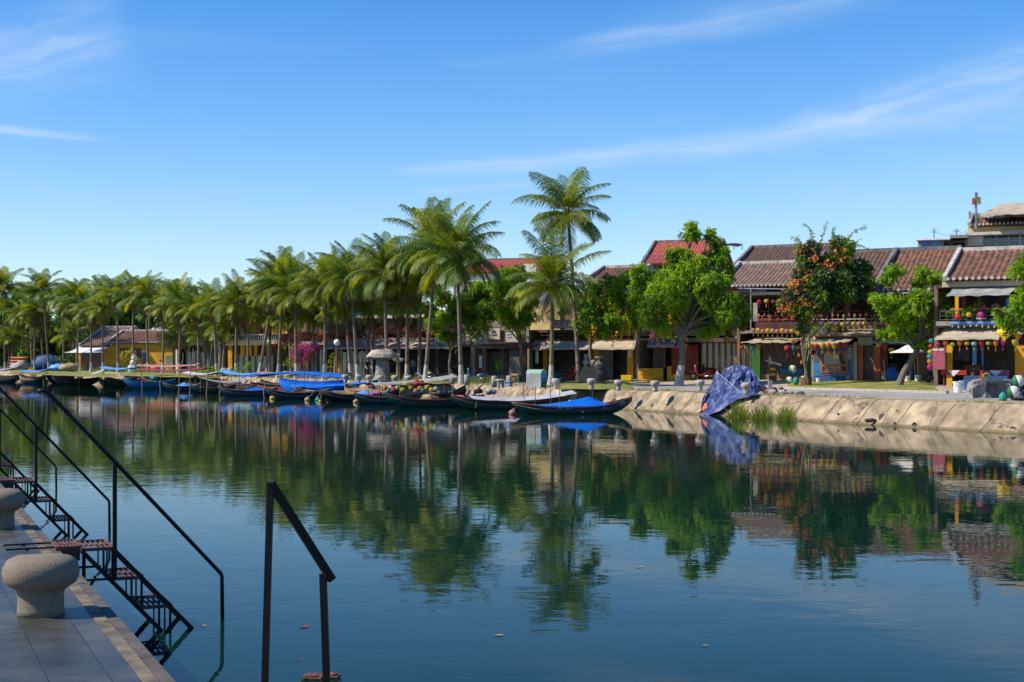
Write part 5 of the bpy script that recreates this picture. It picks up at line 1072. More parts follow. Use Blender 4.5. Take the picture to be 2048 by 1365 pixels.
def mast(px, py0, py1, Y, label, panels=False, r=.05):
    b = W(px,py1,Y); h = W(px,py0,Y).z-b.z; t = thing('antenna_mast', label, 'antenna', b, 0, 'rooftop antennas'); mb = MB(); mb.tube([(0,0,-.4),(0,0,h)], r, 8); mb.build('pole', M['steel'], t)
    if panels:
        for a,z,c,hh in ((.2,.72,'p_yellow',.5),(-.2,.7,'tarp_orange',.45),(0,.86,'steel',.5),(-.45,.25,'p_white',.5)):
            mb = MB(); mb.box(a-.09,a+.09,-.12,.0,h*z-hh/2,h*z+hh/2); mb.bar((a,-.05,h*z),(0,0,h*z),.03); mb.build('panel', M[c], t)
        mb = MB()
        for i in range(5): mb.bar((-.3,0,i*.14),(.3,0,i*.14+.1),.03); mb.bar((.3,0,i*.14),(-.3,0,i*.14+.1),.03)
        mb.build('bracket', M['steel_dark'], t)
    else:
        mb = MB(); mb.bar((-.3,0,h*.8),(.3,0,h*.8),.02); mb.bar((-.2,0,h*.65),(.2,0,h*.65),.02); mb.build('crossbar', M['steel_dark'], t)
mast(1952,385,446,97,'thick antenna mast with coloured panels beside the cream upper house',True,.09); mast(1868,457,480,98,'thin antenna on the flat roofed room, left one'); mast(1913,458,474,98,'thin antenna on the flat roofed room, right one')
def wire(p, q, sag, label, r=.014, m='steel'):
    p = Vector(p); q = Vector(q); mb = MB(); mb.tube([(q-p)*(i/14)+Vector((0,0,-sag*4*(i/14)*(1-i/14))) for i in range(15)], r, 5); tag(mb.build('wire', M[m], None, p), label, 'wire', 'wires strung between the roofs')
wire(W(1868,462,98),W(1913,462,98),.3,'thin wire between the two thin rooftop antennas',.012,'steel_dark'); wire(W(1913,462,98),W(1950,440,97),.4,'thin wire from the right thin antenna to the thick mast',.012,'steel_dark'); wire(W(1475,577,84),W(1775,581,80),.02,'pale wire stretched in front of the orange blossomed tree',.022,'tarp_white')
fr = thing('roof_frame','thin metal canopy frame on a rooftop left of the dark tile roofs','frame',W(1470,497,125),0)
mb = MB(); P = lambda x,y: W(x,y,125)-fr.location
for x in (1452,1468,1484): mb.tube([P(x,500),P(x,489)],.04,5)
mb.build('post', M['steel_dark'], fr); mb = MB(); mb.grid(lambda u,v: P(1449+38*u,489-2.5*math.sin(math.pi*u))+Vector((0,v*3,0)), 8, 2); mb.build('sheet', M['steel_dark'], fr)

# ------------------------------------------------------------------ lanterns in rows
def row(h, px0, py0, px1, py1, n, cols, shape, sc, place, d=-.3, sag=.0, cord=True, grp=None, tas=True, pre='', place2=None):
    p0 = h.Wd(px0,py0,d); p1 = h.Wd(px1,py1,d); grp = grp or f'lanterns {place}'
    top = {'round':.2,'drop':.23,'cap':.2,'bud':.2}[shape if isinstance(shape,str) else shape[0]]*sc; cnt = {}
    for i in range(n):
        u = i/(n-1) if n > 1 else 0; c = cols[i%len(cols)]; s = shape if isinstance(shape,str) else shape[i%len(shape)]; cnt[c] = cnt.get(c,0)+1
        p = p0.lerp(p1,u)+Vector((0,0,-sag*4*u*(1-u)+(.03*math.sin(i*2.3)))); nm = {'round':'round','drop':'tapering','cap':'squat','bud':'small'}[s]
        lantern(p, c, s, f"{pre}{CN.get(c,c)} {nm} lantern, {ORD[i] if i < len(ORD) else str(i+1)+'th'} from left {place}", sc, grp, tas)
    if cord:
        mb = MB(); mb.tube([(p1-p0)*(i/12)+Vector((0,0,-sag*4*(i/12)*(1-i/12)+top)) for i in range(13)], .01, 4); tag(mb.build('lantern_cord', M['hull_dark'], None, p0), f'dark cord carrying the lanterns {place}', 'cord', 'lantern cords')
row(C_,1519,604,1603,601,7,['red','yellow','darkred','yellow','pink','yellow','red'],'round',1.5,'under the eave over the red railing',-.8)
row(C_,1518,632,1600,630,8,['yellow','red','yellow','red','lime','red','yellow','red'],'bud',1.35,'standing along the red railing',-.3,tas=False)
row(C_,1507,661,1584,662,9,['pink','yellow','pink','yellow','cream','pink','yellow','pink','yellow'],'round',1.5,'below the maroon balcony wall',-.9,sag=.02)
row(B_,1633,634,1800,630,16,['red','yellow','magenta','orange','red','lime','magenta','lime','red','yellow','red','yellow','red','yellow','red','orange'],'bud',1.35,'along the balcony beside the twisted trunk',-.6,tas=False)
row(B_,1632,649,1818,646,18,['lime','purple','lime','purple','purple','lime','purple','lime','pink','yellow','pink','yellow','pink','yellow','red','yellow','pink','orange'],'round',1.5,'below the blue shop balcony',-.8)
row(B_,1609,694,1693,691,8,['yellow','yellow','red','yellow','orange','yellow','red','red'],['round','drop','drop','drop','drop','drop','drop','cap'],1.45,'under the awning of the blue shop window',-1.5)
lantern(B_.Wd(1625,706,-.8),'darkred','round','dark red round lantern hanging low before the blue shop front',1.6,'single lanterns on the shops'); lantern(B_.Wd(1627,609,-1.),'magenta','round','magenta ball lantern under the orange blossomed tree',1.1,'single lanterns on the shops'); lantern(B_.Wd(1636,609,-1.),'pink','round','pale pink ball lantern under the orange blossomed tree',1.1,'single lanterns on the shops'); lantern(B_.Wd(1618,629,-1.2),'white','round','white globe lantern beside the twisted trunk',1.5,'single lanterns on the shops',False)
row(B_,1757,691,1783,701,3,['yellow','red','yellow'],['round','drop','drop'],1.5,'slanting down towards the white parasol',-1.5)
row(C_,1483,696,1517,694,4,['red','lime','cyan','yellow'],['round','round','drop','drop'],1.5,'at the plank shop corner',-1.3,cord=False)
row(C_,1527,683,1552,684,3,['yellow','yellow','lime'],'drop',1.3,'in the shade before the plank wall',-.4,cord=False)
lantern(C_.Wd(1575,697,-1.4),'red','round','large red ball lantern at the end of the plank shop awning',2.2,'single lanterns on the shops'); lantern(C_.Wd(1586,684,-1.5),'orange','drop','orange red tapering lantern above the large red ball',1.4,'single lanterns on the shops'); lantern(C_.Wd(1588,697,-1.4),'cyan','drop','blue tapering lantern right of the large red ball',1.4,'single lanterns on the shops'); lantern(C_.Wd(1596,696,-1.3),'orange','cap','orange lantern touching the twisted trunk',1.4,'single lanterns on the shops')
for i,(px,py) in enumerate([(1602,680),(1598,712),(1603,726),(1597,668)]): lantern(W(px,py,77.8),'orange','bud',f'small orange red lantern tied to the twisted trunk, {ORD[i] if 0 else ["above the middle","upper of two low ones","lowest one","topmost one"][i]}',1.4,'lanterns on the twisted trunk',False)
row(A,1877,688,2006,686,10,['magenta','orange','lime','orange','yellow','mint','red','lime','orange','magenta'],['round','drop','round','drop','cap','cap','drop','cap','drop','drop'],1.35,'under the beige awning of the restaurant',-1.4)
for i,(px,py,c,s) in enumerate([(1863,682,'cyan','round'),(1862,693,'red','round'),(1861,704,'yellow','round'),(1860,715,'cyan','drop'),(1860,725,'orange','drop'),(1860,736,'magenta','drop')]): lantern(A.Wd(px,py,-1.5),c,s,f'{c} lantern in the hanging string at the restaurant corner, {ORD[i]} from the top',1.3,'hanging lantern string at the restaurant corner',False)
mb = MB(); a = A.Wd(1863,676,-1.5); b = A.Wd(1860,742,-1.5); mb.tube([(0,0,0),b-a],.01,4); tag(mb.build('lantern_cord', M['hull_dark'], None, a), 'upright cord of the hanging lantern string at the restaurant corner','cord','lantern cords')
lantern(A.Wd(2036,673,-1.3),'orange','drop','orange tapering lantern right of the yellow heart',1.5,'single lanterns on the shops'); lantern(A.Wd(2030,686,-1.2),'lime','drop','lime green lantern below the orange one at the right edge',1.4,'single lanterns on the shops'); lantern(A.Wd(1916,635,-.9),'red','cap','red bowl shaped lantern on the restaurant balcony, left one',1.6,'balcony lanterns of the restaurant',False); lantern(A.Wd(1938,630,-.9),'yellow','round','yellow lantern on the restaurant balcony between the plant and the red bowl',1.4,'balcony lanterns of the restaurant',False); lantern(A.Wd(1962,631,-.9),'magenta','cap','magenta lantern on the restaurant balcony above the white ledge',1.7,'balcony lanterns of the restaurant',False)
for i,px in enumerate((1958,1969,1985,1998)): lantern(A.Wd(px,614,-.6),'magenta','bud',f'magenta bud on the upper rail of the restaurant, {ORD[i]} from left',1.3,'magenta buds on the restaurant rail',False)
lantern(D_.Wd(1353,694,-1.2),'red','drop','red tapering lantern under the mauve awning',1.4,'single lanterns on the shops'); lantern(D_.Wd(1372,692,-1.),'orange','drop','orange lantern behind the whitewashed shade tree trunk',1.3,'single lanterns on the shops'); lantern(D_.Wd(1378,694,-1.),'darkred','drop','dark red lantern right of the whitewashed shade tree trunk',1.3,'single lanterns on the shops'); lantern(D_.Wd(1435,664,-1.),'orange','drop','orange red lantern hanging below the big shade tree',1.5,'single lanterns on the shops')
lantern(E_.Wd(1121,627,-.5),'pink','round','dusky pink ball lantern above the red lettered banner',2.1,'single lanterns on the shops',False); lantern(D_.Wd(1290,617,-.5),'pink','cap','small pink lantern in the leaves left of the big shade tree',1.4,'single lanterns on the shops',False)
row(N_,362,693,434,692,6,['darkred','red','darkred','red','darkred','red'],'round',1.8,'under the dark shop ledge by the hotel',-.5)
row(Y_,542,694,570,696,4,['orange','red','orange','yellow'],'drop',2.0,'at the dark doorway of the hotel',-.4)
for i,(px,py) in enumerate([(493,632),(493,638),(493,645),(493,651)]): lantern(Y_.Wd(px,py+2,-.3),'orange','cap',f'orange lantern on the hotel shutter, {ORD[i]} from the top',1.5,'orange lanterns on the hotel shutter',False)
row(H_,660,677,880,672,20,['orange','white','red','magenta','orange','pink','white','red'],'bud',1.5,'over the flower boxes of the long awning',-.3,tas=False)
# paper parasols hung along the long awning
def parasol_mesh(c1,c2):
    mb = MB(); mb.lathe([(.42,0),(.3,.1),(.15,.17),(0,.21)], 12)
    for i in range(len(mb.f)): mb.m[i] = (i%12)//2%2
    mb.tube([(0,0,.24),(0,0,-.3)], .012, 5, 2); return mb.mesh('parasol', [M['p_'+c1],M['p_'+c2],M['wood']])
PA = [parasol_mesh('white','green'), parasol_mesh('white','mint'), parasol_mesh('green','mint')]
for i in range(11):
    px = 636+i*24; o = put('paper_parasol', PA[i%3], None, H_.Wd(px,685,-1.0) if px > 652 else W(px,686,121), (0,0,i)); tag(o, f"{['white and green','white and mint','green and mint'][i%3]} paper parasol hung above the long awning, {ORD[i]} from left", 'parasol', 'paper parasols above the long awning')

# ------------------------------------------------------------------ signs
def board(name, h, px0, px1, py0, py1, d, m, label, cat='sign', frame='wood', th=.06):
    p = h.Wd((px0+px1)/2,(py0+py1)/2,d); x0,x1 = h.X(px0,d),h.X(px1,d); w_ = x1-x0; z = h.Z(py0,(px0+px1)/2,d)-h.Z(py1,(px0+px1)/2,d)
    t = thing(name, label, cat, p, -h.a, 'shop signs'); mb = MB(); mb.box(-w_/2,w_/2,-th/2,th/2,-z/2,z/2); mb.build('panel', M[m], t)
    mb = MB()
    for a,b,c,e in ((-w_/2,w_/2,z/2,z/2+.05),(-w_/2,w_/2,-z/2-.05,-z/2),(-w_/2-.05,-w_/2,-z/2-.05,z/2+.05),(w_/2,w_/2+.05,-z/2-.05,z/2+.05)): mb.box(a,b,-th/2-.02,th/2+.02,c,e)
    mb.build('frame', M[frame], t); return t,w_,z
t,w_,z = board('banner_sign', E_, 1106,1220,641,656,-.35,'dark_in','red lettered white slat banner on the terrace rail, partly hidden by palms')
S = 'ANNDE  I  T AKNN'
for i,ch in enumerate(S):
    x = -w_/2+w_*(i+.5)/len(S); mb = MB(); mb.box(x-w_/len(S)*.42,x+w_/len(S)*.42,-.07,-.035,-z/2*.96,z/2*.96); sl_ = mb.build('slat', M['p_white'], t)
    if ch != ' ': text(ch, z*.95, 'sign_red', sl_, (x,-.075,0), (R(90),0,0))
t,w_,z = board('sign_board', P_, 977,1000,656,679,-.2,'sign_cream','square cream sign with small green tree emblem above the pergola')
mb = MB()
for k in range(7): mb.rock((rnd.uniform(-.14,.14),-.04,.1+rnd.uniform(-.04,.08)), .06, k, sc=(1,.12,.7))
mb.build('emblem', M['p_green'], t); mb = MB()
for k in range(6): mb.box(-.2+k*.07,-.155+k*.07,-.04,-.031,-.2+.02*(k%2),-.1+.03*((k*5)%3)); 
mb.build('writing', M['text_dark'], t); mb = MB(); mb.box(-.07,.09,-.045,-.031,.22,.44); mb.build('taped_note', M['p_white'], t)
t,w_,z = board('sign_board', P_, 1011,1040,664,684,-.2,'p_white','plain white oblong sign with two dark slanted lines of writing')
mb = MB()
for r_,zz in ((0,.14),(1,-.08)):
    for k in range(5): x = -w_*.36+k*.085; mb.bar((x,-.035,zz+k*.012-.04),(x+.03+.02*(k%2),-.035,zz+k*.012+.05),.035,.012); mb.bar((x,-.035,zz+k*.012),(x+.06,-.035,zz+k*.012+.01),.02,.012)
mb.build('writing', M['text_dark'], t)
t,w_,z = board('menu_board', A, 1864,1889,697,738,-.25,'sign_pink','crimson menu board with pale header strip at the restaurant corner')
mb = MB(); mb.box(-w_/2+.03,w_/2-.03,-.05,-.031,z/2-.12,z/2-.02); mb.build('header', M['white_wall'], t); mb = MB()
for i in range(15):
    for a in (-1,1): mb.box(a*.16-.11+.03*(a<0),a*.16+.11-.02*((i*7)%4),-.036,-.031,z/2-.2-i*.055,z/2-.18-i*.055)
mb.build('writing', M['p_pink'], t)
ls = thing('letter_sign','row of big yellow letters standing on the mauve awning','sign',D_.Wd(1335,676,-.4),-D_.a,'shop signs')
for ch,px,s_ in (('M',1327,.95),('S',1339,.72)):
    p = D_.Wd(px,666.5 if ch == 'M' else 668.5,-.4)-ls.location; p = Matrix.Rotation(D_.a,3,'Z')@p; text(ch, s_, 'sign_yellow', ls, p, (R(90),0,0), .05, 'letter')
mb = MB(); mb.box(-.75,.6,-.08,.08,-.02,.05); mb.build('base_bar', M['sign_yellow'], ls)
# yellow heart
hp = A.Wd(2009,668,-1.9); ht = thing('heart_sign','large yellow heart with two lines of dark writing hung at the awning end','sign',hp,-R(10),'shop signs'); mb = MB(); N_h = 40
out = [(16*math.sin(q)**3/16*.36, (13*math.cos(q)-5*math.cos(2*q)-2*math.cos(3*q)-math.cos(4*q))/16*.36) for q in [2*math.pi*i/N_h for i in range(N_h)]]
mb.v = [(x,-.07,z) for x,z in out]+[(x,.07,z) for x,z in out]+[(0,-.17,.02),(0,.17,.02)]
for i in range(N_h): j = (i+1)%N_h; mb.f += [(i,j,2*N_h),(j+N_h,i+N_h,2*N_h+1),(i,i+N_h,j+N_h,j)]; mb.m += [0,0,0]
mb.build('heart', M['sign_yellow'], ht, smooth=True); mb = MB()
for zz,n_ in ((.03,6),(-.09,5)):
    for k in range(n_): x = -.13+k*.05; mb.box(x,x+.034,-.185,-.165,zz-.03-.01*(k%2),zz+.03+.012*((k*3)%2))
mb.build('writing', M['text_dark'], ht)

# ------------------------------------------------------------------ furniture of the promenade
fb = MB(); fb.lathe([(.2,0),(.19,.12),(.185,.2),(.22,.26),(.33,.34),(.36,.42),(.345,.5),(.24,.55),(0,.56)], 20); fb.v = [tuple(Vector(p)*(1+.04*noise.noise(Vector(p)*6))) for p in fb.v]; FB = fb.mesh('bollard', M['pale_stone'], True)
for px,py,s,lab in [(1112,779,1.2,'pale mushroom bollard at the whitewashed palm foot, beside the litter bin'),(1183,780,1.25,'pale mushroom bollard in front of the leaning bamboo panel'),(1237,782,1.15,'pale mushroom bollard right of the bamboo panel'),(1310,784,1.15,'pale mushroom bollard between the bamboo panel and the blue heap'),(1400,783,1.2,'pale mushroom bollard at the left edge of the blue tarpaulin heap'),(1492,790,1.15,'pale mushroom bollard in front of the blue tarpaulin heap'),
    (691,766,1.2,'pale mushroom bollard above the blue canopy, first left of the concrete stump'),(717,767,1.2,'pale mushroom bollard at the foot of the thick whitewashed palm'),(738,768,1.2,'pale mushroom bollard just left of the concrete stump'),(761,769,1.2,'pale mushroom bollard in front of the concrete stump'),(790,769,1.2,'pale mushroom bollard just right of the concrete stump'),(817,770,1.2,'pale mushroom bollard two right of the concrete stump')]:
    p = G(px,py); tag(put('stone_bollard', FB, None, p, (0,0,rnd.random()*6), (s*.54,s*.54,s*.84)), lab, 'bollard', 'pale bollards along the far quay')
pb = MB(); pb.lathe([(.17,0),(.17,.6),(.15,.63),(0,.63)], 14); PB = pb.mesh('bollard', M['pale_stone'], True)
for px,py,lab in [(934,771,'round stone post beside the blue scooter'),(905,769,'round stone post behind the tall straight palm'),(989,775,'round stone post left of the small stone table'),(1019,774,'round stone post right of the small stone table')]: tag(put('stone_post', PB, None, G(px,py)), lab, 'post', 'round stone posts on the far quay')
st_ = thing('stone_table','small round stone table with arched legs beside a white box','table',G(1000,776)); mb = MB(); mb.lathe([(.0,.36),(.25,.36),(.27,.42),(.22,.47),(0,.48)], 16); mb.build('table_top', M['pale_stone'], st_)
for a in (0,2.1,4.2): mb = MB(); mb.tube([(.17*math.cos(a),.17*math.sin(a),0),(.15*math.cos(a),.15*math.sin(a),.38)],.075,8); mb.build('leg', M['pale_stone'], st_)
bx = thing('box','white lidded box beside the small stone table','box',G(1013,775)); mb = MB(); mb.box(-.18,.18,-.14,.14,0,.3); mb.build('body', M['white_sheet'], bx); mb = MB(); mb.box(-.2,.2,-.16,.16,.302,.35); mb.build('lid', M['white_sheet'], bx)
for px,lab in ((980,'low stone bench at the pergola, left one'),(1010,'low stone bench at the pergola, middle one'),(1029,'low stone bench at the pergola, right one'),(905,'low stone bench behind the tall straight palm')):
    t = thing('stone_bench',lab,'bench',G(px,Y=100 if px > 950 else 104),-R(24),'stone benches at the pergola'); mb = MB(); mb.box(-.42,.42,-.18,.18,.34,.42); mb.build('seat', M['pale_stone'], t)
    for s in (-.36,.36): mb = MB(); mb.box(s-.06,s+.06,-.16,.16,0,.338); mb.build('leg', M['pale_stone'], t)
# litter bin
t = thing('litter_bin','grey box litter bin with arched lid and colourful end panel','bin',G(1073,778),-R(35)); bl,bd = .92,.56
mb = MB(); mb.box(-bl/2,bl/2,-bd/2,bd/2,.05,.78); mb.build('body', M['tarp_grey'], t); mb = MB(); n = 10; pts = [(-bd/2*math.cos(math.pi*i/n), .785+.24*math.sin(math.pi*i/n)) for i in range(n+1)]
mb.add([(-bl/2-.02,y,z) for y,z in pts]+[(bl/2+.02,y,z) for y,z in pts],[(i,i+1,n+2+i,n+1+i) for i in range(n)]+[tuple(range(n,-1,-1)),tuple(range(n+1,2*n+2))]); mb.build('lid', M['p_mint'], t)
mb = MB(); mb.box(bl/2+.002,bl/2+.02,-bd/2+.04,bd/2-.04,.1,.76); pn = mb.build('end_panel', M['tarp_sky'], t); mb = MB(); mb.box(bl/2+.021,bl/2+.026,-bd/2+.06,bd/2-.06,.12,.4); mb.rock((bl/2+.022,-.06,.48),.1,3,sc=(.05,1,1)); mb.rock((bl/2+.022,.1,.52),.08,4,sc=(.05,1,1)); mb.build('landscape', M['p_green'], pn); mb = MB(); mb.box(bl/2+.021,bl/2+.027,-.1,.1,.2,.25); mb.build('band', M['p_yellow'], pn)
mb = MB()
for a in (-bl/2+.05,bl/2-.05):
    for b in (-bd/2+.05,bd/2-.05): mb.box(a-.03,a+.03,b-.03,b+.03,0,.05)
mb.build('foot', M['steel_dark'], t)
# concrete tree stump sculpture
t = thing('concrete_stump','broad grey concrete stump sculpture with flaring top between the palms','sculpture',G(765,Y=97.5)); k = 97.5/F
mb = MB(); prof = [(20,-1),(19,4),(15.5,12),(13.5,24),(12.8,38),(13,46)]; mb.lathe([(r*k,h*k) for r,h in prof]+[(0,46*k)], 24); mb.v = [(x*(1+.16*noise.noise(Vector((x*2,y*2,z*.7)))),y*(1+.16*noise.noise(Vector((x*2,y*2,z*.7)))),z) for x,y,z in mb.v]; mb.build('column', M['stone'], t, smooth=True)
mb = MB(); prof = [(14,45.5),(25,47),(30,50),(29,56),(22,64),(12,65),(0,64)]; mb.lathe([(r*k,h*k) for r,h in prof], 26); mb.v = [(x*(1+.22*noise.noise(Vector((x*1.5,y*1.5,z*1.5)))),y*(1+.2*noise.noise(Vector((x*1.5,y*1.5,z)))),z+.08*noise.noise(Vector((x*2,y*2,5)))) for x,y,z in mb.v]; mb.build('flared_top', M['pale_stone'], t)
# rock sculpture with bamboo panel
t = thing('stone_sculpture','dark grey round stone with pale rough stones and a blue grey post on top','sculpture',G(1198,Y=93)); k = 93/F
mb = MB(); mb.rock((0,0,16*k),17*k,3,amp=.12,sc=(1,.5,1.1)); mb.build('round_stone', M['dark_stone'], t, smooth=True); mb = MB(); mb.rock((-3*k,-.1,36*k),9*k,5,sc=(1,.7,.8)); mb.rock((-12*k,-.05,40*k),6*k,6); mb.build('pale_stone', M['stone'], t); mb = MB(); mb.lathe([(2*k,40*k),(2*k,50*k),(8*k,51*k),(8*k,53*k),(0,54*k)], 14, (0,.0,0)); mb.build('stone_cap', M['pale_stone'], t)
mb = MB(); mb.tube([(-26*k,.2,0),(-26*k,.2,58*k)],.12,10); mb.lathe([(.18,38*k),(.24,40*k),(.2,46*k),(0,47*k)],12,(-26*k,.2,0)); mb.build('post', M['tarp_grey'], t)
t = thing('bamboo_panel','pale panel of bamboo slats leaning against the round dark stone','panel',G(1178,Y=91)); k = 91/F; mb = MB()
for i in range(11): x = (-22+i*3.0)*k; mb.tube([(x,-.25,.0),(x+11.5*k,.25,33*k)],.045,6)
mb.build('slats', M['wood_pale'], t); mb = MB(); mb.bar((-20*k,-.2,5*k),(13*k,-.2,5*k),.05); mb.bar((-12*k,.12,26*k),(21*k,.12,26*k),.05); mb.build('crosspiece', M['wood_pale'], t)
t = thing('crate','yellow plastic crate on the pavement before the yellow low wall','crate',G(1254,Y=96),R(-20)); mb = MB(); mb.box(-.36,.36,-.25,.25,0,.04); 
for z in (.06,.2,.34): mb.box(-.36,.36,-.25,-.22,z,z+.1); mb.box(-.36,.36,.22,.25,z,z+.1); mb.box(-.36,-.33,-.219,.219,z,z+.1); mb.box(.33,.36,-.219,.219,z,z+.1)
mb.build('body', M['sign_yellow'], t); mb = MB(); mb.box(-.34,.34,-.23,.23,.445,.46); mb.build('lid', M['yellow_wall'], t)
t = thing('frond_pile','fallen palm frond lying on the grass right of the bamboo panel','palm frond',G(1275,767)); rg = random.Random(3); mb = MB()
mb.tube([(-1.6,0,.12),(0,.1,.2),(1.6,-.3,.1)],.03,5)
for i in range(60):
    u = rg.uniform(-1.5,1.6); s = rg.choice((-1,1)); mb.add([(u,0,.16),(u+.05,0,.16),(u+.4,s*.5,.05+.1*rg.random())],[(0,1,2)],rg.randint(0,1))
mb.build('leaflets', [M['frond_b'],M['frond_dry']], t)

# motor scooters
def scooter(c):
    parts = {}
    def wheel(x):
        mb = MB(); n = 18
        mb.grid(lambda u,v: (x+(.2+.055*math.cos(v*6.2832))*math.cos(u*6.2832), .055*math.sin(v*6.2832), .255+(.2+.055*math.cos(v*6.2832))*math.sin(u*6.2832)), n, 6); return mb
    def rim(x):
        mb = MB(); mb.tube([(x,-.04,.255),(x,.04,.255)],.05,8)
        for i in range(6): a = i*1.047; mb.bar((x,0,.255),(x+.17*math.cos(a),0,.255+.17*math.sin(a)),.025)
        return mb
    for i,x in enumerate((-.62,.62)): parts[f'wheel{i}'] = (wheel(x).mesh('wheel',M['rubber'],True), rim(x).mesh('rim',M['chrome']))
    mb = MB()
    prof = [(-.82,.62,.1),(-.6,.66,.15),(-.3,.6,.16),(-.1,.42,.14),(.15,.34,.13),(.32,.42,.15),(.42,.75,.17),(.46,.98,.12)]; lo = [(-.82,.55),(-.6,.42),(-.3,.3),(-.1,.24),(.15,.24),(.3,.28),(.5,.5),(.55,.92)]
    vs_ = []
    for (x,z,w_),(xl,zl) in zip(prof,lo): vs_ += [(x,-w_,z),(x,w_,z),(xl,w_*.8,zl),(xl,-w_*.8,zl)]
    mb.add(vs_, [(i*4+j,i*4+(j+1)%4,(i+1)*4+(j+1)%4,(i+1)*4+j) for i in range(7) for j in range(4)]+[(3,2,1,0),(28,29,30,31)]); mb.box(.45,.85,-.06,.06,.5,.54); parts['body'] = mb.mesh('body', M[c], True)
    mb = MB(); mb.grid(lambda u,v: (-.75+.7*u, (v-.5)*.28, .74+.05*math.sin(u*3)-.05*abs(v-.5)*2+.02*(u<.3)), 8, 6); mb.box(-.74,-.06,-.12,.12,.63,.72); parts['seat'] = mb.mesh('seat', M['rubber'], True)
    mb = MB(); mb.tube([(.62,0,.3),(.47,0,1.0)],.03,7); mb.tube([(.36,-.32,1.06),(.46,-.1,1.0),(.46,.1,1.0),(.36,.32,1.06)],.02,6); mb.tube([(.42,-.24,1.02),(.4,-.3,1.25)],.008,4); mb.rock((.39,-.31,1.27),.05,1,sc=(.4,1,.7)); mb.tube([(.42,.24,1.02),(.4,.3,1.25)],.008,4); mb.rock((.39,.31,1.27),.05,1,sc=(.4,1,.7)); parts['handlebar'] = mb.mesh('handlebar', M['steel_dark'])
    mb = MB(); mb.rock((.53,0,.92),.09,2,amp=.03,sc=(.6,1,.9)); parts['headlight'] = mb.mesh('headlight', M['chrome'], True); mb = MB(); mb.tube([(-.1,.1,.22),(-.95,.16,.32)],.045,8); parts['exhaust'] = mb.mesh('exhaust', M['chrome'], True)
    return parts
SCO = {c: scooter(c) for c in ('scoot_blue','scoot_red','scoot_grey','scoot_black','scoot_green')}
for px,Y,c,rot,lab in [(951,97,'scoot_blue',172,'blue motor scooter parked beside the left pergola post'),(905,98,'scoot_black',95,'black motor scooter seen end on behind the tall straight palm'),(848,104,'scoot_grey',140,'pale grey scooter at the foot of the slanting palm'),(884,107,'scoot_red',160,'dark red scooter in shade before the long restaurant'),(1104,95,'scoot_green',190,'dark green scooter behind the palm beside the litter bin'),(1138,99,'scoot_red',20,'bright red scooter in the shade of the banner shop'),(1405,93.5,'scoot_red',185,'red scooter beside the blue tarpaulin heap'),(1427,95,'scoot_grey',10,'grey scooter before the tall display windows'),(527,131,'scoot_black',60,'dark scooter in front of the yellow hotel'),(1868,76,'scoot_black',100,'dark motorbike below the crimson menu board')]:
    P_s = SCO[c]; t = thing('motor_scooter',lab,'scooter',G(px,Y=Y),R(rot),'parked scooters')
    for k,m_ in P_s.items():
        if k.startswith('wheel'): o = put('wheel',m_[0],t); put('rim',m_[1],o)
        else: put(k,m_,t)

# green nets
for px0,px1,py,Y,sag,lab in [(373,430,703,155,0,'dark green net fence between the cottage and the hotel'),(476,546,712,134,.0,'dark green net draped on posts before the yellow hotel'),(683,746,703,115,0,'grey green net fence left of the concrete stump'),(632,648,700,120,0,'narrow grey net beside the pink flower balcony')]:
    a = G(px0,Y=Y); b = G(px1,Y=Y-3); h = W(px0,py,Y).z-a.z; t = thing('net_fence',lab,'net fence',a,0,'net fences on the promenade'); d = b-a; mb = MB()
    mb.grid(lambda u,v: (d.x*u+.06*math.sin(u*60), d.y*u+.1*math.sin(u*37)+.05*math.sin(v*9+u*20), h*v-.1*v*math.sin(u*3.14*3)**2+d.z*u), 60, 6); mb.build('net', M['green_net'], t, smooth=True)
    for i in range(4): mb = MB(); p = d*(i/3); mb.tube([p+Vector((0,.05,-.1)),p+Vector((0,.05,h+.1))],.04,6); mb.build('post', M['steel_dark'], t)

# blue tarpaulin heap on the embankment
t = thing('tarpaulin','crumpled blue tarpaulin draped over a heap and down the embankment','tarpaulin',G(1460,784)); B0 = t.location
# outline rows from the top of the heap down to the water: (left px, right px, top row px) at increasing nearness
top_l = [(1404,812),(1404,800),(1412,785),(1425,762),(1433,740),(1440,752),(1450,737),(1462,732),(1475,731),(1490,732),(1502,738),(1512,750),(1520,765),(1530,772),(1536,778)]
bot_l = [(1397,828),(1402,827),(1408,829),(1414,831),(1424,828),(1434,824),(1442,820),(1452,812),(1462,806),(1472,800),(1482,797),(1494,795),(1506,792),(1522,788),(1540,783)]
YB = [slope_hit(*c)-.18 for c in bot_l]
def hp_(i, v):
    i0 = min(int(i),13); f = i-i0; tp = Vector(top_l[i0]).lerp(Vector(top_l[i0+1]),f); bt = Vector(bot_l[i0]).lerp(Vector(bot_l[i0+1]),f)
    yb = YB[i0]*(1-f)+YB[i0+1]*f; yt = yb+(2.4 if i > 2 else 1.2); q = tp.lerp(bt,v); Y = min(slope_hit(q.x,q.y)-.42, yt+(yb-yt)*v)
    rg_ = lambda a,b,c: 1-2*abs(noise.noise(Vector((a,b,c))))
    fold = noise.noise(Vector((i*.5,v*1.0,2.)))*.5+rg_(i*.6+v*1.8,v*1.1,4.)*.3+rg_(i*1.3-v*3.2,v*2.4,6.)*.17+rg_(i*3.4,v*5.,8.)*.03+noise.noise(Vector((i*5,v*8,1.)))*.015
    p = W(q.x,q.y,Y); p.y += (fold*.95-.16)*math.sin(math.pi*min(1,v*1.02)**.8)*(1 if v < .5 else 1.3-.6*v)-.12; p.x += .12*noise.noise(Vector((i*.8,v*3,9.)))*v; return p-B0
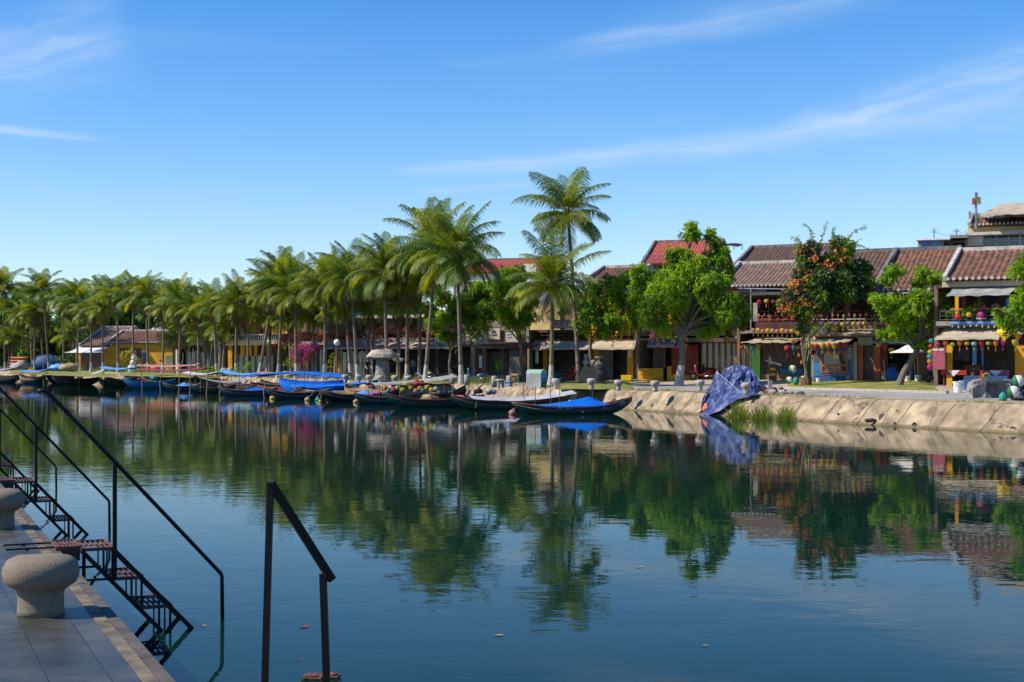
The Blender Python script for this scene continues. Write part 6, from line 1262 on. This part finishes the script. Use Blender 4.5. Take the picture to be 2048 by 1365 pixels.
mb = MB(); nu,nv = 140,64; mb.grid(lambda u,v: hp_(u*14,v), nu, nv)
def back(u,v):
    p = hp_(u*14,0); return (p.x*(1-.15*v), p.y+v*2.2, p.z*(1-v**1.6)-.0)
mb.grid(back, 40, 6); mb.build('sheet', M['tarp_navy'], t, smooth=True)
mb = MB(); mb.grid(lambda u,v: Vector(hp_(.15+2.1*u+.5*v,.52+.26*v))+Vector((.0,-.17-.05*math.sin(u*5),.0)), 10, 6); mb.build('orange_lining', M['tarp_orange'], t, smooth=True)
mb = MB(); mb.tube([W(x,y,63.4+.02*(x-1480))-B0 for x,y in ((1492,789),(1505,791),(1520,789),(1535,785),(1547,777))],[.05,.12,.1,.13,.05],7); mb.build('orange_edge', M['tarp_orange'], t, smooth=True)
mb = MB(); mb.tube([hp_(4.1,.05)+Vector((0,-.2,.0)),hp_(6.5,.35)+Vector((0,-.35,0)),hp_(9,.75)+Vector((0,-.2,0))],.007,5); mb.build('cord', M['white_sheet'], t)
# rubble
t = thing('rubble_pile','grey and brown rubble pile with a small stone post right of the blue tarpaulin','rubble',G(1560,789)); rg = random.Random(8)
for k in range(26):
    mb = MB(); x = rg.gauss(0,.38); mb.rock((x,rg.gauss(0,.3),max(.03,.32-abs(x)*.35)*rg.uniform(.2,1)), rg.uniform(.06,.17), k, sc=(1,.9,.7)); mb.build('stone', M[rg.choice(['stone','pale_stone','dark_stone'])], t)
mb = MB(); mb.box(-.52,-.36,-.1,.1,-.05,.62); mb.build('stone_post', M['stone'], t)
t = thing('rubble_pile','low heap of stones and sticks before the orange door frame','rubble',G(1745,770))
for k in range(16): mb = MB(); mb.rock((rg.gauss(0,.6),rg.gauss(0,.2),.06), rg.uniform(.07,.16), k+40, sc=(1.2,.9,.7)); mb.build('stone', M[rg.choice(['pale_stone','concrete','stone'])], t)
# carved stone bench and ovoid floats at right
t = thing('carved_stone','rough grey boulder joined to a low carved stone wall at the right edge','carved stone',G(1978,796)); Bc = t.location; k = Bc.y/F
def rough(x0,x1,y0,y1,z0,z1,seed,amp):
    mb = MB()
    def face(f): mb.grid(f, 12, 8)
    def dsp(p): q = Vector(p); n_ = noise.noise(q*2.2+Vector((seed,0,0)))*amp+noise.noise(q*6+Vector((0,seed,0)))*amp*.5; c = Vector(((x0+x1)/2,(y0+y1)/2,(z0+z1)/2)); return q+(q-c).normalized()*n_
    L_ = lambda a,b,u: a+(b-a)*u
    for f in (lambda u,v: dsp((L_(x0,x1,u),y0,L_(z0,z1,v))), lambda u,v: dsp((L_(x1,x0,u),y1,L_(z0,z1,v))), lambda u,v: dsp((x0,L_(y1,y0,u),L_(z0,z1,v))), lambda u,v: dsp((x1,L_(y0,y1,u),L_(z0,z1,v))), lambda u,v: dsp((L_(x0,x1,u),L_(y0,y1,v),z1))): face(f)
    return mb
rough(-38*k,-12*k,-.35,.4,-.1,34*k,1,.16).build('boulder', M['stone'], t); rough(-14*k,62*k,.6,.9,-.1,36*k,4,.07).build('wall_block', M['stone'], t); rough(-14*k,36*k,-.3,.61,29*k,35*k,7,.04).build('seat_slab', M['dark_stone'], t)
def ovoid(p, rx, rot, s, lab, egg=False):
    t = thing('ovoid_float', lab, 'float', p, rot, 'green and white ovoid floats', s); mb = MB()
    if egg: mb.lathe([(0,0),(.17,.05),(.25,.2),(.24,.38),(.15,.55),(.05,.62),(0,.63)], 18); mb.build('shell', M['p_teal'], t, (0,0,0), (rx,0,0), True); return
    mb.lathe([(0,-.02),(.2,.02),(.3,.12),(.33,.22)], 18); mb.build('green_end', M['p_green'], t, (0,0,0), (0,rx,0), True); mb = MB(); mb.lathe([(.325,.222),(.31,.36),(.24,.5),(.15,.58)], 18); mb.build('white_shell', M['white_wall'], t, (0,0,0), (0,rx,0), True)
    mb = MB(); mb.lathe([(.15,.582),(.13,.68),(0,.7)], 14); mb.build('black_cap', M['rubber'], t, (0,0,0), (0,rx,0), True)
gpt = G(2022,799); ovoid(W(2025,766,53.5),R(75),R(-10),.72,'green and white ovoid float, upper of the pair against the carved stone'); ovoid(W(2016,788,53.2),R(70),R(-20),.72,'white ovoid float with black cap, lower of the pair against the carved stone'); ovoid(W(2006,805,53.0),0,0,.62,'sea green egg shaped float at the foot of the carved stone',True)
t = thing('wire_bundle','tangle of grey metal rods and wire at the right photo edge','wire bundle',W(2042,800,53.4)); rg = random.Random(2)
for k_ in range(14): mb = MB(); a = rg.uniform(0,3.14); mb.bar((rg.uniform(-.25,.1),rg.uniform(-.1,.3),.05),(.5*math.cos(a),rg.uniform(-.1,.3),.1+.75*abs(math.sin(a))),.025); mb.build('rod', M['steel'], t)
mb = MB(); mb.rock((.2,.4,.4),.55,2,sc=(1,.7,1)); mb.build('dark_heap', M['hull_dark'], t)
for px,py,rot,s,lab in [(1573,767,60,.62,'white and green ovoid float in the heap by the twisted trunk, left one'),(1613,766,-60,.66,'white and green ovoid float in the heap by the twisted trunk, right one'),(1578,744,70,.7,'white ovoid float tilted above the heap by the twisted trunk')]: ovoid(W(px,py-3,80.0 if py > 750 else 80.4),R(rot),R(-15),s,lab)
ovoid(W(1592,770,79.8),0,0,.72,'sea green egg float in the middle of the heap by the twisted trunk',True)
t = thing('float_cradle','green painted stand carrying the white ovoid floats','stand',G(1590,766)); mb = MB(); mb.box(-.7,.45,.1,.5,.15,.42); mb.build('box', M['p_green'], t); mb = MB(); mb.box(-2.1,-.72,.15,.6,.0,.16); mb.build('platform', M['p_green'], t); mb = MB(); mb.tube([(-.6,.3,.4),(-.7,.3,.8),(-.3,.3,.95)],.04,6); mb.build('arm', M['steel_dark'], t)
# twisted trunk extra stems belong to the orange blossomed tree
mb = MB(); Bt = bg.location
for s in range(4): mb.tube([W(1612+s*3-5+4*math.sin(s+j*.9),766-j*14,78.2-.1*s)-Bt for j in range(8)], [.06-.004*j for j in range(8)], 6)
mb.build('twisted_stem', M['bark'], bg); mb = MB(); mb.lathe([(.3,0),(.34,.5),(.3,.55),(0,.55)],14); o = mb.build('root_tub', M['wood'], bg)
# parasol
pp = W(1824,769,75.5); t = thing('parasol','white double tier garden parasol over the blue low wall','parasol',G(1820,Y=76)); k = 76/F; zt = W(0,690,76).z-t.location.z; zb = W(0,706,76).z-t.location.z
mb = MB(); mb.lathe([(42*k,zb),(22*k,zb+7*k),(17*k,zb+9*k)], 8); mb.build('lower_canopy', M['white_sheet'], t); mb = MB(); mb.lathe([(20*k,zb+8.5*k),(10*k,zb+14*k),(0,zb+17*k)], 8); mb.build('upper_canopy', M['white_sheet'], t)
mb = MB(); mb.tube([(0,0,0),(0,0,zb+16*k)],.03,8); mb.build('pole', M['wood'], t)
for i in range(8): a = i*math.pi/4; mb = MB(); mb.bar((0,0,zb+6*k),(40*k*math.cos(a),40*k*math.sin(a),zb-.02),.02); mb.build('rib', M['wood'], t)
# planks and sticks by the blue wall, buckets, stools
for i,(x0,y0,x1,y1,lab) in enumerate([(1831,768,1827,704,'thin pole leaning by the blue wall, left of two under the parasol'),(1838,768,1833,705,'thin brown pole leaning by the blue wall, right of two under the parasol'),(1772,766,1767,720,'thin white stick standing before the dark red panel')]):
    a = G(x0,Y=78); b = W(x1,y1,78.3); mb = MB(); mb.tube([(0,0,0),b-a],.025,6); tag(mb.build('leaning_pole', M['wood_pale'], None, a), lab, 'pole', 'leaning poles')
def bucket(px, py, s, c, lab, Y=None):
    t = thing('bucket', lab, 'bucket', G(px,py) if Y is None else G(px,Y=Y), 0, 'buckets and pots before the shops', s); mb = MB(); mb.lathe([(0,.01),(.14,.0),(.19,.38),(.205,.385),(.205,.41),(.185,.41),(.135,.03),(0,.03)], 18); mb.build('body', M[c], t, smooth=False); mb = MB(); mb.tube([(-.2,0,.39),(-.15,-.12,.3),(0,-.19,.22),(.15,-.12,.3),(.2,0,.39)],.01,5); mb.build('handle', M['steel'], t)
bucket(1916,784.5,1.25,'white_sheet','large white bucket on the road left of the carved stone'); bucket(1927,783,1.05,'tarp_sky','pale blue bucket close behind the large white bucket'); bucket(1836,768,1.,'white_sheet','white bucket below the leaning poles',Y=77); bucket(1814,768,.9,'white_sheet','white bucket right of the slanting forked trunk',Y=77.5); bucket(1698,768,1.,'p_pink','pinkish bucket at the right end of the blue shop',Y=81); bucket(1637,664,.8,'white_sheet','white pot on the balcony of the blue shop',Y=81)
t = thing('barrel','tall sea green bin in front of the crimson menu board','bin',G(1873,Y=73.5)); mb = MB(); mb.lathe([(.0,.5),(.16,.5),(.18,.9),(0,.9)],12); mb.build('body', M['p_teal'], t); mb = MB(); mb.bar((-.12,0,0),(-.12,0,.52),.04); mb.bar((.12,0,0),(.12,0,.52),.04); mb.build('leg', M['steel_dark'], t)
t = thing('plastic_chair','blue plastic chair at the blue low wall','chair',G(1788,Y=79),R(20)); mb = MB(); mb.box(-.24,.24,-.22,.22,.38,.42); mb.build('seat', M['tarp_blue'], t); mb = MB(); mb.box(-.24,.24,.2,.24,.42,.8); mb.build('backrest', M['tarp_blue'], t)
for a in (-.2,.2):
    for b in (-.18,.18): mb = MB(); mb.box(a-.02,a+.02,b-.02,b+.02,0,.379); mb.build('leg', M['tarp_blue'], t)
# restaurant tables
for px,lab,c in ((1910,'red and purple clothed table with white top cloth at the yellow pillar','p_red'),(1994,'maroon clothed table with white top cloth at the right of the restaurant','sign_pink')):
    p = A.Wd(px,742,.3); p.z = A.g+.0; t = thing('dining_table',lab,'table',p,-A.a,'clothed tables in the restaurant'); mb = MB(); mb.box(-.62,.62,-.35,.35,.78,.82); mb.box(-.64,.64,-.365,-.352,.58,.8); mb.box(-.64,-.625,-.36,.35,.58,.8); mb.box(.625,.64,-.36,.35,.58,.8); mb.build('cloth', M[c], t)
    mb = MB(); mb.add([(-.3,-.372,.815),(.3,-.372,.815),(0,-.374,.5),(-.3,.3,.826),(.3,.3,.826)],[(0,2,1),(0,1,4,3)]); mb.build('top_cloth', M['white_sheet'], t)
    for a in (-.5,.5):
        for b in (-.28,.28): mb = MB(); mb.box(a-.025,a+.025,b-.025,b+.025,0,.779); mb.build('leg', M['wood'], t)
mb = MB(); mb.lathe([(.16,0),(.16,.03),(.1,.06),(.05,.42),(0,.44)],14); tag(mb.build('traffic_cone', M['p_red'], None, A.Wd(1964,759,-1.2)), 'bright red cone standing above the carved stone', 'cone'); mb = MB()
for a in range(9): mb.tube([(.16*math.cos(a*.5),0,.16+.13*math.sin(a*.5)),(.16*math.cos(a*.5+.5),0,.16+.13*math.sin(a*.5+.5))],.05,6)
tag(mb.build('hose_coil', M['p_lime'], None, A.Wd(1973,759,-1.2)), 'yellow green hose coil right of the red cone', 'hose')
# display cart with grey top before the plank shop
t = thing('notice_stand','wooden notice stand with tilted grey top before the plank wall','stand',G(1546,Y=87.5),R(-15)); mb = MB(); mb.box(-.22,.22,-.15,.15,.0,1.0); mb.build('post_box', M['wood'], t); mb = MB(); mb.add([(-.45,-.3,1.25),(.5,-.3,.95),(.5,.3,1.0),(-.45,.3,1.3),(-.45,-.3,1.2),(.5,-.3,.9),(.5,.3,.95),(-.45,.3,1.25)],[(0,1,2,3),(7,6,5,4),(0,4,5,1),(1,5,6,2),(2,6,7,3),(3,7,4,0)]); mb.build('top', M['steel'], t); mb = MB(); mb.box(-.16,.16,-.17,-.152,.62,.78); mb.box(-.16,.16,-.17,-.152,.3,.45); mb.build('notice', M['sign_yellow'], t)
# pots under the shrubs
for px,Y,s,c,lab in [(575,121,1.4,'white_wall','pale square pot left of the hotel doorway'),(998,99,.9,'pale_stone','pale pot under the pergola plant'),(664,117,1.2,'stone','grey pot right of the hotel doorway'),(1652,80.6,.9,'steel_dark','dark pot on the lantern balcony')]:
    p = G(px,Y=Y) if px != 1652 else W(1652,668,80.6); mb = MB(); mb.lathe([(0,0),(.17,0),(.24,.34),(.26,.35),(.26,.4),(.21,.4),(.2,.34),(0,.33)],16); tag(mb.build('plant_pot', M[c], None, p, None), lab, 'pot', 'plant pots').scale = (s,s,s)
# hotel street lamps, white post, kayaks, tarped heaps at the far left
def lamp(px, py, Y, lab):
    b = G(px,Y=Y); h = W(px,py,Y).z-b.z; t = thing('street_lamp',lab,'street lamp',b,0,'globe lamps on the promenade'); mb = MB(); mb.lathe([(.14,0),(.1,.3),(.06,.5),(.05,h-.35),(.12,h-.3),(0,h-.29)],12); mb.build('post', M['dark_stone'], t); mb = MB(); mb.lathe([(0,h-.3),(.2,h-.2),(.26,h),(.2,h+.18),(0,h+.25)],16); mb.build('globe', M['white_sheet'], t, smooth=True)
lamp(674,685,113,'lamp with white globe on a dark post wrapped by a yellowish creeper'); 
t = thing('lamp_group','post with a cluster of three white cup lamps right of the concrete stump','street lamp',G(800,Y=101)); mb = MB(); mb.lathe([(.14,0),(.08,.3),(.05,.6),(.045,2.1),(0,2.15)],10); mb.build('post', M['hull_brown'], t)
for a,z in ((-.4,1.55),(.12,1.55),(-.15,1.85)): mb = MB(); mb.lathe([(.03,-.1),(.16,.04),(.17,.09),(0,.1)],12,(a,-.05,z)); mb.tube([(0,0,z-.15),(a,-.05,z-.1)],.02,5); mb.build('lamp_cup', M['white_sheet'], t)
t = thing('white_post','tall white post with a blue foot left of the dark green net','post',G(354,Y=150)); mb = MB(); mb.tube([(0,0,.5),(0,0,2.6)],.12,10); mb.build('shaft', M['white_sheet'], t); mb = MB(); mb.tube([(0,0,0),(0,0,.499)],.13,10); mb.build('foot', M['blue_paint'], t)
for i in range(5):
    p = G(33,Y=203)+Vector((.1*i,0,.1+i*.42)); mb = MB(); mb.grid(lambda u,v: (2.0*(u-.5)*2*.75, .35*math.cos(v*6.283)*(1-abs(2*u-1)**3), .17*math.sin(v*6.283)*(1-abs(2*u-1)**3)+.35*abs(u-.5)**2), 14, 10); tag(mb.build('kayak', M['tarp_orange'], None, p, (0,0,-.2), smooth=True), f'orange kayak in the stack near the left photo edge, {ORD[i]} from the bottom', 'kayak', 'stacked orange kayaks')
def heap(px, Y, r, c, lab, sc=(1.3,1,.9), seed=1): mb = MB(); mb.rock((0,0,r*.5),r,seed,amp=.3,sc=sc); tag(mb.build('covered_heap', M[c], None, G(px,Y=Y), smooth=True), lab, 'covered heap', 'covered heaps at the far left promenade')
heap(40,201,1.0,'tarp_grey','light grey covered heap before the orange kayaks',seed=2); heap(95,203,1.6,'deepblue_paint','large navy blue covered heap behind the palm trunk',(1.5,1,.9),3); heap(118,186,.9,'tarp_sky','pale blue covered boat heap right of the navy heap',(1.6,1,.6),4); heap(136,185,.9,'p_cream','cream covered heap right of the pale blue one',(1.4,1,.7),5); heap(310,160,.5,'tarp_pink','pinkish box heap at the cottage wall',(1.3,.8,1.4),6)
t = thing('animal_statue','white animal statue sitting on the grass before the cottage','statue',G(263,Y=158)); mb = MB()
B_s = [((0,0,.5),.55,(.8,.7,1)),((.15,0,1.15),.42,(.8,.7,1.)),((.3,0,1.75),.34,(1,.8,.85)),((.6,0,1.65),.17,(1.2,.8,.8))]
for i,(c,r,s) in enumerate(B_s): mb.rock(c,r,i,amp=.08,sc=s)
mb.tube([(.25,-.15,.9),(.4,-.18,0)],[.14,.1],8); mb.tube([(.25,.15,.9),(.4,.18,0)],[.14,.1],8); mb.rock((.2,-.2,2.05),.1,7); mb.rock((.2,.2,2.05),.1,8); mb.build('body', M['white_wall'], t, smooth=True); mb = MB(); mb.rock((.74,0,1.68),.07,1); mb.rock((.5,-.2,1.85),.05,2); mb.build('painted_face', M['rubber'], t)
for px,Y,lab in ((448,128,'helmet shaped grey float on the hotel quay, left one'),(460,127.5,'helmet shaped grey float on the hotel quay, right one'),(693,109,'sea green round float on the quay by the whitewashed palm')): mb = MB(); mb.lathe([(0,0),(.28,.05),(.42,.3),(.4,.6),(.25,.85),(0,.93)],16); tag(mb.build('round_float', M['p_teal' if px == 693 else 'tarp_grey'], None, G(px,Y=Y), smooth=True), lab, 'float', 'floats stored on the quay').scale = [.45 if px == 693 else .9]*3

# ------------------------------------------------------------------ people
def person(base, rz, joints, mats, label, hat=None):
    """one skinned body; joints: name -> (pos, radius); edges listed"""
    J = joints; names = list(J); E_l = [('pelvis','waist'),('waist','chest'),('chest','neck'),('neck','head'),('head','crown_top'),('chest','sh_l'),('sh_l','el_l'),('el_l','wr_l'),('wr_l','ha_l'),('chest','sh_r'),('sh_r','el_r'),('el_r','wr_r'),('wr_r','ha_r'),('pelvis','hip_l'),('hip_l','kn_l'),('kn_l','an_l'),('an_l','to_l'),('pelvis','hip_r'),('hip_r','kn_r'),('kn_r','an_r'),('an_r','to_r')]
    me = bpy.data.meshes.new('b'); me.from_pydata([J[n][0] for n in names],[(names.index(a),names.index(b)) for a,b in E_l],[]); o = bpy.data.objects.new('b',me); COL.objects.link(o)
    sk = o.modifiers.new('s','SKIN'); ss = o.modifiers.new('u','SUBSURF'); ss.levels = 2; ss.render_levels = 2
    for i,n in enumerate(names): v = me.skin_vertices[0].data[i]; v.radius = (J[n][1],J[n][1]); v.use_root = (n == 'pelvis')
    bpy.context.view_layer.update(); m2 = bpy.data.meshes.new_from_object(o.evaluated_get(bpy.context.evaluated_depsgraph_get())); bpy.data.objects.remove(o)
    for x in mats: m2.materials.append(M[x])
    zone = {}
    for a,b in E_l: zone[a,b] = 2 if b in ('head','crown_top','wr_l','ha_l','wr_r','ha_r') and b not in ('wr_l','wr_r') else (1 if a in ('hip_l','hip_r','kn_l','kn_r') or b in ('hip_l','hip_r') else 0)
    zone['an_l','to_l'] = zone['an_r','to_r'] = 3; zone['el_l','wr_l'] = zone['el_r','wr_r'] = 2; zone['neck','head'] = 2
    for p in m2.polygons:
        c = p.center; best = (9,0)
        for a,b in E_l:
            A_,B2 = Vector(J[a][0]),Vector(J[b][0]); d = B2-A_; u = max(0,min(1,(c-A_).dot(d)/max(1e-6,d.length_squared))); best = min(best,((c-A_-d*u).length,zone[a,b]))
        p.material_index = best[1]; p.use_smooth = True
    t = thing('person', label, 'person', base, rz, 'people on the promenade'); put('body', m2, t); h = Vector(J['head'][0]); u = (Vector(J['crown_top'][0])-h).normalized()
    mb = MB(); mb.rock((0,0,0),.115,3,amp=.05,sc=(1,1,.85)); hr = mb.build('hair', M['hair'], t, h+u*.065+Vector((-.02,0,0)), None, True)
    if hat: mb = MB(); mb.lathe([(.25,0),(.12,.12),(0,.2)],16); mb.build('conical_hat', M[hat], t, h+u*.1)
    mb = MB(); mb.rock((h.x+.1,h.y,h.z),.022,1); mb.rock((h.x+.09,h.y-.04,h.z+.035),.012,2); mb.rock((h.x+.09,h.y+.04,h.z+.035),.012,3); mb.build('face', M['skin'], t)
    return t
def stand(b=0., arm=.12, step=.1, el=.25):
    """b bends the trunk forward (radians)"""
    def T(h, f=0): return (math.sin(b)*h+f, 0, .9+math.cos(b)*h)
    J = dict(pelvis=((0,0,.9),.13), waist=(T(.18),.115), chest=(T(.42),.135), neck=(T(.58),.055), head=(T(.68,.02),.085), crown_top=(T(.8,.03),.075))
    for s,y in (('l',.1),('r',-.1)):
        sh = T(.48); sg = 1 if s == 'l' else -1
        J['sh_'+s] = ((sh[0],y*1.85,sh[2]),.055); J['el_'+s] = ((sh[0]+arm,y*2.3,sh[2]-.28),.042); J['wr_'+s] = ((sh[0]+arm+el,y*2.1,sh[2]-.47),.03); J['ha_'+s] = ((sh[0]+arm+el+.08,y*2.05,sh[2]-.55),.032)
        J['hip_'+s] = ((0,y,.84),.09); J['kn_'+s] = ((.03+sg*step*.5,y*1.05,.48),.06); J['an_'+s] = ((sg*step-.03,y,.08),.04); J['to_'+s] = ((sg*step+.14,y*1.1,.04),.035)
    return J
person(G(330,Y=157), R(200), stand(.75,.2,.12), ['shirt_teal','trousers_light','skin','rubber'], 'person in a teal shirt bending forward beside the cottage corner')
person(H_.Wd(826,752,.3)*1, R(-100), stand(.05,.02,.1,.1), ['shirt_sky','trousers','skin','rubber'], 'person in a pale blue shirt standing in the dark restaurant')
person(G(733,Y=108), R(-60), stand(.35,.15,.1), ['shirt_black','shirt_black','skin','rubber'], 'person in black clothes bending beside the concrete stump')
for o in bpy.data.objects:
    if o.get('category') == 'person': o.location.z = gz(o.location.x,o.location.y)
